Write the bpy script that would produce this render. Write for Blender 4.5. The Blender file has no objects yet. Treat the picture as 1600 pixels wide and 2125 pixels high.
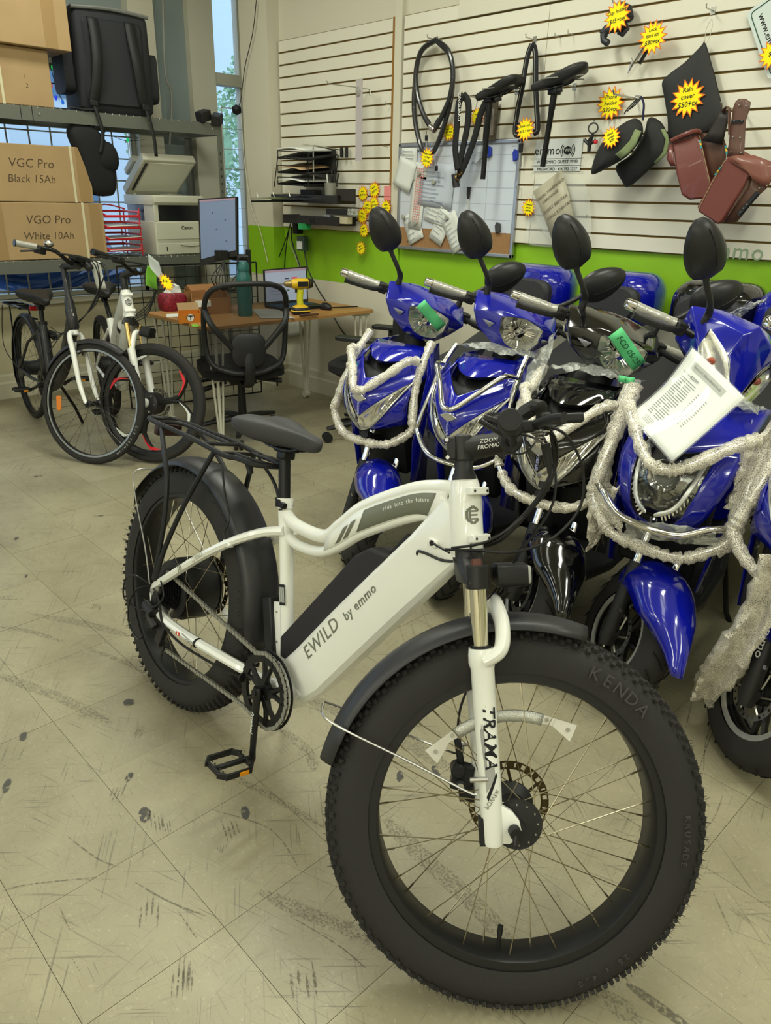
import bpy, bmesh, math, random
from mathutils import Vector, Matrix
D = bpy.data; S = bpy.context.scene; COL = S.collection
rnd = random.Random(7)
PI = math.pi; R = math.radians

# ---------------------------------------------------------------- camera
RW = ((0.691, 0.722, 0.022), (0.294, -0.253, -0.922), (-0.66, 0.644, -0.387))   # rows: image right, image down, forward
FPX, CX, CY = 1555.0, 800.0, 1062.5
CAM = Vector((0, 0, 1.438))
rx = Vector(RW[0]).normalized(); fw = Vector(RW[2]); fw = (fw - rx*fw.dot(rx)).normalized(); dn = fw.cross(rx)
cd = D.cameras.new('camera'); cam = D.objects.new('camera', cd); COL.objects.link(cam); S.camera = cam
cd.sensor_fit = 'VERTICAL'; cd.sensor_height = 36; cd.lens = FPX/2125*36; cd.clip_start = .02; cd.clip_end = 200
up = -dn; bk = -fw
cam.matrix_world = Matrix(((rx.x, up.x, bk.x, CAM.x), (rx.y, up.y, bk.y, CAM.y), (rx.z, up.z, bk.z, CAM.z), (0, 0, 0, 1)))
def at(px, py, axis, val):
    "point of the room on the plane axis=val behind a pixel of the photograph"
    d = rx*((px-CX)/FPX) + dn*((py-CY)/FPX) + fw
    return CAM + d*((val-CAM[axis])/d[axis])

# ---------------------------------------------------------------- sky, lights, exposure
w = D.worlds.new('sky'); S.world = w; w.use_nodes = True
wn = w.node_tree; wn.nodes.clear()
o_ = wn.nodes.new('ShaderNodeOutputWorld'); b_ = wn.nodes.new('ShaderNodeBackground')
b_.inputs[0].default_value = (0.55, 0.76, 1.0, 1); b_.inputs[1].default_value = 1.7
wn.links.new(b_.outputs[0], o_.inputs[0])
S.view_settings.view_transform = 'Standard'; S.view_settings.look = 'None'
S.view_settings.gamma = 1; S.view_settings.use_curve_mapping = False
S.view_settings.exposure = 0.08
LAMP_POS = [(x, y) for y in (-4.2, -2.55, -0.9, 0.55, 1.95) for x in (-4.6, -2.7, -0.8, 1.1, 3.0)]  # unseen rows behind the camera are added as fill for upright surfaces
CEIL = 3.35
for i, (x, y) in enumerate(LAMP_POS):
    ld = D.lights.new('tube_light', 'AREA'); ld.shape = 'RECTANGLE'; ld.size = .36; ld.size_y = 1.2
    ld.energy = (36 if y < -3 else 24 if y < -2 else 4) if y < 1 else {-4.6: 22, -2.7: 42, -.8: 36, 1.1: 34, 3.0: 22}[x]
    if y < 1 and x < -4: ld.energy *= .5
    ld.color = (.98, 1.0, .86)
    lo = D.objects.new('tube_light', ld); COL.objects.link(lo); lo.location = (x, y, CEIL-.09)
# the two window openings guide the sampling of the sky (portals give no light of their own)
for (y0, y1, z0, z1) in ((3.72, 3.98, .8, 3.1), (-1.5, 3.0, .7, 2.24)):
    ld = D.lights.new('sky_portal', 'AREA'); ld.shape = 'RECTANGLE'; ld.size = z1-z0; ld.size_y = y1-y0
    ld.cycles.is_portal = True
    lo = D.objects.new('sky_portal', ld); COL.objects.link(lo); lo.location = (-5.93, (y0+y1)/2, (z0+z1)/2)
    lo.rotation_euler = (0, -PI/2, 0)

# ---------------------------------------------------------------- materials
def lin(c):
    if isinstance(c, str): c = tuple(int(c[i:i+2], 16)/255 for i in (0, 2, 4))
    return tuple((v/12.92 if v <= .04045 else ((v+.055)/1.055)**2.4) for v in c)+(1,)
MATS = {}
def mat(name, c, rough=.5, metal=0., coat=0., bump=0., bscale=200., var=0., vscale=8., trans=0., ior=1.45, emit=0., spec=.5, alpha=1., aniso=None):
    if name in MATS: return MATS[name]
    m = D.materials.new(name); m.use_nodes = True; MATS[name] = m
    n = m.node_tree; p = n.nodes['Principled BSDF']
    p.inputs['Base Color'].default_value = lin(c); p.inputs['Roughness'].default_value = rough
    p.inputs['Metallic'].default_value = metal; p.inputs['Coat Weight'].default_value = coat
    p.inputs['Coat Roughness'].default_value = .03
    p.inputs['Transmission Weight'].default_value = trans; p.inputs['IOR'].default_value = ior
    p.inputs['Specular IOR Level'].default_value = spec; p.inputs['Alpha'].default_value = alpha
    if emit: p.inputs['Emission Color'].default_value = lin(c); p.inputs['Emission Strength'].default_value = emit
    if bump or var:
        tc = n.nodes.new('ShaderNodeTexCoord')
    if bump:
        t = n.nodes.new('ShaderNodeTexNoise'); t.inputs['Scale'].default_value = bscale; t.inputs['Detail'].default_value = 3
        n.links.new(tc.outputs['Object'], t.inputs['Vector'])
        b = n.nodes.new('ShaderNodeBump'); b.inputs['Strength'].default_value = bump; b.inputs['Distance'].default_value = .002
        n.links.new(t.outputs['Fac'], b.inputs['Height']); n.links.new(b.outputs[0], p.inputs['Normal'])
    if var:
        t = n.nodes.new('ShaderNodeTexNoise'); t.inputs['Scale'].default_value = vscale; t.inputs['Detail'].default_value = 4
        n.links.new(tc.outputs['Object'], t.inputs['Vector'])
        h = n.nodes.new('ShaderNodeHueSaturation'); h.inputs['Color'].default_value = lin(c)
        mr = n.nodes.new('ShaderNodeMapRange'); mr.inputs[1].default_value = .3; mr.inputs[2].default_value = .7
        mr.inputs[3].default_value = 1-var; mr.inputs[4].default_value = 1+var
        n.links.new(t.outputs['Fac'], mr.inputs[0]); n.links.new(mr.outputs[0], h.inputs['Value']); n.links.new(h.outputs[0], p.inputs['Base Color'])
    return m
WHITE = mat('white_paint', 'e8e9e2', .28, coat=.5)
RUBBER = mat('tyre_rubber', '2c2b2a', .75, bump=.25, bscale=260, spec=.3)
BLACKM = mat('matte_black', '1d1d1e', .5, bump=.1, bscale=400)
BLACKP = mat('black_plastic', '1b1b1c', .42, spec=.4)
BLACKS = mat('satin_black_metal', '141415', .35, metal=.3)
CHROME = mat('chrome', 'e8e6e2', .09, metal=1.)
STEEL = mat('brushed_steel', 'c0bfba', .3, metal=1.)
SPOKE = mat('spoke_steel', 'a39a82', .3, metal=1.)
BLUE = mat('blue_gloss_paint', '0c169a', .15, coat=1., spec=.6)
BLACKG = mat('gloss_black_paint', '08080a', .12, coat=1.)
GREY = mat('decal_grey', '6f7264', .5)
PAPER = mat('paper_white', 'd4d7d0', .75)
YELLOW = mat('star_yellow', 'f7e600', .7)
ORANGE = mat('star_edge_orange', 'e0731a', .7)
INK = mat('ink_black', '151518', .8)

# ---------------------------------------------------------------- mesh helpers
def V3(p): return Vector(p)
class MB:
    def __init__(s): s.v = []; s.f = []; s.mi = []; s.cur = 0
    def add(s, vs, fs, Mx=None):
        o = len(s.v)
        for v in vs: s.v.append(tuple(Mx @ Vector(v)) if Mx is not None else tuple(v))
        for f in fs: s.f.append(tuple(i+o for i in f)); s.mi.append(s.cur)
        return s
    def box(s, c, d, Mx=None, taper=None):
        x, y, z = (a/2 for a in d); c = Vector(c); tx, ty = taper or (1, 1)
        vs = [Vector((sx*x*(tx if sz > 0 else 1), sy*y*(ty if sz > 0 else 1), sz*z)) for sz in (-1, 1) for sy in (-1, 1) for sx in (-1, 1)]
        T = Matrix.Translation(c) @ (Mx.to_4x4() if Mx is not None else Matrix.Identity(4))
        return s.add(vs, [(0, 2, 3, 1), (4, 5, 7, 6), (0, 1, 5, 4), (2, 6, 7, 3), (0, 4, 6, 2), (1, 3, 7, 5)], T)
    def tube(s, pts, r, n=10, closed=False, flat=1., caps=True, upv=None):
        pts = [Vector(p) for p in pts]; N = len(pts)
        rs = r if isinstance(r, (list, tuple)) else [r]*N
        tan = []
        for i in range(N):
            a = pts[(i-1) % N] if (closed or i > 0) else pts[i]
            b = pts[(i+1) % N] if (closed or i < N-1) else pts[i]
            d = b-a
            tan.append(d.normalized() if d.length > 1e-9 else Vector((0, 0, 1)))
        u = Vector(upv) if upv is not None else Vector((0, 0, 1))
        if abs(u.dot(tan[0])) > .95: u = Vector((1, 0, 0))
        u = (u-tan[0]*u.dot(tan[0])).normalized(); rings = []
        for i in range(N):
            if upv is not None:
                u2 = Vector(upv)-tan[i]*Vector(upv).dot(tan[i])
                if u2.length > .05: u = u2.normalized()
            else:
                u = (u-tan[i]*u.dot(tan[i])).normalized()
            w_ = tan[i].cross(u)
            rings.append([pts[i]+(u*math.cos(2*PI*k/n)*flat+w_*math.sin(2*PI*k/n))*rs[i] for k in range(n)])
        return s.loft(rings, closed, caps)
    def loft(s, rings, closed=False, caps=True):
        n = len(rings[0]); vs = [p for q in rings for p in q]; fs = []
        N = len(rings)
        for i in range(N if closed else N-1):
            for k in range(n):
                a = i*n+k; b = i*n+(k+1) % n; c = ((i+1) % N)*n+(k+1) % n; d = ((i+1) % N)*n+k
                fs.append((a, b, c, d))
        if caps and not closed: fs += [tuple(range(n-1, -1, -1)), tuple((N-1)*n+k for k in range(n))]
        return s.add(vs, fs)
    def grid(s, rows):
        m = len(rows[0]); vs = [p for q in rows for p in q]
        return s.add(vs, [(i*m+k, i*m+k+1, (i+1)*m+k+1, (i+1)*m+k) for i in range(len(rows)-1) for k in range(m-1)])
    def lathe(s, prof, o=(0, 0, 0), ax=(0, 0, 1), n=24, closed=False, a0=0, a1=2*PI):
        ax = Vector(ax).normalized(); t = Vector((1, 0, 0)) if abs(ax.x) < .9 else Vector((0, 1, 0))
        u = (t-ax*t.dot(ax)).normalized(); w_ = ax.cross(u); o = Vector(o)
        full = abs(a1-a0-2*PI) < 1e-6; m = n if full else n+1
        rings = [[o+ax*z+(u*math.cos(a0+(a1-a0)*k/n)+w_*math.sin(a0+(a1-a0)*k/n))*r for k in range(m)] for (r, z) in prof]
        vs = [p for q in rings for p in q]; fs = []; P_ = len(prof)
        for i in range(P_ if closed else P_-1):
            for k in range(m if full else m-1):
                a = i*m+k; b = i*m+(k+1) % m; c = ((i+1) % P_)*m+(k+1) % m; d = ((i+1) % P_)*m+k
                fs.append((a, b, c, d))
        return s.add(vs, fs)
    def disc(s, o, ax, r, t, n=20): return s.lathe([(0.0001, -t/2), (r, -t/2), (r, t/2), (0.0001, t/2)], o, ax, n)
    def prism(s, poly, t, o=(0, 0, 0), ex=(1, 0, 0), ey=(0, 0, 1)):
        ex = Vector(ex); ey = Vector(ey); o = Vector(o); nz = ex.cross(ey).normalized(); n = len(poly)
        a = [o+ex*x+ey*y-nz*t/2 for x, y in poly]; b = [p+nz*t for p in a]
        return s.add(a+b, [tuple(range(n-1, -1, -1)), tuple(range(n, 2*n))]+[(k, (k+1) % n, n+(k+1) % n, n+k) for k in range(n)])
    def sphere(s, c, r, n=12, sc=(1, 1, 1), Mx=None):
        vs = []; fs = []; m = n//2
        for i in range(m+1):
            for k in range(n):
                a = PI*i/m; b = 2*PI*k/n
                q = Vector((math.sin(a)*math.cos(b)*sc[0], math.sin(a)*math.sin(b)*sc[1], math.cos(a)*sc[2]))*r
                vs.append((Mx @ q if Mx is not None else q)+Vector(c))
        for i in range(m):
            for k in range(n): fs.append((i*n+k, (i+1)*n+k, (i+1)*n+(k+1) % n, i*n+(k+1) % n))
        return s.add(vs, fs)
    def obj(s, name, m, parent=None, mx=None, bevel=0, sub=0, smooth=True, solid=0, ang=35, seg=2, weld=False):
        me = D.meshes.new(name); me.from_pydata(s.v, [], s.f)
        if any(s.mi): me.polygons.foreach_set('material_index', s.mi)
        bm = bmesh.new(); bm.from_mesh(me)
        bmesh.ops.remove_doubles(bm, verts=bm.verts, dist=1e-6 if not weld else 1e-4)
        if not solid: bmesh.ops.recalc_face_normals(bm, faces=bm.faces)
        bm.to_mesh(me); bm.free()
        ms = m if isinstance(m, (list, tuple)) else [m]
        for q in ms: me.materials.append(q)
        o = D.objects.new(name, me); COL.objects.link(o)
        if smooth:
            me.shade_smooth()
            if not sub: me.set_sharp_from_angle(angle=R(ang))
        if solid: q = o.modifiers.new('thickness', 'SOLIDIFY'); q.thickness = solid; q.offset = 0
        if bevel: q = o.modifiers.new('bevel', 'BEVEL'); q.width = bevel; q.segments = seg; q.limit_method = 'ANGLE'; q.angle_limit = R(40)
        if sub: q = o.modifiers.new('subdivision', 'SUBSURF'); q.levels = sub; q.render_levels = sub
        if parent is not None: o.parent = parent
        if mx is not None: o.matrix_local = mx
        return o
def sp(pts, n=6, closed=False):
    "Catmull-Rom curve through the points (tuples of any length)"
    P_ = [Vector(p) for p in pts]; out = []; N = len(P_)
    for i in range(N if closed else N-1):
        g = (lambda k: P_[k % N]) if closed else (lambda k: P_[max(0, min(N-1, k))])
        a, b, c, d = g(i-1), g(i), g(i+1), g(i+2)
        for j in range(n):
            t = j/n
            out.append(.5*((2*b)+(c-a)*t+(2*a-5*b+4*c-d)*t*t+(3*b-a-3*c+d)*t**3))
    if not closed: out.append(P_[-1])
    return out
def rr(w_, h, r, n=4):
    "rounded rectangle outline"
    out = []
    for cx_, cy_, a in ((w_/2-r, h/2-r, 0), (-w_/2+r, h/2-r, 90), (-w_/2+r, -h/2+r, 180), (w_/2-r, -h/2+r, 270)):
        for k in range(n+1): out.append((cx_+r*math.cos(R(a+90*k/n)), cy_+r*math.sin(R(a+90*k/n))))
    return out
def thing(name, label, cat, mx=None, loc=(0, 0, 0), rz=0, group=None):
    o = D.objects.new(name, None); COL.objects.link(o); o.empty_display_size = .1
    o.matrix_world = mx if mx is not None else Matrix.Translation(loc) @ Matrix.Rotation(rz, 4, 'Z')
    o['label'] = label; o['category'] = cat
    if group: o['group'] = group
    return o
def tag(o, label, cat, group=None):
    o['label'] = label; o['category'] = cat
    if group: o['group'] = group
    return o
def struct(o): o['kind'] = 'structure'; return o
def frameM(o, ex, ey, ez): return Matrix(((ex[0], ey[0], ez[0], o[0]), (ex[1], ey[1], ez[1], o[1]), (ex[2], ey[2], ez[2], o[2]), (0, 0, 0, 1)))
def text(name, s, size, m, parent, mx, depth=.0006, align='CENTER', space=1.0, shear=0., offset=0., lsp=1.0):
    c = D.curves.new(name, 'FONT'); c.body = s; c.size = size; c.extrude = depth; c.align_x = align; c.align_y = 'CENTER'
    c.space_character = space; c.shear = shear; c.offset = offset; c.space_line = lsp; c.resolution_u = 2
    t = D.objects.new('tmp', c); COL.objects.link(t); bpy.context.view_layer.update()
    me = D.meshes.new_from_object(t.evaluated_get(bpy.context.evaluated_depsgraph_get()))
    D.objects.remove(t); D.curves.remove(c); me.materials.clear(); me.materials.append(m); me.name = name
    o = D.objects.new(name, me); COL.objects.link(o)
    if parent is not None: o.parent = parent
    o.matrix_local = mx
    return o
def copy_tree(o, parent=None, skip=()):
    c = o.copy(); COL.objects.link(c)
    if parent is not None: c.parent = parent; c.matrix_local = o.matrix_local.copy()
    for ch in list(o.children):
        if ch.get('skipcopy'): continue
        copy_tree(ch, c)
    return c
# ================================================================ THE ROOM
WX, WY = -5.87, 3.69          # left (window) wall, back (slat) wall
XR, YF = 4.6, -5.4
# ---- floor: real 12 inch vinyl tiles
def floor_mat():
    m = D.materials.new('vinyl_tile'); m.use_nodes = True; n = m.node_tree; p = n.nodes['Principled BSDF']; L = n.links.new
    g = n.nodes.new('ShaderNodeNewGeometry'); oi = n.nodes.new('ShaderNodeObjectInfo')
    def noise(sc, det=4, rough=.6, vec=None, dist=0):
        t = n.nodes.new('ShaderNodeTexNoise'); t.inputs['Scale'].default_value = sc; t.inputs['Detail'].default_value = det
        t.inputs['Roughness'].default_value = rough; t.inputs['Distortion'].default_value = dist; L(vec or g.outputs['Position'], t.inputs['Vector']); return t.outputs['Fac']
    def ramp(f, stops):
        r = n.nodes.new('ShaderNodeValToRGB'); L(f, r.inputs[0]); e = r.color_ramp.elements
        while len(e) < len(stops): e.new(.5)
        for q, (a, c) in zip(e, stops): q.position = a; q.color = lin(c) if not isinstance(c, (int, float)) else (c, c, c, 1)
        return r.outputs[0]
    def mix(fac, a, b, mode='MIX'):
        x = n.nodes.new('ShaderNodeMix'); x.data_type = 'RGBA'; x.blend_type = mode
        if isinstance(fac, float): x.inputs['Factor'].default_value = fac
        else: L(fac, x.inputs['Factor'])
        for k, q in (('A', a), ('B', b)):
            if isinstance(q, str): [i for i in x.inputs if i.name == k and i.type == 'RGBA'][0].default_value = lin(q)
            else: L(q, [i for i in x.inputs if i.name == k and i.type == 'RGBA'][0])
        return [o for o in x.outputs if o.type == 'RGBA'][0]
    base = ramp(noise(3, 5), [(.3, '9c9477'), (.5, 'a8a083'), (.7, 'b3ab8d')])
    base = mix(ramp(noise(90, 3, .7), [(.60, 0.), (.68, .55)]), base, 'c4bda0')      # pale chips of the vinyl
    base = mix(ramp(noise(55, 4, .7), [(.62, 0.), (.70, .35)]), base, '7a735c')
    base = mix(ramp(noise(2.2, 6, .75), [(.52, 0.), (.75, .45)]), base, '837b66')   # walked-in grime
    # long fine scratches: stretched noise in three directions
    for ang, sc, lo_, k in ((.6, 26, .645, .55), (-.35, 30, .65, .5), (1.35, 34, .655, .45), (2.3, 22, .65, .5), (1.9, 60, .65, .42), (.1, 70, .65, .42)):
        m0 = n.nodes.new('ShaderNodeMapping'); m0.inputs['Rotation'].default_value = (0, 0, ang); L(g.outputs['Position'], m0.inputs['Vector'])
        mp = n.nodes.new('ShaderNodeMapping'); mp.inputs['Scale'].default_value = (1.6, 55, 1)
        L(m0.outputs[0], mp.inputs['Vector'])
        f = noise(sc/9, 2, .5, mp.outputs[0], .35)
        msk = noise(3.1+ang, 2)
        mm = n.nodes.new('ShaderNodeMath'); mm.operation = 'MULTIPLY'; L(ramp(f, [(lo_-.01, 0.), (lo_+.03, k)]), mm.inputs[0]); L(ramp(msk, [(.42, 0.), (.6, 1.)]), mm.inputs[1])
        base = mix(mm.outputs[0], base, '5d584b')
    h = n.nodes.new('ShaderNodeHueSaturation'); L(base, h.inputs['Color'])
    mr = n.nodes.new('ShaderNodeMapRange'); L(oi.outputs['Random'], mr.inputs[0]); mr.inputs[3].default_value = .71; mr.inputs[4].default_value = .78
    L(mr.outputs[0], h.inputs['Value']); L(h.outputs[0], p.inputs['Base Color'])
    rr_ = n.nodes.new('ShaderNodeMapRange'); L(noise(8, 5), rr_.inputs[0]); rr_.inputs[3].default_value = .28; rr_.inputs[4].default_value = .55
    L(rr_.outputs[0], p.inputs['Roughness'])
    b = n.nodes.new('ShaderNodeBump'); b.inputs['Strength'].default_value = .25; b.inputs['Distance'].default_value = .001
    L(noise(70, 4), b.inputs['Height']); L(b.outputs[0], p.inputs['Normal'])
    return m
TILE = floor_mat(); GROUT = mat('tile_joint', '4a4434', .9)
fl = MB(); fl.box((-.6, -.7, -.03), (10.9, 10.2, .05)); floor = struct(fl.obj('floor', GROUT, smooth=False))
T_ = .3048; tm = None; cnt = 0
for i in range(-17, 19):
    for j in range(-19, 12):
        x = -1.03+T_*i; y = .25+T_*j; cx_, cy_ = x+T_/2, y+T_/2
        if cx_ < WX-.16 or cx_ > XR or cy_ > WY+.36 or cy_ < YF: continue
        d = Vector((cx_, cy_, 0))-CAM; zc = d.dot(fw)
        u = CX+FPX*d.dot(rx)/max(zc, .01); v = CY+FPX*d.dot(dn)/max(zc, .01)
        if zc < .2 or u < -260 or u > 1860 or v > 2500: continue
        if tm is None:
            o = MB().box((0, 0, -.004), (T_-.0011, T_-.0011, .008)).obj('floor_tile', TILE, floor, bevel=0, smooth=False); tm = o.data
        else:
            o = D.objects.new('floor_tile', tm); COL.objects.link(o); o.parent = floor
        o.location = (cx_, cy_, .0008*rnd.random()-.0008); cnt += 1
rest = MB()
for i in range(-17, 19):
    for j in range(-19, 12):
        x = -1.03+T_*i; y = .25+T_*j; cx_, cy_ = x+T_/2, y+T_/2
        if cx_ < WX-.16 or cx_ > XR or cy_ > WY+.36 or cy_ < YF: continue
        d = Vector((cx_, cy_, 0))-CAM; zc = d.dot(fw)
        u = CX+FPX*d.dot(rx)/max(zc, .01); v = CY+FPX*d.dot(dn)/max(zc, .01)
        if zc < .2 or u < -260 or u > 1860 or v > 2500: rest.box((cx_, cy_, -.005), (T_-.0011, T_-.0011, .008))
o = rest.obj('floor_tile', TILE, floor, smooth=False); o['kind'] = 'stuff'
# ---- scuffs and rubber marks lying on the tiles
def scuff_mat(name, c, sc, lo_, al):
    m = D.materials.new(name); m.use_nodes = True; n = m.node_tree; p = n.nodes['Principled BSDF']; L = n.links.new
    p.inputs['Base Color'].default_value = lin(c); p.inputs['Roughness'].default_value = .7
    g = n.nodes.new('ShaderNodeNewGeometry'); t = n.nodes.new('ShaderNodeTexNoise'); t.inputs['Scale'].default_value = sc; t.inputs['Detail'].default_value = 5
    L(g.outputs['Position'], t.inputs['Vector']); r = n.nodes.new('ShaderNodeMapRange'); r.inputs[1].default_value = lo_; r.inputs[2].default_value = lo_+.12
    r.inputs[4].default_value = al; L(t.outputs['Fac'], r.inputs[0]); L(r.outputs[0], p.inputs['Alpha']); return m
SC1 = scuff_mat('dark_scuff', '4b4a47', 60, .36, .85); SC2 = scuff_mat('rubber_track', '6e6a59', 190, .47, .42); SC3 = scuff_mat('grey_smear', '625e50', 130, .40, .6)
def blob(px, py, L_, W_, ang, m, streak=False):
    c = at(px, py, 2, .0014); b = MB(); n_ = 14
    # ang: direction of the long side in the floor plane
    ex = Vector((math.cos(ang), math.sin(ang), 0)); ey = Vector((-math.sin(ang), math.cos(ang), 0))
    if streak:
        for k in range(4):
            off = ey*(k-1.5)*W_*.3+ex*rnd.uniform(-.2, .2)*L_; l2 = L_*rnd.uniform(.5, 1)
            b.add([c+off-ex*l2/2, c+off-ey*W_*.07, c+off+ex*l2/2, c+off+ey*W_*.07], [(0, 1, 2, 3)])
    else:
        b.add([c+ex*math.cos(2*PI*k/n_)*L_/2*rnd.uniform(.85, 1.1)+ey*math.sin(2*PI*k/n_)*W_/2*rnd.uniform(.8, 1.1) for k in range(n_)], [tuple(range(n_))])
    o = b.obj('scuff_mark', m, floor, smooth=False)
    return o
for px, py, L_, W_, a, st in [(267, 1457, .036, .034, 0, 0), (48, 1528, .04, .022, 2.6, 0), (14, 1630, .05, .02, 2.6, 0), (268, 1612, .04, .018, 2.3, 0), (245, 1640, .07, .03, 2.4, 1),
                              (300, 1690, .055, .03, 2.7, 0), (325, 1700, .12, .03, 2.75, 1), (345, 1715, .1, .02, 2.75, 1), (509, 1686, .045, .022, 2.7, 0), (478, 1716, .09, .035, 2.8, 1), (460, 1760, .03, .02, 2.4, 1), (376, 2025, .09, .035, 2.55, 1),
                              (385, 2020, .1, .03, 2.55, 1), (630, 2045, .09, .05, 2.6, 1), (310, 1890, .08, .04, 2.6, 1), (288, 1520, .06, .02, 2.3, 1), (34, 1117, .035, .02, 2.6, 0), (205, 1070, .05, .01, 1, 0), (15, 1240, .12, .03, .9, 1), (200, 1260, .06, .03, 2.5, 1),
                              (54, 1195, .03, .012, 2.6, 0), (80, 988, .05, .015, 1, 0), (905, 1600, .045, .022, 2.7, 0), (170, 1485, .04, .02, 2.4, 1), (500, 1560, .04, .02, 2.4, 1), (830, 1610, .04, .02, 2.3, 0), (1540, 1900, .09, .01, 3.0, 1)]:
    blob(px, py, L_, W_, a+PI/2*0, SC1 if not st else SC3, st)
def track(pts, w_, m):
    P_ = sp([at(px, py, 2, .0012) for px, py in pts], 6); b = MB(); rows = []
    for i, q in enumerate(P_):
        t = (P_[min(i+1, len(P_)-1)]-P_[max(i-1, 0)]).normalized(); s_ = Vector((-t.y, t.x, 0)); f = w_*(.35+.65*min(1, min(i, len(P_)-1-i)/3))
        rows.append([q-s_*f/2, q+s_*f/2])
    b.grid(rows).obj('tyre_track', m, floor, smooth=False)
track([(760, 1480), (850, 1540), (940, 1600)], .05, SC2); track([(620, 1440), (690, 1470), (760, 1520)], .04, SC2)
track([(430, 1590), (540, 1640), (680, 1720)], .02, SC2); track([(540, 1850), (640, 1895), (730, 1930), (860, 1990)], .035, SC2)
track([(800, 1700), (880, 1780), (990, 1880), (1060, 1960)], .045, SC2); track([(0, 1400), (50, 1420), (130, 1450), (230, 1500)], .035, SC2)
track([(0, 1300), (60, 1310), (130, 1330)], .02, SC2); track([(70, 1275), (180, 1295), (270, 1320)], .035, SC2); track([(180, 1345), (250, 1370), (300, 1395)], .02, SC2)
track([(1300, 2040), (1370, 2090), (1440, 2140)], .02, SC3); track([(1250, 2060), (1330, 2125)], .05, SC2); track([(570, 1500), (640, 1560), (650, 1600)], .03, SC2)
def scratch(pts, m=SC3, w_=.0022): track(pts, w_, m)
for q in [[(0, 1850), (60, 1835), (200, 1820)], [(140, 1735), (200, 1780), (250, 1800)], [(280, 1830), (350, 1870), (440, 1905)], [(370, 1890), (410, 1950)], [(125, 1885), (145, 1930)], [(150, 1990), (165, 2015)], [(480, 1340), (560, 1350), (640, 1370)],
          [(650, 1230), (700, 1250), (730, 1245)], [(790, 1190), (870, 1215), (910, 1230)], [(600, 1900), (700, 1960), (760, 2010)], [(440, 1680), (560, 1720), (620, 1800)], [(1500, 1650), (1480, 1700), (1440, 1740)], [(1480, 1850), (1520, 1940)], [(700, 1170), (800, 1130), (900, 1110)],
          [(1500, 1470), (1470, 1540), (1450, 1600)], [(1440, 1440), (1420, 1520), (1400, 1580)], [(1520, 1440), (1470, 1520), (1460, 1600)]]: scratch(q, w_=.003)

# ---- walls
WALL = mat('wall_cream', 'cbc7b4', .6, bump=.08, bscale=60); WALLB = mat('wall_beige_low', 'b9b294', .6, bump=.08, bscale=60)
WALLG = mat('wall_lime_green', '86b81c', .55, bump=.05, bscale=60); FRAMEW = mat('window_frame_cream', 'bfbcaa', .5)
def wall(name, boxes, mats):
    b = MB()
    for k, c, d in boxes: b.cur = k; n0 = len(b.f); b.box(c, d)
    return struct(b.obj(name, mats, smooth=False))
bx = lambda x0, x1, y0, y1, z0, z1: (((x0+x1)/2, (y0+y1)/2, (z0+z1)/2), (x1-x0, y1-y0, z1-z0))
wall('wall_back', [(0,)+bx(-4.98, XR, WY, WY+.1, 0, .86), (1,)+bx(-4.98, XR, WY, WY+.1, .86, 1.215), (2,)+bx(-4.98, XR, WY, WY+.1, 1.215, CEIL)], [WALL, WALLG, WALL])
wall('wall_corner', [(0,)+bx(-5.3, -4.965, 3.584, 3.79, 0, .86), (1,)+bx(-5.3, -4.965, 3.584, 3.79, .86, 1.215), (0,)+bx(-5.3, -4.965, 3.584, 3.79, 1.215, CEIL), (0,)+bx(-5.9, -5.29, 4.03, 4.13, 0, CEIL), (0,)+bx(-5.3, -5.2, 3.79, 4.13, 0, CEIL)], [WALL, WALLG])
wall('wall_left', [(0,)+bx(WX-.12, WX, YF, 3.72, 0, .70), (1,)+bx(WX-.12, WX+.02, YF, 3.05, 2.235, 2.31), (2,)+bx(WX-.10, WX-.04, YF, 3.05, 2.31, CEIL),
                   (3,)+bx(WX-.12, WX+.05, 3.0, 3.2, .7, CEIL), (2,)+bx(WX-.10, WX-.04, 3.2, 3.5, .7, CEIL), (3,)+bx(WX-.12, WX+.02, 3.5, 3.715, .7, CEIL),
                   (0,)+bx(WX-.12, WX, 3.72, 4.1, 0, .74), (3,)+bx(WX-.12, WX+.02, 3.985, 4.04, .7, CEIL)],
     [WALLB, FRAMEW, mat('spandrel_grey', '8b9796', .35, spec=.4), WALL])
wall('wall_right', [(0,)+bx(XR, XR+.1, YF, WY, 0, CEIL)], [WALL]); wall('wall_front', [(0,)+bx(WX, XR, YF-.1, YF, 0, CEIL)], [WALL])
wall('ceiling', [(0,)+bx(WX-.2, XR+.1, YF-.1, 4.2, CEIL, CEIL+.08)], [mat('ceiling_tile', 'd0cdbd', .8)])
for (x, y) in LAMP_POS:
    t = thing('ceiling_light', 'long white fluorescent light fitting on the unseen ceiling, grid extended for fill light', 'ceiling light', loc=(x, y, CEIL), group='fluorescent ceiling lights')
    MB().box((0, 0, -.03), (.46, 1.28, .06), taper=None).obj('housing', mat('lamp_housing', 'dddcd2', .5), t, bevel=.008)
# skirting
SK = mat('skirting_cream', 'c3bfa9', .5)
def skirt(name, p0, p1, nrm):
    p0 = Vector(p0+(0,)); p1 = Vector(p1+(0,)); nv = Vector(nrm+(0,)); b = MB()
    prof = [(0, 0), (.022, 0), (.022, .11), (.014, .125), (.014, .165), (.007, .18), (0, .18)]
    b.loft([[p+nv*a+Vector((0, 0, z)) for a, z in prof] for p in (p0, p1)])
    return struct(b.obj(name, SK, smooth=False))
skirt('baseboard_back', (-4.965, WY), (XR, WY), (0, -1)); skirt('baseboard_corner', (-5.3, 3.584), (-4.943, 3.584), (0, -1)); skirt('baseboard_corner_side', (-4.965, 3.562), (-4.965, WY), (1, 0)); skirt('baseboard_left', (WX, YF), (WX, 3.72), (1, 0))
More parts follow.
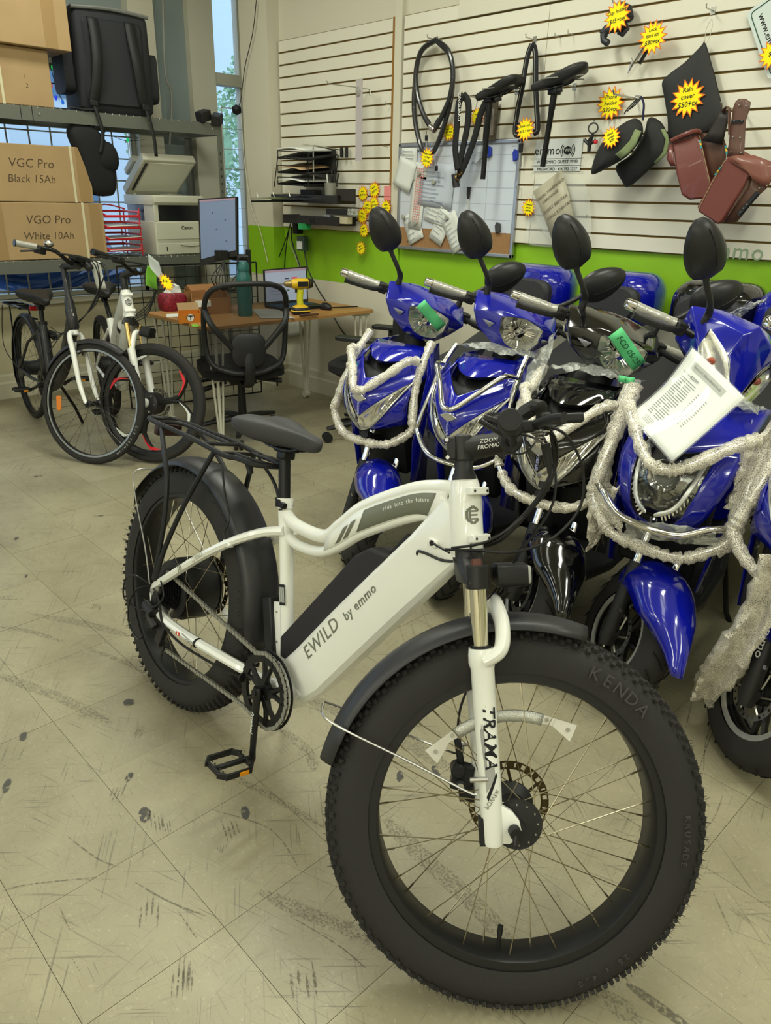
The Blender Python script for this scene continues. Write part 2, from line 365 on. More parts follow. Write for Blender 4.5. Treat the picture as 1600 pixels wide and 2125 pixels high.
# ---- slat wall: every board is a piece of its own
MDF = mat('slat_groove_brown', '6b5526', .85); SLAT = mat('slat_white_laminate', 'd9d6c6', .42, spec=.4)
def slats(x0, x1, first, mx0=None):
    bk = MB(); bk.box(*bx(x0, x1, WY-.014, WY+.002, 1.213, 2.432)); pn = struct(bk.obj('slat_panel', MDF, smooth=False))
    b = MB(); b.box((0, 0, 0), (x1-x0, .010, .0665)); me = None
    for k in range(16):
        if me is None: o = b.obj('slat', SLAT, pn, bevel=.0015, seg=1); me = o.data
        else: o = D.objects.new('slat', me); COL.objects.link(o); o.parent = pn; m2 = o.modifiers.new('bevel', 'BEVEL'); m2.width = .0015; m2.segments = 1
        o.location = ((x0+x1)/2, WY-.018, 1.2130+.0381+.0762*k)
    return pn
slats(-5.01+.06, -3.79, 0); slats(-3.70, -2.664, 1); slats(-2.662, -.2, 2)
wall('trim_1', [(0,)+bx(-3.772, -3.712, WY-.03, WY, 1.215, 2.9), (1,)+bx(-3.79, -3.772, WY-.03, WY, 1.213, 2.432), (2,)+bx(-3.772, -3.712, WY-.012, WY, .86, 1.215)], [WALL, mat('raw_mdf_edge', '8a6228', .85), WALLG])
# ---- windows: frame, glass, security grille
GLASS = mat('window_glass', 'ffffff', .02, trans=1., ior=1.1, spec=.5); BAR = mat('grille_bar', '8f8d7c', .5, metal=.2)
def window(n, y0, y1, z0, z1, cross=(), bars=None, fr=FRAMEW, t=.035):
    f = MB()
    for a, b_2, c, d in ((y0, y1, z0, z0+t), (y0, y1, z1-t, z1), (y0, y0+t, z0, z1), (y1-t, y1, z0, z1)): f.box(*bx(WX-.09, WX-.02, a, b_2, c, d))
    for zc, h in cross: f.box(*bx(WX-.09, WX+.01, y0, y1, zc-h/2, zc+h/2))
    fo = struct(f.obj('window_%d' % n, fr, bevel=.003, smooth=False))
    MB().box(*bx(WX-.066, WX-.060, y0+t, y1-t, z0+t, z1-t)).obj('pane', GLASS, fo, smooth=False)
    return fo
w1 = window(1, -5.3, 3.0, .70, 2.235); w2 = window(2, 3.715, 3.985, .74, 3.34, cross=((2.28, .085),), t=.022)
MB().box(*bx(WX-.12, WX+.06, YF, 3.02, .66, .70)).obj('sill', FRAMEW, w1, smooth=False)
me = None
for k in range(27):          # vertical bars of the grille over the shop window
    y = -.95+.15*k
    if y > 3.0: break
    if me is None: o = MB().tube([(0, 0, -.72), (0, 0, .72)], .006, 6).obj('grille_bar', BAR, w1); me = o.data
    else: o = D.objects.new('grille_bar', me); COL.objects.link(o); o.parent = w1
    o.location = (WX+.01, y, 1.46)
me = None
for k in range(10):
    if me is None: o = MB().tube([(0, -1, 0), (0, 3.0, 0)], .005, 6).obj('grille_crossbar', BAR, w1); me = o.data
    else: o = D.objects.new('grille_crossbar', me); COL.objects.link(o); o.parent = w1
    o.location = (WX+.022, 0, .76+.15*k)
# ---- outside, seen through the glass
MB().box((-13, 1.5, -.25), (14, 20, .3)).obj('pavement_outside', mat('pavement', '8d9398', .8), smooth=False)['kind'] = 'structure'
D.objects['pavement_outside'].name = 'floor_outside'
b = MB(); b.box((-19, 14, 3), (4, 16, 6)); t = thing('building', 'pale building across the street seen through the tall window', 'building')
b.obj('wall', mat('far_building', 'cdd8de', .8), t, smooth=False)
for k in range(4):
    for j in range(3): MB().box((-17, 7+3*k, 1.6+2.2*j), (.1, 1.3, 1.3)).obj('window', mat('far_window', '5a7a96', .2), t, smooth=False)
for k, (x, y, z, r_) in enumerate([(-10.5, 6.2, 2.0, .9), (-11.5, 8.4, 2.9, .9)]):
    b = MB()
    for q in range(1500):
        a = rnd.uniform(0, 2*PI); ph = math.acos(rnd.uniform(-1, 1)); rr2 = r_*rnd.uniform(.75, 1)
        c = Vector((math.sin(ph)*math.cos(a), math.sin(ph)*math.sin(a), math.cos(ph)))*rr2; s_ = .045
        e1 = Vector((rnd.gauss(0, 1), rnd.gauss(0, 1), rnd.gauss(0, 1))).normalized()*s_; e2 = e1.cross(Vector((rnd.gauss(0, 1), rnd.gauss(0, 1), 1))).normalized()*s_*.6
        b.add([c-e1, c-e2, c+e1, c+e2], [(0, 1, 2, 3)])
    b.sphere((0, 0, 0), r_*.7, 10); b.tube([(0, 0, 0), (0, 0, -z)], .06, 6)
    o = b.obj('tree', mat('foliage', '9dbb96', .8), smooth=False); o.location = (x, y, z); tag(o, ('lower pale green tree outside the tall corner window', 'taller pale tree farther off outside the corner window')[k], 'tree', 'trees outside the corner window')
# blue plastic sheeting heaped against the window outside
b = MB(); rows = []
for i in range(40):
    z = -.1+i*.03
    rows.append([Vector((-6.35-.5*(z/1.1)**2+.10*math.sin(6*k*.09+i*.4)+rnd.uniform(-.03, .03), -1.4+k*.11, z+.12*math.sin(k*.5)*(i/40))) for k in range(42)])
o = b.grid(rows).obj('plastic_sheeting', mat('blue_sheeting', '35507f', .18, spec=.8), smooth=False)
tag(o, 'crumpled blue plastic sheeting heaped outside the barred window', 'sheeting')
# ================================================================ FAT TYRE E-BIKE
def lean_frame(x, y, yaw, lean, lift):
    h = Vector((math.cos(yaw), math.sin(yaw), 0)); s0 = Vector((math.sin(yaw), -math.cos(yaw), 0)); z = Vector((0, 0, 1))
    u = z*math.cos(lean)-s0*math.sin(lean); s_ = s0*math.cos(lean)+z*math.sin(lean)
    return frameM(Vector((x, y, 0))+u*lift, h, -s_, u)
def wheel(parent, mx, Ro, tw, rim_r, rim_w, name='front_wheel', spokes=36, hub_r=.03, hub_w=.10, fl=.03, tyre_m=None, rim_m=None, hub_m=None, spoke_m=None, spoke_r=.0011, bead=None, knobs=None, spoke_n=5):
    "wheel in its own plane: axle along y"
    bead = bead or rim_r+.018
    Y = (0, 1, 0)
    rim = MB().lathe([(rim_r, -rim_w/2+.006), (rim_r+.004, -rim_w/2), (bead, -rim_w/2), (bead+.003, -rim_w/2+.004), (rim_r+.016, -rim_w/2+.012), (rim_r+.012, 0), (rim_r+.016, rim_w/2-.012), (bead+.003, rim_w/2-.004), (bead, rim_w/2), (rim_r+.004, rim_w/2), (rim_r, rim_w/2-.006)], (0, 0, 0), Y, 72, closed=True)
    ro = rim.obj(name, rim_m or BLACKP, parent, mx)
    prof = []; h = Ro-bead
    for k in range(17):
        a = PI*k/16
        prof.append((bead-.002+(h+.002)*math.sin(a)**.72, -math.cos(a)*(tw/2)*(1 if 2 < k < 14 else .97)+0))
    # pull the sidewall in to the rim
    prof = [(r_, y*(.86 if k in (0, 16) else .97 if k in (1, 15) else 1)) for k, (r_, y) in enumerate(prof)]
    MB().lathe(prof+[(bead+.004, rim_w*.3), (bead+.004, -rim_w*.3)], (0, 0, 0), Y, 96, closed=True).obj('tyre', tyre_m or RUBBER, ro)
    hb = MB(); w2 = hub_w/2
    hb.lathe([(.0001, -w2-.012), (.011, -w2-.012), (.013, -w2), (fl, -w2+.003), (fl, -w2+.008), (hub_r, -w2+.014), (hub_r*.9, 0), (hub_r, w2-.014), (fl, w2-.008), (fl, w2-.003), (.013, w2), (.011, w2+.012), (.0001, w2+.012)], (0, 0, 0), Y, 28)
    hb.obj('hub', hub_m or BLACKM, ro)
    for k in range(spokes):
        a = 2*PI*(k+.5)/spokes; sd = 1 if k % 2 else -1; b_2 = a+(R(62) if (k//2) % 2 else -R(62))
        p0 = Vector((math.cos(b_2)*(fl-.003), sd*(w2-.006), math.sin(b_2)*(fl-.003))); p1 = Vector((math.cos(a)*(rim_r+.003), sd*rim_w*.22, math.sin(a)*(rim_r+.003)))
        d = (p1-p0).normalized(); q = MB().tube([p0, p1-d*.022], spoke_r, spoke_n).tube([p1-d*.022, p1], spoke_r*1.9, spoke_n)
        q.obj('spoke', spoke_m or SPOKE, ro)
    return ro
def knobs(ro, Ro, tw, n=84, rows=None, hairs=True, m=None):
    b = MB(); rows = rows or [(-.80, .010, .0036), (-.56, .012, .005), (-.28, .012, .005), (0, .012, .005), (.28, .012, .005), (.56, .012, .005), (.80, .010, .0036)]
    hw = tw/2
    for ri, (t, sz, h) in enumerate(rows):
        ph = math.asin(min(.999, abs(t)))*(.86 if abs(t) < .9 else .93)*(1 if t > 0 else -1)
        rad = Ro-hw*.62*(1-math.cos(ph))*1.15; yy = hw*math.sin(ph)
        for k in range(n):
            a = 2*PI*(k+(.5 if ri % 2 else 0))/n
            er = Vector((math.cos(a), 0, math.sin(a))); et = Vector((-math.sin(a), 0, math.cos(a))); ey = Vector((0, 1, 0))
            nn = (er*math.cos(ph)+ey*math.sin(ph)).normalized(); es = (ey*math.cos(ph)-er*math.sin(ph)).normalized()
            sx = sz*(1 if (k+ri) % 2 else .75); Mx = Matrix((et, es, nn)).transposed()
            b.box(er*rad+ey*yy+nn*(h*.3), (sx, sz*.9, h*1.5), Mx, taper=(.8, .8))
    b.obj('tread_knobs', m or RUBBER, ro, smooth=False)
    if hairs:
        b = MB()
        for k in range(900):
            a = rnd.uniform(0, 2*PI); ph = rnd.choice((-1, 1))*rnd.uniform(.2, 1.25)
            er = Vector((math.cos(a), 0, math.sin(a))); ey = Vector((0, 1, 0)); et = Vector((-math.sin(a), 0, math.cos(a)))
            nn = er*math.cos(ph)+ey*math.sin(ph)+et*rnd.uniform(-.5, .5)
            p = er*(Ro-hw*.72*(1-math.cos(ph)))+ey*hw*math.sin(ph)*.98; l = rnd.uniform(.007, .015)
            b.tube([p, p+nn*l], [.0007, .0003], 3, caps=False)
        o = b.obj('rubber_hairs', m or RUBBER, ro, smooth=False); o['kind'] = 'stuff'

EB = lean_frame(-1.8094, .8729, R(-1.2), R(13.4), .366)
eb = thing('electric_bicycle', 'large white and black fat tyre electric bicycle parked in the foreground', 'bicycle', mx=EB)
XF = Vector((.688, .722, .072)); YFk = Vector((-.646, .654, -.395)); ZF = Vector((-.332, .225, .916))
XF.normalize(); YFk = (YFk-XF*YFk.dot(XF)).normalized(); ZF = XF.cross(YFk)
FKW = frameM((-.6191, .9709, .3363), XF, YFk, ZF); FK = EB.inverted() @ FKW
L_ = lambda x, z, y=0: Vector((x, y, z))
# --- frame tubes
b = MB()
b.tube(sp([L_(.385, .36), L_(.43, .22), L_(.50, -.02)], 4), .0185, 16)
b.tube([L_(.377, .39), L_(.383, .365)], [.0215, .0195], 16)
b.obj('seat_tube', WHITE, eb)
b = MB(); hd = (L_(.970, .448), L_(.957, .49), L_(.934, .555), L_(.9255, .582), L_(.919, .597))
b.tube(hd, [.0322, .0328, .0325, .0285, .0235], 28); b.obj('head_tube', WHITE, eb)
# down tube: a large angular section that holds the battery
def dsec(x, z, hx, w_, t):
    # perpendicular (up-left) direction of the tube in the frame plane
    nx, nz = -math.sin(t), math.cos(t); tx, tz = math.cos(t), math.sin(t); out = []
    for u, v in ((-.78, .50), (-1, .38), (-1, -.12), (-.72, -.46), (-.4, -.54), (.4, -.54), (.72, -.46), (1, -.12), (1, .38), (.78, .50)):
        out.append(Vector((x+nx*hx*v, u*w_/2, z+nz*hx*v)))
    return out
b = MB(); t_ = math.atan2(.535, .375)
cs = [(.545, -.035, .112, .074), (.60, .026, .118, .078), (.70, .168, .118, .078), (.80, .306, .114, .076), (.88, .415, .112, .066), (.925, .482, .118, .054), (.945, .515, .12, .046)]
b.loft([dsec(x, z, h, w_, t_) for x, z, h, w_ in cs]); b.obj('down_tube', WHITE, eb, bevel=.006, seg=3, ang=25)
# bottom bracket shell and yoke
b = MB(); b.tube([L_(.515, -.062, -.052), L_(.515, -.062, .052)], .027, 24); b.tube([L_(.50, -.03), L_(.535, -.045)], [.022, .034], 14)
b.box((.545, 0, -.055), (.09, .07, .075), Matrix.Rotation(-.95, 3, 'Y')); b.obj('bottom_bracket', WHITE, eb, bevel=.004)
# top tube: two hydroformed tubes with a skin between them
up_ = sp([L_(.392, .352), L_(.44, .338), L_(.547, .346), L_(.60, .393), L_(.664, .455), L_(.788, .529), L_(.86, .556), L_(.925, .570)], 6)
lo_ = sp([L_(.405, .302), L_(.46, .293), L_(.54, .305), L_(.60, .338), L_(.655, .384), L_(.70, .415), L_(.79, .470), L_(.845, .495), L_(.90, .500)], 6)
b = MB(); b.tube(up_, [.0165]*len(up_), 16); b.obj('top_tube', WHITE, eb)
b = MB(); b.tube(lo_, [.0135]*len(lo_), 14); b.obj('lower_top_tube', WHITE, eb)
def along(cv, x):
    for p, q in zip(cv, cv[1:]):
        if p.x <= x <= q.x: return p.z+(q.z-p.z)*(x-p.x)/max(1e-6, q.x-p.x)
    return cv[-1].z if x > cv[-1].x else cv[0].z
def skin(x0, x1, y, th, a, bb, cut=0.):
    rows = []; n_ = 16
    for k in range(n_+1):
        x = x0+(x1-x0)*k/n_; zu = along(up_, x); zl = along(lo_, x)
        rows.append([Vector((x+cut*((v)-.5), y, zl+(zu-zl)*v)) for v in (a, .5, bb)])
    return rows
b = MB()
for y in (-.0135, .0135): b.grid(skin(.57, .90, y, 0, 0, 1))
b.obj('top_tube_web', WHITE, eb, solid=.004)
b = MB(); b.grid(skin(.675, .868, -.0170, 0, -.02, .84, .012)); b.obj('grey_decal', GREY, eb, solid=.0008)['label'] = 'grey green decal panel'
for x0 in (.650, .628): MB().grid(skin(x0-.0065, x0+.0065, -.0176, 0, -.12, .62, .022)).obj('decal_stripe', GREY, eb, solid=.0008)
Mr = lambda x, y, z, ang: Matrix.Translation((x, y, z)) @ Matrix.Rotation(ang, 4, 'Y') @ Matrix.Rotation(R(90), 4, 'X')   # faces -y (right side)
chars = 'ride into the future'
for i, ch in enumerate(chars):
    if ch == ' ': continue
    x = .738+.0062*i; z0 = along(up_, x)*.56+along(lo_, x)*.44; sl = (along(up_, x+.02)-along(up_, x-.02))/.04
    text('slogan_lettering', ch, .0125, mat('decal_white', 'e8e8e0', .5), eb, Mr(x, -.0178, z0, -math.atan(sl)), .0002)
def dt(u, v): # position on the flat of the down tube: u along, v across
    c = Vector((.545, 0, -.035)).lerp(Vector((.925, 0, .482)), u); n_ = Vector((-math.sin(t_), 0, math.cos(t_))); return c+n_*v
p = dt(.30, .018); text('frame_lettering', 'EWILD', .046, GREY, eb, Mr(p.x, -.0395, p.z, -t_), .0006, space=1.12)
p = dt(.555, .016); text('frame_lettering', 'by emmo', .031, GREY, eb, Mr(p.x, -.0395, p.z, -t_), .0006, space=1.1)
# battery pack
nx = Vector((-math.sin(t_), 0, math.cos(t_))); tx = Vector((math.cos(t_), 0, math.sin(t_)))
b = MB(); pb = [dt(.06, .035), dt(.02, .068), dt(.07, .105), dt(.62, .112), dt(.70, .098), dt(.76, .05)]
b.loft([[Vector((q.x, y, q.z))*1 for q in (pb if abs(y) < .029 else [pb[0].lerp(c_, 1)*1 if 0 else q2*.985+Vector((.65*.015, 0, .2*.015)) for c_ in [0] for q2 in pb])] for y in (-.031, -.027, .027, .031)])
b.obj('battery', mat('battery_black', '1f1c20', .55), eb, bevel=.004)
MB().box(dt(.80, .055), (.07, .03, .02), Matrix.Rotation(-t_, 3, 'Y')).obj('battery_latch', BLACKP, eb, bevel=.003)
# controller box and its white bracket behind the seat tube
MB().box(L_(.425, .055), (.036, .05, .165), Matrix.Rotation(-.36, 3, 'Y')).obj('controller_box', BLACKP, eb, bevel=.004)
q = MB(); q.prism([(.418, .128), (.448, .138), (.492, .0), (.452, -.012)], .004, (0, -.012, 0)); q.obj('controller_bracket', WHITE, eb, bevel=.001)
for x, z in ((.438, .108), (.460, .035)): MB().tube([L_(x, z, -.013), L_(x, z, -.017)], .003, 8).obj('bolt', STEEL, eb)
# stays
for s_ in (-1, 1):
    b = MB(); b.tube(sp([L_(-.018, .012, s_*.097), L_(.06, .075, s_*.095), L_(.18, .172, s_*.086), L_(.28, .245, s_*.070), L_(.36, .295, s_*.04), L_(.412, .315, s_*.016)], 5), .0150, 8, flat=.8, upv=(0, 0, 1)).obj('seat_stay', WHITE, eb)
    b = MB(); b.tube(sp([L_(-.018, .012, s_*.097), L_(-.028, -.010, s_*.097), L_(-.015, -.045, s_*.096), L_(.03, -.068, s_*.095), L_(.15, -.070, s_*.090), L_(.28, -.062, s_*.082), L_(.40, -.058, s_*.066), L_(.50, -.058, s_*.04)], 5), .0150, 8, flat=.85, upv=(0, 0, 1)).obj('chain_stay', WHITE, eb)
b = MB(); b.box(L_(.375, .300), (.03, .075, .022), Matrix.Rotation(-.6, 3, 'Y')); b.obj('stay_bridge', WHITE, eb, bevel=.006)
p = Vector((.175, -.0985, .166)); text('stay_lettering', 'EMMO', .020, mat('decal_silver', 'b9b9ac', .5), eb, Mr(p.x, -.1020, p.z, -.66), .0003)
for k in range(3): MB().box(L_(.098+.006*k, .105+.0047*k, -.1075), (.002, .0008, .022), Matrix.Rotation(-.66, 3, 'Y')).obj('decal_stripe', GREY, eb)
for k, c in enumerate(('c8281e', 'f0f0ea', 'c8281e')): MB().box(L_(.135+.006*k, -.0715+.0008*k, -.1062), (.0055, .0008, .010)).obj('flag_decal', mat('flag_'+c, c, .5), eb)
text('stay_lettering', 'DESIGNED IN CANADA\nBY EMMO', .0065, GREY, eb, Mr(.192, -.1042, -.068, .03), .0002)
b = MB(); b.box(L_(.452, .160, -.0192), (.022, .001, .052), Matrix.Rotation(-.33, 3, 'Y')); b.obj('serial_label', INK, eb)
for k in range(5): MB().box(L_(.444+.004*k, .158+.0012*k, -.0200), (.0016, .0006, .038), Matrix.Rotation(-.33, 3, 'Y')).obj('serial_print', PAPER, eb)
# seat post, clamp, saddle
b = MB(); b.tube([L_(.375, .382), L_(.347, .487)], .0150, 18).obj('seat_post', BLACKS, eb)
b = MB(); b.tube([L_(.379, .368), L_(.374, .387)], .0225, 20); b.box(L_(.395, .377, -.02), (.022, .014, .014)); b.tube([L_(.355, .382, -.012), L_(.350, .376, .02)], .005, 8); b.obj('seat_clamp', BLACKS, eb, bevel=.002)
def saddle(parent, mx=None, m=None, k=1.0):
    "comfort saddle: x forward, origin at the clamp"
    st = [(-.150, .050, .012, .046), (-.145, .082, .020, .052), (-.115, .098, .030, .058), (-.07, .094, .036, .055), (-.02, .064, .034, .046), (.03, .036, .028, .038), (.08, .024, .025, .033), (.115, .020, .022, .029), (.130, .012, .013, .024)]
    rings = []
    for x, hw, th, zt in st:
        n_ = 20; g = []
        for q in range(n_):
            a = 2*PI*q/n_; c_, s2 = math.cos(a), math.sin(a)
            y = hw*(abs(c_)**.75)*(1 if c_ > 0 else -1); z = (zt+th*.35*abs(s2)**.8 if s2 > 0 else zt-th*1.55*abs(s2)**.6)
            if s2 > 0: z -= .011*math.exp(-(y/(.014+.0*hw))**2)*(1 if x < .06 else .3); 
            z -= .012*(abs(y)/.098)**2
            g.append(Vector((x*k, y*k, z*k)))
        rings.append(g)
    o = MB().loft(rings).obj('saddle', m or mat('saddle_vinyl', '333335', .6, bump=.15, bscale=500), parent, mx, sub=1)
    rl = MB()
    for s_ in (-1, 1): rl.tube(sp([(-.10*k, s_*.028*k, .018*k), (-.06*k, s_*.022*k, -.006*k), (-.0, s_*.020*k, -.010*k), (.05*k, s_*.020*k, -.008*k), (.095*k, s_*.012*k, .016*k)], 4), .0035, 6)
    rl.obj('saddle_rail', BLACKS, o)
    q = MB(); q.box((0, 0, -.012*k), (.05*k, .05*k, .012*k)); q.box((0, 0, -.026*k), (.036*k, .036*k, .022*k)); q.obj('saddle_clamp', BLACKS, o, bevel=.004)
    return o
saddle(eb, Matrix.Translation((.348, 0, .520)) @ Matrix.Rotation(R(-5), 4, 'Y'), k=.98)
# rear wheel
rw = wheel(eb, Matrix.Identity(4), .360, .104, .266, .080, 'rear_wheel', 32, .07, .13, .085, bead=.283, hub_m=mat('motor_black', '222222', .45, metal=.2))
knobs(rw, .360, .104)
b = MB(); b.lathe([(.086, -.05), (.092, -.035), (.092, .035), (.086, .05)], (0, 0, 0), (0, 1, 0), 32); b.lathe([(.0001, -.062), (.05, -.060), (.086, -.05)], (0, 0, 0), (0, 1, 0), 32); b.obj('hub_motor', mat('motor_black', '222222', .45), rw)
def disc(ro, y, r_, m=None, n_=12):
    b = MB()
    for k in range(n_*2):   # ring with slots: short arc segments, joined at both edges
        a0 = 2*PI*k/(n_*2); a1 = a0+2*PI/(n_*2)*(.55 if k % 2 else .8)
        b.lathe([(r_*.84, -.001), (r_*.84, .001), (r_*.97, .001), (r_*.97, -.001)], (0, y, 0), (0, 1, 0), 2, closed=True, a0=a0, a1=a1)
    for q0, q1 in ((.80, .85), (.96, 1.0)): b.lathe([(r_*q0, -.001), (r_*q0, .001), (r_*q1, .001), (r_*q1, -.001)], (0, y, 0), (0, 1, 0), 48, closed=True)
    for k in range(6):
        a = 2*PI*k/6; b.tube([Vector((math.cos(a)*.022, y, math.sin(a)*.022)), Vector((math.cos(a+.5)*r_*.82, y, math.sin(a+.5)*r_*.82))], .0032, 4)
    b.lathe([(.018, -.0015), (.018, .0015), (.026, .0015), (.026, -.0015)], (0, y, 0), (0, 1, 0), 24, closed=True)
    return b.obj('brake_disc', m or mat('disc_bronze', '4a3f26', .4, metal=.8), ro, smooth=False)
disc(rw, .075, .09)
# cassette
b = MB()
for k in range(7):
    r_ = .060-.0055*k; y = -.070-.0045*k; N_ = 28-2*k; pts = []
    for j in range(N_*2): a = 2*PI*j/(N_*2); rr3 = r_+(.003 if j % 2 else -.001); pts.append((math.cos(a)*rr3, math.sin(a)*rr3))
    b.prism(pts, .0022, (0, y, 0))
b.obj('cassette', BLACKS, rw, smooth=False)
# rear mudguard
def mudguard(parent, mx, c, r_, w_, a0, a1, name='mudguard', m=None, drop=.012, n_=40):
    rows = []
    for i in range(n_+1):
        a = a0+(a1-a0)*i/n_; f = min(1, i/3, (n_-i)/3)*.35+.65; row = []
        for k in range(9):
            t = (k-4)/4; row.append(Vector((c[0]+math.cos(a)*(r_-drop*2.2*t**2*abs(t)**.5), c[1]+t*w_/2*f, c[2]+math.sin(a)*(r_-drop*2.2*t**2*abs(t)**.5))))
        rows.append(row)
    return MB().grid(rows).obj(name, m or mat('mudguard_black', '27272a', .42), parent, mx, solid=.0025)
mudguard(eb, None, (0, 0, 0), .388, .118, R(155), R(-3), 'rear_mudguard')
def wire(parent, pts, r_, m=STEEL, name='mudguard_stay', mx=None, n=6, nn=6): return MB().tube(sp(pts, n), r_, nn).obj(name, m, parent, mx)
wire(eb, [(-.03, -.115, .012), (-.12, -.095, .09), (-.26, -.075, .215), (-.318, -.055, .268), (-.312, 0, .280), (-.30, .05, .262), (-.05, .11, .02)], .0022)
# rack: frame rails, cross bars, legs
RK = mat('rack_black', '202021', .5, metal=.3)
b = MB(); z_ = .452
pr = sp([(-.27, -.050, z_-.005), (-.285, 0, z_-.003), (-.27, .050, z_-.005), (0, .062, z_), (.17, .062, z_-.005), (.22, .055, z_), (.30, .052, z_+.004), (.325, 0, z_+.006), (.30, -.052, z_+.004), (.22, -.055, z_), (.17, -.062, z_-.005), (0, -.062, z_)], 5, True)
b.tube(pr, .0075, 10, closed=True); b.obj('rack_frame', RK, eb)
for x in (.05, .165): MB().tube([(x, -.062, z_-.002), (x, .062, z_-.002)], .006, 8).obj('rack_crossbar', RK, eb)
MB().tube(sp([(-.22, -.04, z_-.004), (-.235, 0, z_-.004), (-.20, .035, z_-.004), (.05, .03, z_)], 5), .006, 8).obj('rack_crossbar', RK, eb)
MB().tube(sp([(.165, -.03, z_), (.25, -.028, z_+.004), (.32, -.015, z_+.008)], 5), .005, 8).obj('rack_crossbar', RK, eb)
MB().tube(sp([(.165, .03, z_), (.25, .028, z_+.004), (.32, .015, z_+.008)], 5), .005, 8).obj('rack_crossbar', RK, eb)
for s_ in (-1, 1):
    MB().tube(sp([(-.175, s_*.06, z_-.012), (-.10, s_*.085, .39), (-.035, s_*.10, .32), (-.012, s_*.105, .20), (-.018, s_*.110, .03)], 6), .0075, 8).obj('rack_leg', RK, eb)
    MB().tube(sp([(.125, s_*.064, z_-.008), (.07, s_*.09, .30), (.01, s_*.103, .14), (-.012, s_*.110, .03)], 6), .0075, 8).obj('rack_leg', RK, eb)
MB().tube(sp([(.20, .03, z_-.006), (.29, .028, .40), (.35, .02, .33), (.372, .012, .30)], 5), .0045, 8).obj('rack_strut', RK, eb)
MB().tube(sp([(.18, 0, z_-.006), (.215, 0, .41)], 5), .008, 8).obj('rack_strut', RK, eb)
MB().box((-.245, 0, z_-.03), (.022, .085, .035)).obj('tail_light', mat('tail_light_dark', '2a0f0f', .3), eb, bevel=.006)
wire(eb, [(.12, -.03, .41), (.19, -.058, .36), (.25, -.07, .30), (.245, -.075, .255), (.265, -.07, .235)], .0028, BLACKP, 'brake_cable')
b = MB(); b.box((.27, -.075, .236), (.03, .016, .014)); b.tube([(.285, -.075, .238), (.285, -.086, .238)], .006, 8); b.obj('cable_stop', WHITE, eb, bevel=.002)
# drivetrain
def chainring(parent, c, r_, y, m=BLACKS):
    b = MB(); N_ = 44; o = Vector((c[0], y, c[1]))
    b.lathe([(r_*.75, -.004), (r_*.75, .004), (r_*.97, .003), (r_*.985, -.003)], o, (0, 1, 0), 64, closed=True)
    for k in range(N_):
        a = 2*PI*k/N_; b.box(o+Vector((math.cos(a)*r_, 0, math.sin(a)*r_)), (.007, .0022, .006), Matrix.Rotation(-a+PI/2, 3, 'Y'), taper=(.4, 1))
    for k in range(5):
        a = 2*PI*k/5+.3; e = Vector((math.cos(a), 0, math.sin(a))); p_ = Vector((-math.sin(a), 0, math.cos(a)))
        for s_ in (-1, 1): b.tube([o+e*.012, o+e*.045+p_*s_*.006, o+e*r_*.82+p_*s_*.019], [.011, .007, .006], 6)
    b.disc(o, (0, 1, 0), .026, .016); return b.obj('chainring', m, parent)
BBC = (.518, -.060)
cr_ = chainring(eb, BBC, .094, -.078); MB().lathe([(.094, -.002), (.100, -.0015), (.100, .0015), (.094, .002)], (BBC[0], -.066, BBC[1]), (0, 1, 0), 48).obj('chain_guard', BLACKP, eb)
def crank(parent, c, y, ang, ln, s_, m=BLACKS, pedal=True):
    d = Vector((math.cos(ang), 0, math.sin(ang))); o = Vector((c[0], y, c[1])); e = o+d*ln
    b = MB(); b.tube([o+d*-.012, o, o+d*.03, o+d*(ln-.02), e, e+d*.01], [.012, .016, .0125, .010, .012, .009], 12, flat=.62 if True else 1, upv=(0, 1, 0)); b.disc(o+Vector((0, s_*.008, 0)), (0, 1, 0), .009, .006)
    co = b.obj('crank_arm', m, parent)
    if pedal:
        pc = e+Vector((0, s_*.065, 0)); f = MB(); f.tube([e, e+Vector((0, s_*.11, 0))], .0075, 8)
        for x in (-.043, .043): f.box(pc+Vector((x, 0, 0)), (.006, .074, .017))
        for y2 in (-.045, .045): f.box(pc+Vector((0, y2*.98, 0)), (.050, .006, .015))
        for x in (-.034, .034):
            for y2 in (-.041, .041): f.box(pc+Vector((x, y2, 0)), (.026, .006, .016), Matrix.Rotation((1 if x*y2 > 0 else -1)*-.8, 3, 'Z'))
        for k in range(6):
            for y2 in (-.038, .038): f.box(pc+Vector((-.03+.012*k, y2, .009)), (.005, .004, .005))
        po = f.obj('pedal', BLACKP, parent, bevel=.0015, seg=1)
        for x in (.0475, -.0475):
            MB().box(pc+Vector((x, -s_*.012, 0)), (.003, .024, .010)).obj('pedal_reflector', mat('reflector_amber', 'e59414', .3, emit=.0), po)
        return po
crank(eb, BBC, -.098, R(-82), .168, -1); crank(eb, BBC, .085, R(98), .168, 1)
text('crank_lettering', 'Prowheel', .014, mat('decal_white', 'e8e8e0', .5), eb, Matrix.Translation((BBC[0]+.010, -.1065, BBC[1]-.075)) @ Matrix.Rotation(R(82+0), 4, 'Y') @ Matrix.Rotation(R(90), 4, 'X'), .0002, shear=.3)
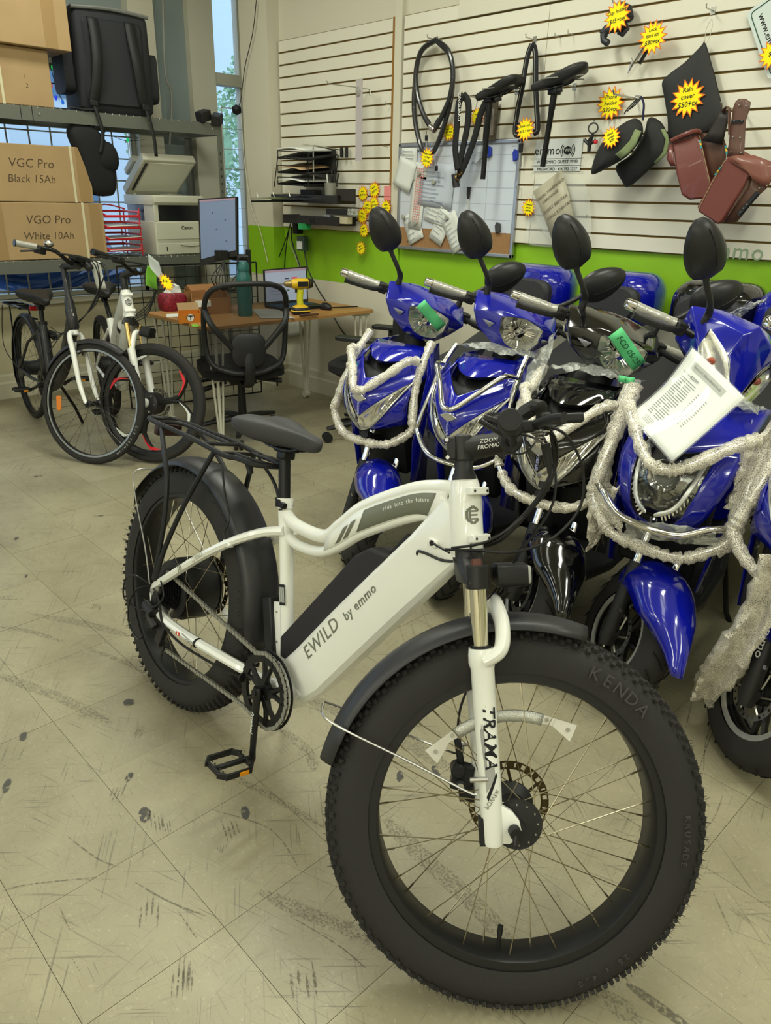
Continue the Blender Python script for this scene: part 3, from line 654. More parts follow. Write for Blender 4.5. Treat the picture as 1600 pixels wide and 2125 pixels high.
def chain(parent, path, y0, y1, m):
    P_ = path; tot = sum((b2-a2).length for a2, b2 in zip(P_, P_[1:])); b = MB(); n_ = int(tot/.0085); acc = 0; i = 0; d = 0
    for k in range(n_):
        s_ = k*.0085
        while i < len(P_)-2 and s_ > acc+(P_[i+1]-P_[i]).length: acc += (P_[i+1]-P_[i]).length; i += 1
        e = (P_[i+1]-P_[i]).normalized(); q = P_[i]+e*(s_-acc); yy = y0+(y1-y0)*k/n_*0
        an = math.atan2(e.z, e.x)
        for sgn in (-1, 1): b.box(q+Vector((0, sgn*(.0034 if k % 2 else .0020), 0)), (.0100, .0013, .0095), Matrix.Rotation(-an, 3, 'Y'), taper=(.8, 1))
        b.box(q, (.0035, .0055, .0035), Matrix.Rotation(-an, 3, 'Y'))
    return b.obj('chain', m, parent, smooth=False)
CH = mat('chain_grey', '8b8a80', .4, metal=.3)
pth = [Vector((.0, -.079, .055)), Vector((.46, -.079, .018))]
for k in range(9): a = R(125-24*k); pth.append(Vector((BBC[0]+math.cos(a)*.094, -.079, BBC[1]+math.sin(a)*.094)))
pth += [Vector((.45, -.079, -.137)), Vector((.055, -.083, -.165)), Vector((.035, -.083, -.175)), Vector((.02, -.083, -.155)), Vector((.045, -.082, -.06)), Vector((.055, -.081, -.03))]
chain(eb, pth, 0, 0, CH)
# derailleur with its wire guard
b = MB(); b.box(L_(-.005, -.03, -.105), (.03, .012, .05)); b.tube(sp([L_(0, -.04, -.11), L_(.0, -.075, -.118), L_(.03, -.10, -.112)], 4), .014, 10)
b.box(L_(.045, -.115, -.100), (.03, .014, .07), Matrix.Rotation(.3, 3, 'Y')); b.disc(L_(.052, -.09, -.09), (0, 1, 0), .018, .008); b.disc(L_(.036, -.160, -.09), (0, 1, 0), .018, .008)
b.tube([L_(.052, -.09, -.096), L_(.036, -.16, -.096)], .006, 6); b.tube([L_(-.03, -.05, -.118), L_(.02, -.06, -.118)], .016, 12); b.obj('derailleur', BLACKP, eb, bevel=.002)
b = MB(); b.tube(sp([L_(-.02, .01, -.115), L_(-.05, -.01, -.14), L_(-.07, -.06, -.15), L_(-.055, -.12, -.15), L_(-.01, -.15, -.14), L_(.0, -.13, -.13)], 6), .0025, 6)
b.tube(sp([L_(-.02, .01, -.115), L_(-.06, .03, -.15), L_(-.10, .0, -.155), L_(-.10, -.06, -.15), L_(-.03, -.07, -.13)], 6), .0025, 6); b.obj('derailleur_guard', BLACKS, eb)
b = MB(); b.tube([L_(0, 0, -.09), L_(0, 0, -.122)], .010, 6); b.disc(L_(0, 0, -.106), (0, 1, 0), .014, .004); b.obj('axle_nut', STEEL, eb)
wire(eb, [(.0, -.118, .01), (.03, -.112, -.02), (.06, -.108, -.075), (.15, -.098, -.098), (.30, -.09, -.088), (.40, -.07, -.082)], .004, BLACKP, 'motor_cable')
wire(eb, [(.02, -.11, .04), (.05, -.112, .0), (.01, -.125, -.05), (-.03, -.13, -.07), (-.01, -.12, -.10)], .0024, BLACKP, 'gear_cable')
for x in (.22, .43): MB().tube([L_(x-.002, -.066, -.078 if x > .4 else -.089), L_(x+.003, -.066, -.078 if x > .4 else -.089)], .0165, 10, flat=.85).obj('cable_tie', BLACKP, eb)
# kickstand, on the far side
b = MB(); b.tube([L_(.40, -.075, .06), L_(.36, -.20, .12), L_(.34, -.30, .155)], [.011, .009, .009], 8); b.obj('kickstand', BLACKS, eb)

# --- steered front assembly, in the fork's own axes
fo = MB()
SX = -.064
fo.tube([(SX, 0, .498), (SX, 0, .52)], .030, 24)
fo.loft([[Vector((SX+math.cos(a)*r_x, math.sin(a)*r_y, z)) for a in [2*PI*k/24 for k in range(24)]] for z, r_x, r_y in ((.520, .029, .030), (.505, .028, .032), (.488, .028, .060), (.472, .027, .086), (.458, .024, .090))])
fork = fo.obj('fork_crown', mat('crown_grey_black', '2c2b2d', .4, metal=.3), eb, FK)
STAN = mat('stanchion_chrome', 'd8d2c0', .06, metal=1.)
for s_ in (-1, 1):
    MB().tube([(-.055, s_*.070, .448), (-.055, s_*.070, .492)], [.0225, .0215], 20).obj('fork_cap', BLACKP, fork, bevel=.002)
    MB().tube([(-.055, s_*.070, .49), (-.055, s_*.070, .503)], [.011, .009], 8).obj('adjuster_knob', mat('rust_brown', '5a3325', .6), fork)
    MB().tube([(-.055, s_*.070, .32), (-.055, s_*.070, .45)], .0160, 24).obj('stanchion', STAN, fork)
    MB().tube([(-.055, s_*.070, .337), (-.055, s_*.070, .343)], .0195, 20).obj('wiper_seal', BLACKP, fork)
lw = MB()
for s_ in (-1, 1):
    lw.tube([(-.054, s_*.070, .338), (-.054, s_*.070, .325), (-.054, s_*.070, .310), (-.0535, s_*.070, .30), (-.052, s_*.070, .20), (-.050, s_*.070, .08), (-.049, s_*.070, -.02), (-.049, s_*.070, -.026)], [.0235, .0250, .0250, .0222, .0212, .0208, .0205, .0185], 28)
    lw.loft([[Vector((x*k_, 0, z*k_))+Vector((-.03, s_*.072+o_, .004)) for x, z in ((-.02, .052), (.0, .042), (.018, .030), (.030, .014), (.033, -.004), (.026, -.020), (.010, -.028), (-.022, -.026))] for o_, k_ in ((-.008, .9), (-.006, 1), (.006, 1), (.008, .9))])
fl_ = lw.obj('fork_lowers', WHITE, fork)
b = MB(); b.tube(sp([(-.050, -.082, .315), (-.020, -.084, .335), (-.012, -.062, .375), (-.016, -.03, .405), (-.018, 0, .412), (-.016, .03, .405), (-.012, .062, .375), (-.02, .084, .335), (-.05, .082, .315)], 6), [.019]*49, 12, flat=.72)
b.obj('fork_brace', WHITE, fork)
def onleg(u, z, lift=.0005, rr_=.0212):   # wraps flat print round the right leg; u = across (m), toward the front
    a = -PI/2+(u-.018)/rr_; return Vector((-.0512+(rr_+lift)*math.cos(a), -.070+(rr_+lift)*math.sin(a), z))
def legpatch(poly, m, name, lift=.0004):
    b = MB(); n_ = len(poly)//2; rows = []
    for (ua, za), (ub, zb) in zip(poly[:n_], poly[::-1][:n_]): rows.append([onleg(ua+(ub-ua)*k/5, za+(zb-za)*k/5, lift) for k in range(6)])
    return b.grid(rows).obj(name, m, fork)
legpatch([(.002, .225), (.004, .17), (.009, .12), (.010, .075), (.028, .105), (.026, .14), (.022, .18), (.016, .235)], mat('fork_decal_grey', '9b9c98', .5), 'fork_decal')
legpatch([(.006, .228), (.012, .18), (.014, .122), (.034, .124), (.033, .18), (.030, .228)], WHITE, 'fork_decal', .0007)
legpatch([(.010, .068), (.013, .060), (.032, .105), (.030, .112)], INK, 'fork_decal', .0009)
t0 = text('fork_lettering', 'TRAMA', .034, INK, fork, Matrix.Identity(4), 0, shear=.25, offset=.0006)
for v in t0.data.vertices:
    x, y = v.co.x, v.co.y; v.co = onleg(.0205+y*.9, .178-x*1.05, .0024)
t0 = text('fork_lettering', 'POWER', .012, GREY, fork, Matrix.Identity(4), 0)
for v in t0.data.vertices:
    x, y = v.co.x, v.co.y; v.co = onleg(.019+y*.8+x*.55, .064+x*.8-y*.5, .0022)
MB().box((-.069, -.072, .0), (.012, .02, .052)).obj('fork_guard', BLACKP, fork, bevel=.002)
b = MB(); b.tube([(-.012, -.084, .004), (-.010, -.100, .002)], .0115, 14); b.tube([(-.010, -.094, .0), (-.012, -.10, -.02)], .006, 8); b.obj('axle_cap', BLACKP, fork, bevel=.001)
fwl = wheel(eb, FK, .362, .104, .262, .080, 'front_wheel', 36, .030, .11, .042, bead=.284)
knobs(fwl, .362, .104)
b = MB()
for s_ in (-1, 1):
    for k in range(12):
        a = 2*PI*k/12; b.sphere((math.cos(a)*.038, s_*.0530, math.sin(a)*.038), .0028, 6)
b.obj('spoke_heads', STEEL, fwl)
b = MB(); b.lathe([(.030, -.052), (.047, -.052), (.047, -.044), (.030, -.030), (.030, .03), (.047, .044), (.047, .052), (.03, .052)], (0, 0, 0), (0, 1, 0), 32); b.obj('hub_flange', BLACKM, fwl)
disc(fwl, .066, .082)
b = MB(); b.tube([(-.055, 0, -.205), (-.055, 0, -.250)], .0045, 8); b.tube([(-.055, 0, -.203), (-.055, 0, -.225)], .0055, 8)
b = MB(); va = math.atan2(-.245, -.040); e = Vector((math.cos(va), 0, math.sin(va))); b.tube([e*.262, e*.232], .0042, 10); b.tube([e*.236, e*.218], .0055, 10); b.obj('valve', BLACKP, fwl)
# tyre sidewall lettering in raised rubber
KT = mat('sidewall_lettering', '3d3b39', .6)
for word, a_c in (('KENDA', R(50)), ('KRUSADE', R(-8)), ('26 x 4.0', R(-62))):
    big = word == 'KENDA'
    for i, ch in enumerate(word):
        if ch == ' ': continue
        a = a_c-((i-(len(word)-1)/2)*(.088 if big else .045)); r_ = .318; e = Vector((math.cos(a), 0, math.sin(a))); tg = Vector((math.sin(a), 0, -math.cos(a)))
        mm = frameM(e*r_+Vector((0, -.0518, 0)), tg, e, tg.cross(e)); text('sidewall_lettering', ch, .034 if big else .016, KT, fwl, mm, .0008)
# spoke reflector
RFL = mat('reflector_clear', 'cfd0c8', .15, metal=.6, bump=.8, bscale=500); RFB = mat('reflector_bracket', 'd6d4c8', .4)
def arcp(a, r_, y=-.012): return Vector((math.cos(a)*r_, y, math.sin(a)*r_))
RA = R(97)
b = MB(); b.grid([[arcp(RA+R(d), r_) for r_ in (.183, .194, .205)] for d in range(-26, 27, 4)]); rf = b.obj('reflector', RFL, fwl, solid=.006)
for s_ in (-1, 1):
    b = MB(); pts = [(18, .190), (20, .204), (33, .203), (42, .205), (42, .172), (40, .172), (38, .182), (30, .186)]
    q = [arcp(RA+s_*R(d), r_, -.013) for d, r_ in ((22, .186), (22, .205), (32, .205), (44, .214), (46, .180), (32, .190))]
    b.add(q, [tuple(range(6))]); b.obj('reflector_bracket', RFB, rf, solid=.003, smooth=False)
    [MB().disc(arcp(RA+s_*R(d_), .197, -.016), (0, 1, 0), .004, .003, 10).obj('bolt', STEEL, rf) for d_ in (28, 41)]
# front mudguard, stays
mudguard(eb, FK, (0, 0, 0), .392, .112, R(161), R(66), 'front_mudguard')
wire(eb, [(-.078, -.088, .075), (-.092, -.088, .078), (-.20, -.074, .135), (-.30, -.068, .187), (-.352, -.052, .215), (-.362, 0, .225), (-.35, .055, .215), (-.22, .075, .15), (-.10, .085, .095), (-.085, .085, .115)], .0024, STEEL, 'mudguard_stay', FK)
MB().tube([(-.055, -.088, .10), (-.088, -.088, .10)], .005, 8).obj('stay_bolt', STEEL, eb, FK); MB().tube([(-.075, .08, .115), (-.09, .08, .115)], .005, 8).obj('stay_bolt', STEEL, eb, FK)
# brake caliper on the left leg
b = MB(); b.box((-.092, .066, .055), (.042, .030, .052), Matrix.Rotation(.25, 3, 'Y')); b.tube([(-.10, .045, .07), (-.10, .085, .07)], .015, 12); b.box((-.095, .072, .105), (.014, .018, .05), Matrix.Rotation(-.1, 3, 'Y'))
b.box((-.085, .066, .02), (.03, .02, .03)); b.tube([(-.098, .038, .046), (-.098, .032, .046)], .011, 10); b.obj('brake_caliper', BLACKP, fork, bevel=.004)
MB().tube([(-.098, .034, .046), (-.098, .028, .046)], .007, 8).obj('caliper_bolt', STEEL, fork)
wire(fork, [(-.098, .074, .125), (-.088, .074, .19), (-.058, .075, .26), (-.03, .06, .34), (-.01, .03, .42), (.03, -.01, .50), (.10, -.03, .60), (.10, -.04, .70), (.06, -.06, .735)], .0026, BLACKP, 'brake_cable')
# headlight on the brace
b = MB(); b.loft([[Vector((x, y*sc_,   .466+z*sc_)) for y, z in rr(.078, .044, .010, 3)] for x, sc_ in ((-.020, .7), (-.012, 1), (.030, 1.02), (.046, .96))]); hl = b.obj('headlight', BLACKP, eb, FK)
MB().loft([[Vector((x, y*sc_, .466+z*sc_)) for y, z in rr(.072, .038, .010, 3)] for x, sc_ in ((.046, 1), (.052, .9))]).obj('headlight_lens', mat('lens_grey', 'a9aaa6', .08, spec=.8), hl)
b = MB(); b.tube(sp([(-.02, 0, .412), (.0, 0, .425), (.008, 0, .435)], 3), .008, 8); b.obj('headlight_bracket', BLACKS, hl)
wire(eb, [(-.01, .005, .44), (-.04, -.03, .42), (-.045, -.05, .46), (-.06, -.035, .50), (-.06, -.03, .53)], .002, BLACKP, 'light_cable', FK)
# steerer spacers, stem, bar
b = MB(); b.tube([(SX, 0, .655), (SX, 0, .663), (SX, 0, .675), (SX, 0, .70)], [.0245, .0235, .0185, .0180], 20); b.obj('headset_spacer', BLACKM, eb, FK)
b = MB(); b.tube([(SX, 0, .690), (SX, 0, .742)], .0205, 20); b.box((SX-.022, 0, .716), (.016, .034, .046)); b.tube([(SX, 0, .716), (-.035, 0, .718), (.012, 0, .724), (.020, 0, .724)], [.0235, .0235, .0215, .0225], 14, upv=(0, 0, 1)); b.tube([(.026, -.026, .724), (.026, .026, .724)], .0235, 20)
st = b.obj('stem', BLACKM, eb, FK, bevel=.004)
for z in (.699, .733): MB().tube([(SX-.032, -.0205, z), (SX-.032, -.0125, z)], .0038, 10).obj('bolt', STEEL, st)
text('stem_lettering', 'ZOOM\nPROMAX', .0115, mat('decal_white', 'e8e8e0', .5), st, Matrix.Translation((-.016, -.0238, .722)) @ Matrix.Rotation(R(-6), 4, 'Y') @ Matrix.Rotation(R(90), 4, 'X'), .0003, shear=.25, lsp=.95)
bar_pts = sp([(-.022, .345, .735), (-.008, .24, .730), (.012, .14, .729), (.026, .06, .724), (.026, 0, .724), (.026, -.06, .724), (.012, -.14, .729), (-.008, -.24, .726), (-.022, -.345, .722)], 6)
hb = MB().tube(bar_pts, [.0112]*len(bar_pts), 14).obj('handlebar', BLACKS, eb, FK)
GR = mat('grip_rubber', '252527', .75, bump=.5, bscale=350)
for s_ in (-1, 1):
    g = [Vector((-.008-.014*k/6, s_*(.235+.018*k), .727-.0004*k)) for k in range(7)]
    MB().tube(g, [.0165, .0150, .0155, .0160, .0158, .0172, .0190], 20).obj('grip', GR, hb, bevel=.002)
    MB().tube([g[-1]-Vector((0, s_*.001, 0)), g[-1]+Vector((0, s_*.005, 0))], [.0190, .0165], 22).obj('grip_end', GR, hb)
    # brake lever and clamp
    b = MB(); b.tube([(.004, s_*.195, .728), (.004, s_*.213, .728)], .0165, 16); b.box((.024, s_*.200, .730), (.03, .022, .020)); b.tube([(.016, s_*.150, .732), (.020, s_*.19, .732)], [.009, .011], 10)
    b.obj('lever_clamp', BLACKP, hb, bevel=.003)
    b = MB(); b.tube(sp([(.034, s_*.196, .732), (.046, s_*.225, .733), (.050, s_*.27, .731), (.052, s_*.32, .727), (.060, s_*.340, .725)], 5), [.006]+[.0065]*19+[.0075], 10, flat=1.2); b.obj('brake_lever', BLACKM, hb)
    wire(hb, [(.018, s_*.150, .732), (.035, s_*.11, .745), (.075, s_*.05, .74), (.105, s_*.0, .70), (.10, -.02, .64), (.045, -.035, .58), (-.03, -.06, .535), (-.10, -.055, .525)], .0026, BLACKP, 'brake_cable')
b = MB(); b.box((-.018, -.178, .742), (.052, .026, .012), Matrix.Rotation(.35, 3, 'Y')); b.box((-.030, -.185, .733), (.05, .018, .008), Matrix.Rotation(.6, 3, 'Y')); b.obj('thumb_lever', BLACKP, hb, bevel=.003)
for k in range(8): MB().box((-.044+.005*k, -.1915, .728+.0022*k), (.002, .004, .012), Matrix.Rotation(.35, 3, 'Y')).obj('lever_rib', BLACKP, hb)
b = MB(); b.box((.02, -.145, .752), (.034, .03, .026)); b.tube(sp([(.03, -.15, .758), (.05, -.16, .768), (.06, -.175, .762)], 4), [.014]*8+[.008], 10); b.tube([(-.02, -.12, .752), (.01, -.12, .76)], .008, 8); b.box((.0, -.10, .765), (.05, .008, .01)); b.obj('gear_shifter', BLACKP, hb, bevel=.004)
b = MB(); b.box((.06, -.20, .742), (.018, .02, .02)); b.box((.095, -.205, .7405), (.055, .016, .017)); b.obj('adjuster_block', BLACKP, hb, bevel=.004)
b = MB(); 
for k in range(4): b.tube([(.042+.005*k, -.195, .72+.0*k), (.042+.005*k, -.195, .7215)], .010, 10)
for k in range(4): b.lathe([(.007, -.0018), (.010, 0), (.007, .0018)], (.046, -.205, .722-.006*k), (0, 0, 1), 14)
b.obj('cable_adjuster', STEEL, hb)
b = MB(); b.box((.022, .05, .765), (.014, .055, .035)); b.obj('display', BLACKP, hb, bevel=.003)
# cable loom in front of the head tube
for k, (dx, dy) in enumerate(((0, 0), (.004, .006), (.002, -.006), (.007, 0))):
    wire(hb, [(.05, -.16+.02*k, .735), (.085+dx, -.10, .735-.003*k), (.098+dx, -.06+dy, .68), (.082+dx, -.05+dy, .635), (.05+dx, -.035+dy, .59), (-.0, -.01+dy, .545-.004*k), (-.055, .035+dy, .515)], .0027, BLACKP, 'control_cable')
wire(hb, [(.075, -.12, .74), (.115, -.11, .72), (.145, -.09, .66), (.140, -.075, .59), (.09, -.06, .535), (.02, -.05, .512), (-.05, -.055, .518), (-.112, -.055, .523)], .0028, BLACKP, 'control_cable')
wire(hb, [(.0, -.19, .71), (.005, -.185, .688), (.03, -.17, .69), (.055, -.15, .715), (.06, -.13, .735)], .0018, BLACKP, 'control_cable')
b = MB(); b.tube([(.080, -.085, .71), (.086, -.08, .672)], [.009, .008], 12); b.tube([(.086, -.08, .672), (.088, -.078, .655)], [.0055, .005], 10); b.tube([(.082, -.05, .642), (.080, -.048, .630)], .0105, 10); b.obj('cable_connector', BLACKP, hb)
# head tube furniture: two rack lugs, head badge, cable port
for t in (.80, .22):
    c = hd[-1].lerp(hd[0], 1-t)+Vector((0, 0, 0)); c = Vector((.919, 0, .597)).lerp(Vector((.970, 0, .448)), 1-t)
    Rm = Matrix.Rotation(R(-19.7), 3, 'Y'); b = MB(); ex = Vector((math.cos(R(-19.7+0)), 0, 0))
    fx = Vector((.9417, 0, .3364)); b.box(c+fx*.037+Vector((0, -.006, 0)), (.016, .052, .015), Matrix.Rotation(R(-19.66), 3, 'Y')); 
    for y in (-.034, .026): b.tube([c+fx*.030+Vector((0, y*.6, 0)), c+fx*.039+Vector((0, y*.75, 0))], .009, 10)
    lg = b.obj('rack_lug', WHITE, eb, bevel=.002)
    for y in (-.024, .014): MB().tube([c+fx*.0445+Vector((0, y, 0)), c+fx*.0458+Vector((0, y, 0))], .0028, 8).obj('lug_hole', INK, lg)
c = Vector((.919, 0, .597)).lerp(Vector((.970, 0, .448)), .49); fx = Vector((.9417, 0, .3364)); az = Vector((-.3364, 0, .9417)); ay = Vector((0, 1, 0))
bd = MB()
def onhead(u, v): a = u/.0328-.42; return c+fx*(.0333*math.cos(a))+ay*(.0333*math.sin(a))+az*v
def stroke(p, q, w_=.0056):
    p = Vector(p); q = Vector(q); d = (q-p).normalized(); n_ = Vector((-d.y, d.x))*w_/2
    bd.grid([[onhead(*(p+(q-p)*k/4-n_)), onhead(*(p+(q-p)*k/4+n_))] for k in range(5)])
hx = [(.013*math.cos(R(90+60*k)), .0155*math.sin(R(90+60*k))*1.05) for k in range(6)]
hx = [(x*1.1, y) for x, y in hx]
for k in (0, 1, 2, 3): stroke(hx[k], hx[(k+1) % 6]) if k != 3 else None
stroke(hx[0], hx[5]); stroke(hx[3], hx[4]); 
for v in (.0075, 0, -.0075): stroke((-.007, v), (.010, v), .0036)
stroke((-.0065, .0075), (-.0065, -.0075), .0036)
bd.obj('head_badge', GREY, eb, solid=.0006, smooth=False)
p = dt(.80, -.038); b = MB(); b.loft([[Vector((.905+x*.9417*0+x, y_, .455+z)) for x, z in rr(.030, .018, .0085, 3)] for y_ in (-.020, -.036)]); b.obj('cable_port', WHITE, eb, bevel=.003)
MB().tube([(.905, -.0355, .455), (.905, -.0372, .455)], .0058, 12).obj('port_hole', INK, eb)
wire(eb, [(.905, -.034, .455), (.93, -.042, .456), (.96, -.044, .455)], .0026, BLACKP, 'brake_cable'); wire(eb, [(.875, -.025, .405), (.872, -.035, .425), (.90, -.042, .432), (.94, -.03, .43), (.975, .0, .44)], .003, BLACKP, 'motor_cable')
# ================================================================ SCOOTERS
LEAN = {}
def tube_light_noop(): pass
WRAP = D.materials.new('bubble_wrap'); WRAP.use_nodes = True
def _wrap():
    n = WRAP.node_tree; p = n.nodes['Principled BSDF']; L = n.links.new
    p.inputs['Base Color'].default_value = lin('efe9d8'); p.inputs['Roughness'].default_value = .25; p.inputs['Specular IOR Level'].default_value = .9
    tc = n.nodes.new('ShaderNodeTexCoord'); v = n.nodes.new('ShaderNodeTexVoronoi'); v.feature = 'DISTANCE_TO_EDGE'; v.inputs['Scale'].default_value = 190; L(tc.outputs['Object'], v.inputs['Vector'])
    t = n.nodes.new('ShaderNodeTexNoise'); t.inputs['Scale'].default_value = 22; t.inputs['Detail'].default_value = 5; L(tc.outputs['Object'], t.inputs['Vector'])
    b = n.nodes.new('ShaderNodeBump'); b.inputs['Strength'].default_value = .8; b.inputs['Distance'].default_value = .003; L(v.outputs['Distance'], b.inputs['Height']); L(b.outputs[0], p.inputs['Normal'])
    m1 = n.nodes.new('ShaderNodeMapRange'); m1.inputs[1].default_value = .0; m1.inputs[2].default_value = .20; m1.inputs[3].default_value = .85; m1.inputs[4].default_value = .14; L(v.outputs['Distance'], m1.inputs[0])
    m2 = n.nodes.new('ShaderNodeMapRange'); m2.inputs[1].default_value = .40; m2.inputs[2].default_value = .62; m2.inputs[3].default_value = .0; m2.inputs[4].default_value = .32; L(t.outputs['Fac'], m2.inputs[0])
    a = n.nodes.new('ShaderNodeMath'); a.operation = 'ADD'; a.use_clamp = True; L(m1.outputs[0], a.inputs[0]); L(m2.outputs[0], a.inputs[1]); L(a.outputs[0], p.inputs['Alpha'])
_wrap()
FILM = D.materials.new('clear_film'); FILM.use_nodes = True
def _film():
    n = FILM.node_tree; p = n.nodes['Principled BSDF']; L = n.links.new
    p.inputs['Base Color'].default_value = lin('c9ccc6'); p.inputs['Roughness'].default_value = .12; p.inputs['Specular IOR Level'].default_value = 1.
    tc = n.nodes.new('ShaderNodeTexCoord'); t = n.nodes.new('ShaderNodeTexNoise'); t.inputs['Scale'].default_value = 14; t.inputs['Detail'].default_value = 5; t.inputs['Distortion'].default_value = 2; L(tc.outputs['Object'], t.inputs['Vector'])
    b = n.nodes.new('ShaderNodeBump'); b.inputs['Strength'].default_value = 1.; b.inputs['Distance'].default_value = .02; L(t.outputs['Fac'], b.inputs['Height']); L(b.outputs[0], p.inputs['Normal'])
    mr = n.nodes.new('ShaderNodeMapRange'); mr.inputs[1].default_value = .45; mr.inputs[2].default_value = .62; mr.inputs[3].default_value = .22; mr.inputs[4].default_value = .8; L(t.outputs['Fac'], mr.inputs[0]); L(mr.outputs[0], p.inputs['Alpha'])
_film()
GTAPE = mat('green_tape', '62cf88', .6, emit=0)
REFL = mat('lamp_reflector', 'f2f2ec', .22, metal=.85, bump=.5, bscale=40)
LENS = mat('clear_lens', 'ffffff', .03, trans=1., ior=1.12, spec=.6)
BLK_SEAT = mat('seat_vinyl', '242426', .5, bump=.2, bscale=300)
MIRB = mat('mirror_shell', '232324', .36, spec=.4)
UNDER = mat('underbody_black', '0f0f10', .6)
RK_ = R(24); SA = Vector((-math.sin(RK_), 0, math.cos(RK_))); SO = Vector((-.03, 0, .215))
def steerM(a): return Matrix.Translation(SO) @ Matrix.Rotation(a, 4, SA) @ Matrix.Translation(-SO)
def mirror_pair(parent, mx, tint=None):
    for s_ in (-1, 1):
        B_ = Vector((-.415, s_*.135, 1.075)); T_0 = Vector((-.405, s_*.205, 1.175)); C_ = Vector((-.407, s_*.268, 1.250))
        b = MB(); b.tube(sp([B_, B_+Vector((0, s_*.004, .03)), (-.40, s_*.165, 1.135), T_0, T_0+Vector((0, s_*.016, .02))], 5), [.0115]*8+[.009]*8+[.0095, .011, .012, .013, .015], 12); b.tube([B_-Vector((0, 0, .018)), B_+Vector((0, 0, .01))], .013, 8)
        st_ = b.obj('mirror_arm', MIRB, parent, mx)
        ax = Vector((0, s_*.71, .70)).normalized(); wd = ax.cross(Vector((1, 0, 0))).normalized(); rings = []
        for k in range(15):
            t = k/14; u = -.088+.176*t; hw = .0590*(math.sin(PI*min(1, t*.97+.02)**.80))**.50*(1-.10*t)+.003
            if k == 0: hw = .009
            dp = .026*(math.sin(PI*t))**.6+.003
            rings.append([C_+ax*u+wd*(math.cos(2*PI*q/20)*hw)+Vector((dp*math.sin(2*PI*q/20)*(1.25 if math.sin(2*PI*q/20) > 0 else .35), 0, 0)) for q in range(20)])
        sh = MB().loft(rings).obj('mirror_shell', MIRB, parent, mx)
        MB().loft([[C_+ax*(u*.9)+wd*(v*.88)+Vector((x, 0, 0)) for u, v in [(.085*math.cos(2*PI*q/20), .050*math.sin(2*PI*q/20)) for q in range(20)]] for x in (-.0105, -.0125)]).obj('mirror_glass', CHROME, sh)
        ridge = MB(); ridge.tube([C_+ax*u+wd*(.02-.16*(u+.0)**2*10)+Vector((.0335-.0*u-abs(u)**2*2.3, 0, 0)) for u in [-.05+.012*k for k in range(10)]], .0018, 5); ridge.obj('shell_ridge', MIRB, sh)
def alloy_wheel(parent, mx, Ro=.215, rr_=.130, w_=.085, name='front_wheel', rim_edge=True, y_sp=5):
    ro = MB().lathe([(rr_-.008, -.034), (rr_+.004, -.036), (rr_+.006, -.028), (rr_-.012, -.014), (rr_-.014, 0), (rr_-.012, .014), (rr_+.006, .028), (rr_+.004, .036), (rr_-.008, .034)], (0, 0, 0), (0, 1, 0), 56, closed=True).obj(name, BLACKS, parent, mx)
    for s_ in (-1, 1): MB().lathe([(rr_-.014, s_*.036), (rr_-.006, s_*.0395), (rr_+.001, s_*.040), (rr_+.006, s_*.036), (rr_-.010, s_*.030)], (0, 0, 0), (0, 1, 0), 56, closed=True).obj('rim_edge', mat('rim_polished', 'dcdcd6', .22, metal=.7), ro)
    prof = [(rr_+.004+(Ro-rr_-.004)*math.sin(PI*k/14)**.6, -math.cos(PI*k/14)*w_/2) for k in range(15)]
    MB().lathe(prof, (0, 0, 0), (0, 1, 0), 64).obj('tyre', RUBBER, ro)
    g = MB()
    for k in range(22):
        a = 2*PI*k/22
        for s_ in (-1, 1):
            pts = []
            for j in range(5):
                t = j/4; yy = s_*t*w_*.44; aa = a+s_*.0+t*.20+(.07 if s_ > 0 else 0); rad = Ro+.0008-(Ro-rr_)*.30*(abs(yy)/(w_/2))**3
                pts.append(Vector((math.cos(aa)*rad, yy, math.sin(aa)*rad)))
            g.tube(pts, .0022, 4)
    g.obj('tread_grooves', mat('groove_black', '090909', .9), ro)
    for k in range(y_sp):
        a = 2*PI*k/y_sp+.3; e = Vector((math.cos(a), 0, math.sin(a))); p_ = Vector((-math.sin(a), 0, math.cos(a)))
        sp_ = MB()
        for s_ in (-1, 1): sp_.tube([e*.024+p_*s_*.010, e*.075+p_*s_*.013, e*(rr_-.008)+p_*s_*.020], [.010, .0085, .0075], 6, flat=1.4, upv=(0, 1, 0))
        sp_.obj('wheel_spoke', BLACKS, ro)
    b = MB(); b.disc((0, 0, 0), (0, 1, 0), .034, .07, 24); b.obj('hub', BLACKM, ro); MB().tube([(0, -.062, 0), (0, .062, 0)], .015, 18).obj('hub_cap', CHROME, ro)
    disc(ro, -.042, .080, STEEL); return ro
HUB = Vector((0, 0, .215))
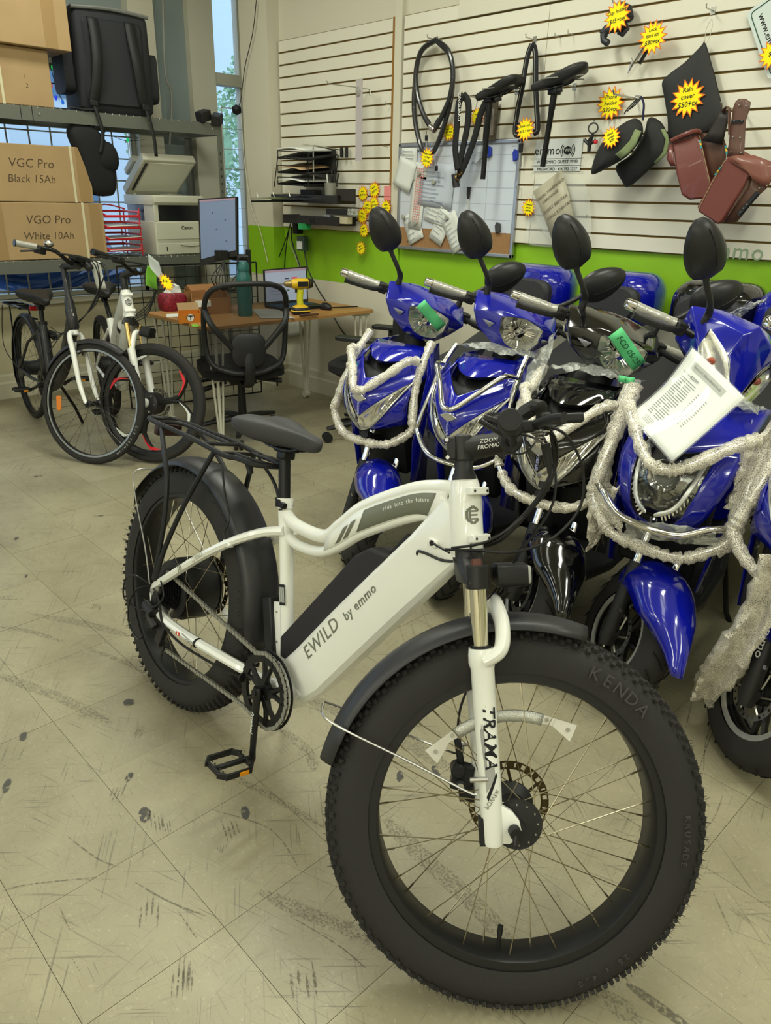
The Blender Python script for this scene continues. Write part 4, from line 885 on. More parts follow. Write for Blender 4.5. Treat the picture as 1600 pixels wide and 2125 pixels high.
def front_end(t, S_, paint, fender_low=True, emblem=None):
    "everything that turns with the bars, at scooter axes before steering"
    alloy_wheel(t, S_ @ Matrix.Translation(HUB))
    # telescopic fork
    for s_ in (-1, 1):
        o = Vector((.012, s_*.068, .205)); b = MB(); b.tube([o-SA*.03, o, o+SA*.16, o+SA*.24], [.016, .0235, .0225, .021], 16); b.box(o+Vector((-.0, -s_*.01, 0)), (.04, .02, .05))
        lg = b.obj('fork_leg', BLACKM, t, S_); MB().tube([o+SA*.23, o+SA*.46], .0145, 16).obj('fork_stanchion', CHROME, lg)
        MB().tube([o+Vector((.0, s_*.014, .10)), o+Vector((0, s_*.020, .10))], .007, 6).obj('bolt', STEEL, lg)
    b = MB(); b.box(Vector((0, 0, .215))+SA*.46+Vector((.012, 0, 0)), (.05, .18, .03), Matrix.Rotation(-RK_, 3, 'Y')); b.tube([SO+SA*.46, SO+SA*.86], .022, 12); b.obj('steering_stem', UNDER, t, S_)
    # front mudguard: deep blade that comes down in front of the wheel
    rows = []; n_ = 22
    for i in range(n_+1):
        u = i/n_; a = R(128)-R(128-20)*u; rad = .235+.03*math.sin(PI*min(1, u*1.25))*(.8 if u < .8 else 1)+(.14*max(0, u-.6)); hw = (.055+.035*math.sin(PI*min(1, u*.95+.12)))*(1-.75*max(0, (u-.62)/.38)**1.4)+.004; row = []
        dp = .095*(math.sin(PI*min(1, .25+u*.75))**.7)+.01
        for k in range(13):
            s2 = (k-6)/6; row.append(HUB+Vector((math.cos(a)*(rad-dp*abs(s2)**2.4), hw*(1.25*s2 if abs(s2) < .8 else (1.0+ (abs(s2)-.8)*.2)*(1 if s2 > 0 else -1)), math.sin(a)*(rad-dp*abs(s2)**2.4))))
        rows.append(row)
    MB().grid(rows).obj('front_mudguard', paint, t, S_, solid=.003, weld=True)
def grips(t, S_, foil=True):
    b = MB(); b.tube(sp([(-.40, -.12, 1.03), (-.43, -.20, 1.035), (-.447, -.30, 1.033)], 4), .011, 10); b.tube(sp([(-.40, .12, 1.03), (-.43, .20, 1.035), (-.447, .30, 1.033)], 4), .011, 10); b.tube([(-.40, -.12, 1.03), (-.40, .12, 1.03)], .011, 10)
    hb = b.obj('handlebar', BLACKS, t, S_)
    FO = mat('grip_foil_wrap', 'b9b8b0', .22, metal=.35, bump=1., bscale=90)
    for s_ in (-1, 1):
        e0 = Vector((-.436, s_*.205, 1.036)); e1 = Vector((-.450, s_*.335, 1.032)); ax = (e1-e0).normalized()
        MB().tube([e0.lerp(e1, k/6) for k in range(7)], [.017, .0155, .0165, .0165, .016, .0165, .0175], 14).obj('grip', FO if foil else BLACKP, hb)
        MB().tube([e1, e1+ax*.004, e1+ax*.028, e1+ax*.032], [.014, .0175, .0165, .010], 14).obj('bar_end', CHROME, hb)
        b = MB(); b.tube(sp([e0+Vector((.02, -s_*.02, -.004)), e0+Vector((.038, s_*.03, -.014)), e1+Vector((.040, -s_*.02, -.018)), e1+Vector((.038, s_*.010, -.018))], 5), [.007]*15+[.0085], 8, flat=1.4); b.obj('brake_lever', BLACKM, hb)
        b = MB(); b.box(e0+Vector((.006, -s_*.018, -.004)), (.04, .034, .040)); b.obj('switch_block', BLACKP, hb, bevel=.005)
def loft_y(st, name, m, parent, mx=None, bevel=0, sub=0):
    "front-facing panel: stations (z, x_centre, half_width, sweep_back, power)"
    rows = []
    for z, x, hw, sw, pw in st:
        rows.append([Vector((x-sw*abs(q)**pw, hw*q, z)) for q in [-1, -.9, -.75, -.55, -.35, -.15, 0, .15, .35, .55, .75, .9, 1]])
    return MB().grid(rows).obj(name, m, parent, mx, solid=.004, bevel=bevel, sub=sub)
def seat_and_box(t, paint, boxm=True):
    # rear body
    sec = lambda x, hw, z0, z1, r_=.04: [Vector((x, y, (z0+z1)/2+z)) for y, z in rr(hw*2, z1-z0, min(r_, hw*.9, (z1-z0)*.45), 4)]
    MB().loft([sec(-.62, .085, .42, .66), sec(-.72, .125, .40, .70), sec(-.95, .15, .36, .72), sec(-1.2, .14, .42, .74), sec(-1.40, .09, .56, .76), sec(-1.50, .04, .66, .76)]).obj('rear_body', paint, t)
    MB().loft([sec(-.60, .06, .70, .735), sec(-.70, .12, .69, .765, .03), sec(-.95, .14, .70, .785, .03), sec(-1.12, .125, .72, .84, .03), sec(-1.28, .10, .74, .86, .03)]).obj('seat', BLK_SEAT, t)
    MB().loft([sec(-.16, .13, .22, .27), sec(-.35, .15, .205, .25), sec(-.60, .14, .205, .26), sec(-.66, .12, .22, .42)]).obj('footboard', BLACKP, t)
    b = MB(); b.tube(sp([(-.12, 0, .33), (-.3, 0, .19), (-.7, 0, .20), (-1.0, 0, .35)], 4), .05, 10); b.obj('chassis', UNDER, t)
    alloy_wheel(t, Matrix.Translation((-1.22, 0, .215)), name='rear_wheel')
    b = MB()
    for s_ in (-1, 1): b.tube([(-1.22, s_*.09, .22), (-1.16, s_*.11, .55)], .02, 10)
    b.obj('rear_shock', CHROME, t)
    mudguard(t, None, (-1.22, 0, .215), .245, .12, R(95), R(200), 'rear_mudguard', BLACKP)
    b = MB(); b.tube([(-.75, .10, .24), (-.72, .17, .04), (-.70, .20, .008)], .010, 8); b.obj('side_stand', BLACKS, t)
    if boxm:
        z0 = .90; sec2 = lambda x, hw, z_, h_: [Vector((x, y, z_+z)) for y, z in rr(hw*2, h_, min(.085, h_*.45), 6)]
        rings = []
        for k in range(9):
            a = PI*k/8; f = math.sin(a)**.45 if 0 < k < 8 else .55; rings.append([Vector((-1.47-math.cos(a)*-.155, y*f, 1.01+z*(.6+.4*f))) for y, z in rr(.40, .26, .10, 6)])
        bo = MB().loft(rings).obj('top_box', paint, t)
        MB().loft([[Vector((x, y, 1.005+z)) for y, z in rr(.27*k_, .155*k_, .06, 6)] for x, k_ in ((-1.33, 1.04), (-1.305, 1), (-1.290, .88))]).obj('box_backrest', mat('backrest_grey_black', '2c2c2f', .6, bump=.2, bscale=300), bo)
        MB().box((-1.45, 0, .875), (.24, .18, .02)).obj('box_carrier', BLACKS, t)
def floodM(t): pass
def crash_bar(t, wrap, m=CHROME):
    q = [(-.225, -.150, .925), (-.15, -.160, .85), (-.10, -.168, .76), (-.065, -.188, .655), (-.055, -.190, .61), (-.02, -.125, .555), (-.005, -.06, .540), (-.003, 0, .538), (-.005, .06, .540), (-.02, .125, .555), (-.055, .190, .61), (-.065, .188, .655), (-.10, .168, .76), (-.15, .160, .85), (-.225, .150, .925)]
    b = MB().tube(sp(q, 6), .0100, 12).obj('crash_bar', m, t)
    v = [(-.15, -.158, .86), (-.085, -.140, .872), (-.03, -.085, .820), (.035, -.03, .765), (.045, 0, .755), (.035, .03, .765), (-.03, .085, .820), (-.085, .140, .872), (-.15, .158, .86)]
    MB().tube(sp(v, 6), .0095, 12).obj('crash_bar_brace', m, b)
    if wrap:
        P_ = sp(q, 8); n_ = len(P_)
        for a0, a1 in wrap:
            i0, i1 = int(a0*(n_-1)), int(a1*(n_-1)); seg = P_[i0:i1+1]
            MB().tube(seg, [.0165+rnd.uniform(-.003, .0045) for _ in seg], 14).obj('bubble_wrap', WRAP, b)
        P_ = sp(v, 8); seg = P_[3:-4]; MB().tube(seg, [.0160+rnd.uniform(-.003, .004) for _ in seg], 14).obj('bubble_wrap', WRAP, b)
    return b
def interp(tab, z):
    for (z0, v0), (z1, v1) in zip(tab, tab[1:]):
        if z <= z1: return v0+(v1-v0)*max(0, (z-z0)/(z1-z0))
    return tab[-1][1]
XC = [(.40, -.10), (.56, -.02), (.60, .010), (.64, .032), (.70, .036), (.75, .022), (.80, -.020), (.855, -.085), (.90, -.20), (.95, -.28)]
def face(y, z, lift=0.): return Vector((interp(XC, z)-.105*(abs(y)/.165)**1.35+lift, y, z))
def patch(ys, lo, hi, lift=0., nv=6, bow=0.):
    return [[face(y, lo(y)+(hi(y)-lo(y))*k/nv, lift+bow*math.sin(PI*k/nv)) for y in ys] for k in range(nv+1)]
YS = [(-1+2*k/20)*.158 for k in range(21)]
def front_shield(t, paint, emb=True):
    a = lambda y: abs(y)/.158
    nl = lambda y: .645+.150*a(y)**.92; nu = lambda y: .792+.075*a(y)
    b = MB(); b.grid(patch(YS, nl, nu)); b.obj('nose', paint, t, solid=.005, sub=1)
    # raised top deck of the apron over the dark scoop
    Y2 = [(-1+2*k/12)*.128 for k in range(13)]
    rows = [[Vector((-.225-.03*(y/.128)**2, y, .900-.006*(y/.128)**2)) for y in Y2], [Vector((-.18-.04*(y/.128)**2, y*1.03, .892-.010*(y/.128)**2)) for y in Y2], [Vector((-.120-.07*(abs(y)/.128)**1.6, y*.98, .868+.004*(y/.128)**2)) for y in Y2], [Vector((-.088-.085*(abs(y)/.128)**1.6, y*.80, .850+.008*(y/.128)**2)) for y in Y2], [Vector((-.10-.085*(abs(y)/.128)**1.6, y*.74, .838+.010*(y/.128)**2)) for y in Y2]]
    MB().grid(rows).obj('apron_top', paint, t, solid=.004)
    MB().grid([[Vector((-.145-.07*(abs(y)/.128)**1.5, y, .845)) for y in Y2], [Vector((-.10-.09*(abs(y)/.128)**1.5, y, .805)) for y in Y2], [face(y, .785+.04*abs(y)/.128, -.012) for y in Y2]]).obj('air_scoop', UNDER, t, solid=.003)
    for s_ in (-1, 1):
        MB().grid([[Vector((-.235, s_*.118, .898)), Vector((-.215, s_*.142, .85)), Vector((-.19, s_*.158, .80)), face(s_*.160, .74), face(s_*.155, .68)], [Vector((-.15, s_*.105, .868)), Vector((-.12, s_*.125, .835)), Vector((-.115, s_*.148, .80)), face(s_*.150, .755), face(s_*.146, .70)]]).obj('apron_side', paint, t, solid=.005)
        MB().grid([[Vector((-.24, s_*.12, .895)), Vector((-.20, s_*.155, .80)), Vector((-.15, s_*.165, .68)), Vector((-.13, s_*.155, .54)), Vector((-.16, s_*.14, .36))], [Vector((-.36, s_*.10, .90)), Vector((-.32, s_*.14, .78)), Vector((-.28, s_*.15, .66)), Vector((-.26, s_*.15, .52)), Vector((-.28, s_*.14, .30))]]).obj('leg_shield', paint, t, solid=.004)
        ys = [s_*.158*k/10 for k in range(11)]
        zo = lambda y: .592+.205*a(y)**1.7
        lp = MB().grid(patch(ys, zo, nl, -.006, 5, -.014)).obj('side_lamp', REFL, t, solid=.002)
        MB().grid(patch(ys, zo, nl, .004, 5, .006)).obj('lamp_cover', LENS, lp, solid=.0015)
        for q in range(7):
            y0 = .045+.012*q; f = MB(); f.tube([face(s_*(y0+.0), zo(y0)*.6+nl(y0)*.4, -.002), face(s_*(y0+.018), zo(y0+.018)*.15+nl(y0+.018)*.85, -.002)], .0028, 5); f.obj('lamp_fin', CHROME, lp)
        MB().tube([face(y, zo(y)-.002, .005) for y in ys], .0042, 6).obj('lamp_trim', STEEL, lp)
        MB().grid(patch(ys[2:], lambda y: min(zo(y)-.006, .582+.045*a(y)), lambda y: zo(y)-.003, -.005, 4)).obj('lower_trim', paint, t, solid=.004)
    MB().tube(sp([(-.16, 0, .50), (-.06, 0, .54), (-.01, 0, .565)], 3), .02, 8).obj('nose_bracket', UNDER, t)
    MB().loft([[Vector((x, y, z)) for x, y in ((-.30, -.10), (-.14-dx, -.12), (-.14-dx, .12), (-.30, .10))] for z, dx in ((.38, .02), (.60, -.03), (.75, .0), (.86, .07))]).obj('shield_core', UNDER, t, bevel=.01)
    if emb:
        b = MB(); c = face(0, .722, .004); b.prism([(-.036, .004), (-.012, .016), (.012, .016), (.036, .004), (.012, -.010), (0, -.016), (-.012, -.010)], .006, c, (0, 1, 0), (.1, 0, .99)); b.obj('emblem', mat('emblem_silver', 'd9d9d6', .2, metal=.8), t, bevel=.001)
        text('nose_lettering', 'emmo', .020, mat('decal_lilac', 'b4b8e8', .4), t, frameM(face(0, .684, .004), Vector((0, 0, 1)), Vector((0, -1, 0)), Vector((1, 0, 0))), .0006)
def shield_b(t, paint):
    "second model: tall apron round one large central headlamp"
    a = lambda y: abs(y)/.158
    hw = lambda z: interp([(.60, .045), (.64, .075), (.72, .092), (.80, .100), (.83, .101)], z)
    def strip(f0, f1, nz0, nz1, name, m, lift=0., bow=0, n=12, par=None, ss=(-1, 1)):
        for s_ in ss:
            rows = [[face(s_*(f0(z)+(f1(z)-f0(z))*k/4), z, lift+bow*math.sin(PI*k/4)) for k in range(5)] for z in [nz0+(nz1-nz0)*i/n for i in range(n+1)]]
            o = MB().grid(rows).obj(name, m, par or t, solid=.004)
        return o
    strip(hw, lambda z: interp([(.52, .07), (.58, .10), (.66, .135), (.75, .158), (.86, .160), (.92, .150)], z), .56, .835, 'apron_side', paint)
    MB().grid(patch(YS, lambda y: .835-.03*(1-a(y)), lambda y: .915, 0, 6)).obj('apron_top', paint, t, solid=.005)
    MB().grid(patch([y*.5 for y in YS], lambda y: .555, lambda y: .605+.02*a(y), -.006, 3)).obj('chin_panel', paint, t, solid=.004)
    for s_ in (-1, 1):
        MB().grid([[Vector((-.24, s_*.13, .895)), Vector((-.20, s_*.165, .80)), Vector((-.15, s_*.175, .68)), Vector((-.13, s_*.155, .54)), Vector((-.16, s_*.14, .36))], [Vector((-.36, s_*.10, .90)), Vector((-.32, s_*.14, .78)), Vector((-.28, s_*.15, .66)), Vector((-.26, s_*.15, .52)), Vector((-.28, s_*.14, .30))]]).obj('leg_shield', paint, t, solid=.004)
    MB().loft([[Vector((x, y, z)) for x, y in ((-.30, -.10), (-.14-dx, -.12), (-.14-dx, .12), (-.30, .10))] for z, dx in ((.38, .02), (.60, -.03), (.75, .0), (.86, .07))]).obj('shield_core', UNDER, t, bevel=.01)
    YH = [(-1+2*k/16) for k in range(17)]
    zz = [.605+.215*i/12 for i in range(13)]
    hl = MB().grid([[face(q*hw(z)*.98, z, -.022-.02*(1-q*q)) for q in YH] for z in zz]).obj('headlamp', mat('lamp_dark_chrome', '8f918e', .15, metal=1., bump=.8, bscale=70), t, solid=.002)
    b = MB(); b.lathe([(.012, -.01), (.040, .012), (.046, .02), (.044, .024)], face(0, .745, -.035), (1, 0, .15), 24); b.obj('projector_ring', CHROME, hl)
    MB().sphere(face(0, .745, -.03), .034, 16, (.5, 1, 1)).obj('projector_lens', mat('lens_glass_dark', '6d726f', .04, spec=1., coat=1.), hl)
    for s_ in (-1, 1):
        MB().tube(sp([face(s_*.085, .815, .006), face(s_*.078, .74, .006), face(s_*.055, .67, .010), face(s_*.012, .640, .012)], 5), [.003]+[.007]*13+[.006, .003], 8, flat=.6, upv=(1, 0, 0)).obj('silver_trim', mat('trim_silver', 'c9cac6', .3, metal=.6), hl)
        b = MB()
        for q in range(9): b.box(face(s_*(.030+.007*q), .625+.010*q, -.004), (.006, .005, .020), Matrix.Rotation(s_*.5, 3, 'X'))
        b.obj('led_strip', CHROME, hl, smooth=False)
    MB().grid([[face(q*hw(z)*1.0, z, .004+.006*(1-q*q)) for q in YH] for z in zz]).obj('lamp_cover', LENS, hl, solid=.0015)
def bars_b(t):
    q = [(-.20, -.205, .92), (-.12, -.200, .80), (-.06, -.205, .66), (-.05, -.200, .60), (-.01, -.135, .545), (.005, -.09, .528), (.01, 0, .524), (.005, .09, .528), (-.01, .135, .545), (-.05, .200, .60), (-.06, .205, .66), (-.12, .200, .80), (-.20, .205, .92)]
    b = MB().tube(sp(q, 6), .0115, 14).obj('crash_bar', CHROME, t)
    MB().tube(sp([(-.05, -.200, .64), (.0, -.15, .635), (.035, -.085, .605), (.045, 0, .600), (.035, .085, .605), (.0, .15, .635), (-.05, .200, .64)], 6), .0105, 14).obj('crash_bar_hoop', CHROME, b)
    v = [(-.11, -.185, .885), (-.04, -.14, .865), (.045, -.055, .800), (.065, 0, .785), (.045, .055, .800), (-.04, .14, .865), (-.11, .185, .885)]
    MB().tube(sp(v, 6), .0105, 12).obj('crash_bar_brace', CHROME, b)
    P_ = sp(q, 10)
    for a0, a1, r_ in ((.0, .30, .022), (.30, .5, .0185), (.5, .72, .0175), (.72, 1, .024)):
        seg = P_[int(a0*(len(P_)-1)):int(a1*(len(P_)-1))+1]; MB().tube([p+Vector((0, 0, -.004)) for p in seg], [r_+rnd.uniform(-.004, .004) for _ in seg], 14).obj('bubble_wrap', WRAP, b)
    P_ = sp(v, 10); seg = P_[2:-2]; MB().tube(seg, [.0165+rnd.uniform(-.003, .006) for _ in seg], 14).obj('bubble_wrap', WRAP, b)
    crumple(b, (-.04, -.205, .66), (.035, -.07, .60), (.005, -.07, .53), (-.035, -.19, .58), 10, .004, WRAP, 'bubble_wrap', (.01, 0, 0))
    crumple(b, (.035, -.06, .60), (.0, .17, .64), (-.03, .19, .59), (.008, -.06, .53), 10, .004, FILM, 'bubble_wrap', (.01, 0, 0))
def head_b(t, S_, paint):
    K = dict(tc=(-.370, 0, 1.135), tl=(-.46, .178, 1.098), tb=(-.49, .07, 1.12), a=(-.335, .05, 1.10), b=(-.385, .125, 1.072), c=(-.368, .134, 1.015), d=(-.340, .112, .962), e=(-.285, .055, .908), f=(-.245, 0, .885), g=(-.255, 0, .930), h=(-.295, .030, .975), i=(-.325, .058, 1.028), bk=(-.49, .15, .99), bb=(-.42, 0, .89), ch=(-.29, 0, .885))
    b = MB()
    for s_ in (-1, 1):
        g = {k: Vector((v[0], s_*v[1], v[2])) for k, v in K.items()}
        for f in (('tc', 'tl', 'a'), ('a', 'tl', 'b'), ('b', 'tl', 'c'), ('tc', 'a', 'i', 'g'), ('a', 'b', 'i'), ('i', 'h', 'g'), ('c', 'tl', 'bk'), ('c', 'bk', 'd'), ('d', 'bk', 'bb'), ('d', 'bb', 'e'), ('e', 'bb', 'ch'), ('e', 'ch', 'f'), ('tc', 'tb', 'tl'), ('tl', 'tb', 'bk'), ('tb', 'bb', 'bk')): b.add([g[q] for q in f], [tuple(range(len(f)))])
        if s_ == 1: b.add([Vector(K['tb']), Vector((K['tb'][0], -K['tb'][1], K['tb'][2])), Vector(K['tc'])], [(0, 1, 2)])
    hc = b.obj('bar_cover', paint, t, S_, bevel=.006, seg=3, ang=50, weld=True)
    for s_ in (-1, 1):
        A = sp([Vector((v[0], s_*v[1], v[2])) for v in (K['b'], K['i'], K['h'], K['g'])], 5); B2 = sp([Vector((v[0], s_*v[1], v[2])) for v in (K['c'], K['d'], K['e'], K['f'])], 5)
        lp = MB().grid([[p.lerp(q, k/5)+Vector((-.020*math.sin(PI*k/5), 0, 0)) for k in range(6)] for p, q in zip(A, B2)]).obj('side_lamp', REFL, t, S_, solid=.002)
        MB().grid([[p.lerp(q, k/5)+Vector((.004+.004*math.sin(PI*k/5), 0, 0)) for k in range(6)] for p, q in zip(A, B2)]).obj('lamp_cover', LENS, lp, solid=.0015)
        MB().sphere(A[5].lerp(B2[5], .5)+Vector((-.014, 0, 0)), .012, 12).obj('lamp_bulb', mat('bulb_amber_red', 'b5563e', .2), lp)
        b2 = MB()
        for k in range(8, 16): b2.sphere(A[k].lerp(B2[k], .30), .0055, 6)
        b2.obj('led_strip', mat('led_strip_beige', 'b9ad98', .3, spec=.8), lp)
    MB().tube(sp([(-.36, 0, .90), (-.31, 0, .80), (-.27, 0, .70)], 3), .05, 12).obj('bar_neck', UNDER, t, S_)
def head_unit(t, S_, paint):
    # faceted bar cover, symmetrical about the bike's centre line
    def P_(s_, k): return Vector((k[0], s_*k[1], k[2]))
    K = dict(tc=(-.355, 0, 1.098), tl=(-.445, .170, 1.068), tb=(-.47, .06, 1.085), m1=(-.292, .092, 1.055), m2=(-.35, .175, 1.012), m3=(-.36, .135, .955), lt=(-.272, .0, 1.058), ll=(-.282, .083, 1.035), lb=(-.268, .075, .985), lc=(-.245, .045, .955), ld=(-.240, 0, .948), ch=(-.262, 0, .918), ch2=(-.30, .07, .925), bk=(-.47, .14, .98), bb=(-.42, 0, .90))
    b = MB()
    for s_ in (-1, 1):
        g = {k: P_(s_, v) for k, v in K.items()}
        for f in (('tc', 'tl', 'm1'), ('tc', 'm1', 'lt'), ('tl', 'm2', 'm1'), ('m1', 'm2', 'll'), ('m1', 'll', 'lt'), ('ll', 'm2', 'm3'), ('ll', 'm3', 'lb'), ('lb', 'm3', 'ch2'), ('lb', 'ch2', 'lc'), ('lc', 'ch2', 'ch'), ('lc', 'ch', 'ld'), ('tc', 'tb', 'tl'), ('tl', 'bk', 'm2'), ('m2', 'bk', 'm3'), ('m3', 'bk', 'bb'), ('m3', 'bb', 'ch2'), ('ch2', 'bb', 'ch'), ('tl', 'tb', 'bk'), ('tb', 'bb', 'bk')):
            b.add([g[q] for q in f], [(0, 1, 2)])
        if s_ == 1: b.add([P_(1, K['tb']), P_(-1, K['tb']), Vector(K['tc'])], [(0, 1, 2)]); b.add([P_(1, K['tb']), P_(-1, K['tb']), Vector(K['bb'])], [(0, 1, 2)])
    hc = b.obj('bar_cover', paint, t, S_, bevel=.008, seg=3, smooth=True, ang=50, weld=True)
    out = [(K['lt'][1], K['lt'][2])]; pts = [Vector(K['lt'])]+[P_(1, K[k]) for k in ('ll', 'lb', 'lc')]+[Vector(K['ld'])]+[P_(-1, K[k]) for k in ('lc', 'lb', 'll')]
    pts = sp(pts, 4, True); cc = Vector((-.30, 0, 1.0))
    hl = MB().loft([[p+Vector((.004, 0, 0)) for p in pts], [cc+(p-cc)*.86+Vector((-.022, 0, 0)) for p in pts], [cc+(p-cc)*.5+Vector((-.045, 0, 0)) for p in pts], [cc+(p-cc)*.16+Vector((-.05, 0, 0)) for p in pts]], caps=False).obj('headlamp', REFL, t, S_, smooth=False)
    rb = MB()
    for k in range(28): a = 2*PI*k/28; rb.tube([cc+Vector((.008, math.cos(a)*.020, math.sin(a)*.018)), cc+Vector((.028, math.cos(a)*.058, math.sin(a)*.045))], .0022, 4)
    rb.lathe([(.012, 0), (.017, .02), (.016, .026), (.0001, .028)], cc+Vector((.005, 0, 0)), (1, 0, 0), 18); rb.obj('lamp_flutes', CHROME, hl)
    f = MB(); c2 = sum(pts, Vector())/len(pts)+Vector((.020, 0, 0)); f.add([c2]+[c2.lerp(p, .55)+Vector((.010, 0, 0)) for p in pts]+[p+Vector((.006, 0, 0)) for p in pts], [(0, 1+k, 1+(k+1) % len(pts)) for k in range(len(pts))]+[(1+k, 1+len(pts)+k, 1+len(pts)+(k+1) % len(pts), 1+(k+1) % len(pts)) for k in range(len(pts))])
    f.obj('lamp_cover', LENS, hl, solid=.002)
    for s_ in (-1, 1):
        MB().add([P_(s_, q) for q in ((-.290, .098, 1.002), (-.318, .138, .998), (-.302, .106, .980))], [(0, 1, 2)]).obj('reflector_chip', mat('reflector_chip', '8a8a90', .2, spec=.8), hc, solid=.004)
    MB().tube(sp([(-.34, 0, .92), (-.30, 0, .80), (-.26, 0, .70)], 3), .045, 12).obj('bar_neck', UNDER, t, S_)
    return hc, hl
def tape(parent, mx, c, L2, W2, ang, txt=None, sz=.03):
    "green masking tape stuck on a surface that faces +x"
    b = MB(); n_ = 8; ca, sa = math.cos(ang), math.sin(ang)
    b.grid([[Vector((c[0]+.003*math.sin(k*1.3)+.012-.0*k-((k-4)/4)**2*.008, c[1]+ca*(k/n_-.5)*L2-sa*w2, c[2]+sa*(k/n_-.5)*L2+ca*w2)) for w2 in (-W2/2, W2/2)] for k in range(n_+1)])
    o = b.obj('masking_tape', GTAPE, parent, mx, solid=.0006)
    if txt: text('tape_writing', txt, sz, INK, o, frameM(Vector((c[0]+.0135, c[1], c[2])), Vector((0, ca, sa)), Vector((0, -sa, ca)), Vector((1, 0, 0))), .0003, shear=.2, offset=-.0003)
    return o
STEER = steerM(R(46.5))
def scooter(pose, label, paint, kind, wraps=None):
    M_ = lean_frame(pose[0], pose[1], R(pose[2]), R(pose[3]), 0)
    t = thing('electric_scooter', label, 'scooter', mx=M_, group='scooters parked in a row along the slat wall')
    front_end(t, STEER, paint); grips(t, STEER); mirror_pair(t, STEER); seat_and_box(t, paint)
    if kind == 'a':
        front_shield(t, paint); hc, hl = head_unit(t, STEER, paint); crash_bar(t, wraps)
    else:
        shield_b(t, paint); head_b(t, STEER, paint); bars_b(t)
    return t
def loft_sheet(name, m, parent, rows, solid=.0008): return MB().grid(rows).obj(name, m, parent, solid=solid)
def crumple(parent, a, bb, c, d, n_=10, amp=.015, m=FILM, name='plastic_film', off=(0, 0, 0)):
    a, bb, c, d = map(Vector, (a, bb, c, d)); rows = []
    for i in range(n_+1):
        row = []
        for j in range(n_+1):
            p = a.lerp(bb, j/n_).lerp(d.lerp(c, j/n_), i/n_); row.append(p+Vector((rnd.uniform(-amp, amp), rnd.uniform(-amp, amp), rnd.uniform(-amp, amp)))+Vector(off)*math.sin(PI*i/n_)*math.sin(PI*j/n_))
        rows.append(row)
    return MB().grid(rows).obj(name, m, parent, solid=.0006)
def film_over(t):   # crinkled film left over the foot well behind the apron
    crumple(t, (-.20, -.12, .93), (-.20, .13, .93), (-.36, .15, .90), (-.36, -.14, .90), 10, .012, off=(0, 0, .03))
s1 = scooter((-2.147, 1.928, -79.6, 2.4), 'blue scooter nearest the desk, bubble wrap on its crash bar, green tape on its headlamp', BLUE, 'a', [(0, .30), (.30, .66), (.66, 1)])
tape(s1, STEER, (-.243, .0, 1.035), .135, .042, R(-28), ' ', .02); tape(s1, None, (-.115, -.150, .80), .035, .05, R(5), '::', .02)
s2 = scooter((-1.72, 1.992, -81.5, 1.0), 'blue electric scooter with bare chrome crash bar, second from the desk', BLUE, 'a', None); film_over(s2)
crumple(s2, (-.08, .24, .93), (-.12, .31, 1.06), (.0, .30, .80), (-.02, .22, .72), 8, .008)
s3 = scooter((-1.28, 1.924, -84, 1.0), 'gloss black electric scooter with dated green tape on its headlamp', BLACKG, 'a', [(0, .3), (.32, .68), (.68, 1)])
tape(s3, STEER, (-.243, .0, 1.030), .15, .048, R(-30), 'FCD 05/25', .026); film_over(s3); tape(s3, None, (-.17, .16, .945), .05, .02, 0, '5', .015)

s4 = scooter((-.938, 1.915, -82, 5.4), 'blue scooter with large central headlamp and a white price sheet hanging on its front', BLUE, 'b')
def spt(t, px, py, x):   # point of a scooter's own upright cross plane behind a pixel
    M_ = t.matrix_world; n = M_.col[0].to_3d().normalized(); o = M_.translation+n*x
    d = rx*((px-CX)/FPX)+dn*((py-CY)/FPX)+fw; return M_.inverted() @ (CAM+d*((o-CAM).dot(n)/d.dot(n)))
bpy.context.view_layer.update()
film_over(s4); crumple(s4, (-.44, -.13, 1.09), (-.40, .0, 1.18), (-.46, .03, 1.20), (-.48, -.05, 1.12), 8, .008)
# price sheet in a clear sleeve
c0, c1, c2, c3 = spt(s4, 1437, 722, -.20), spt(s4, 1307, 860, -.06), spt(s4, 1395, 957, .09), spt(s4, 1545, 825, -.06)
W4 = s4.matrix_world; c0, c1, c2, c3 = [W4 @ c for c in (c0, c1, c2, c3)]
nrm = (c3-c0).cross(c1-c0).normalized(); nrm = nrm if nrm.dot(CAM-c0) > 0 else -nrm
def shp(u, v, l=0.):   # u: down the page (c0->c1 is the long side), v: across
    p = c0.lerp(c1, u).lerp(c3.lerp(c2, u), v); return p+nrm*(.022*math.sin(PI*u)*(1-v*.9)*-1+.010*math.sin(PI*v)+l)
sh = tag(MB().grid([[shp(i/12, j/10) for j in range(11)] for i in range(13)]).obj('price_sheet', PAPER, solid=.0006), 'white price sheet in a clear sleeve hanging on the rightmost blue scooter', 'paper')
def pr(u0, u1, v0, v1, m, name='printed_line', l=.0008):
    n_ = 6; return MB().grid([[shp(u0+(u1-u0)*i/n_, v0+(v1-v0)*j/14, l) for j in range(15)] for i in range(n_+1)]).obj(name, m, sh, smooth=False)
pr(.085, .175, .17, .80, mat('print_band_grey', 'a3a69c', .7), 'title_band')
def on_sheet(o, u0, v0, k):   # bend flat lettering on to the sheet: text x runs across (v), y runs up (-u)
    for q in o.data.vertices: q.co = shp(u0-q.co.y*k, v0+q.co.x*k*1.25, .0026)
for s_, u, v, sz in (('Emmo Z1 (Black,Black,Red)', .13, .485, .038), ('$2099', .235, .36, .050), ('Monthly Payment', .235, .10+.10, .022)):
    o = text('sheet_lettering', s_, sz, INK, sh, Matrix.Identity(4), 0); on_sheet(o, u, v, 1.)
b = MB()
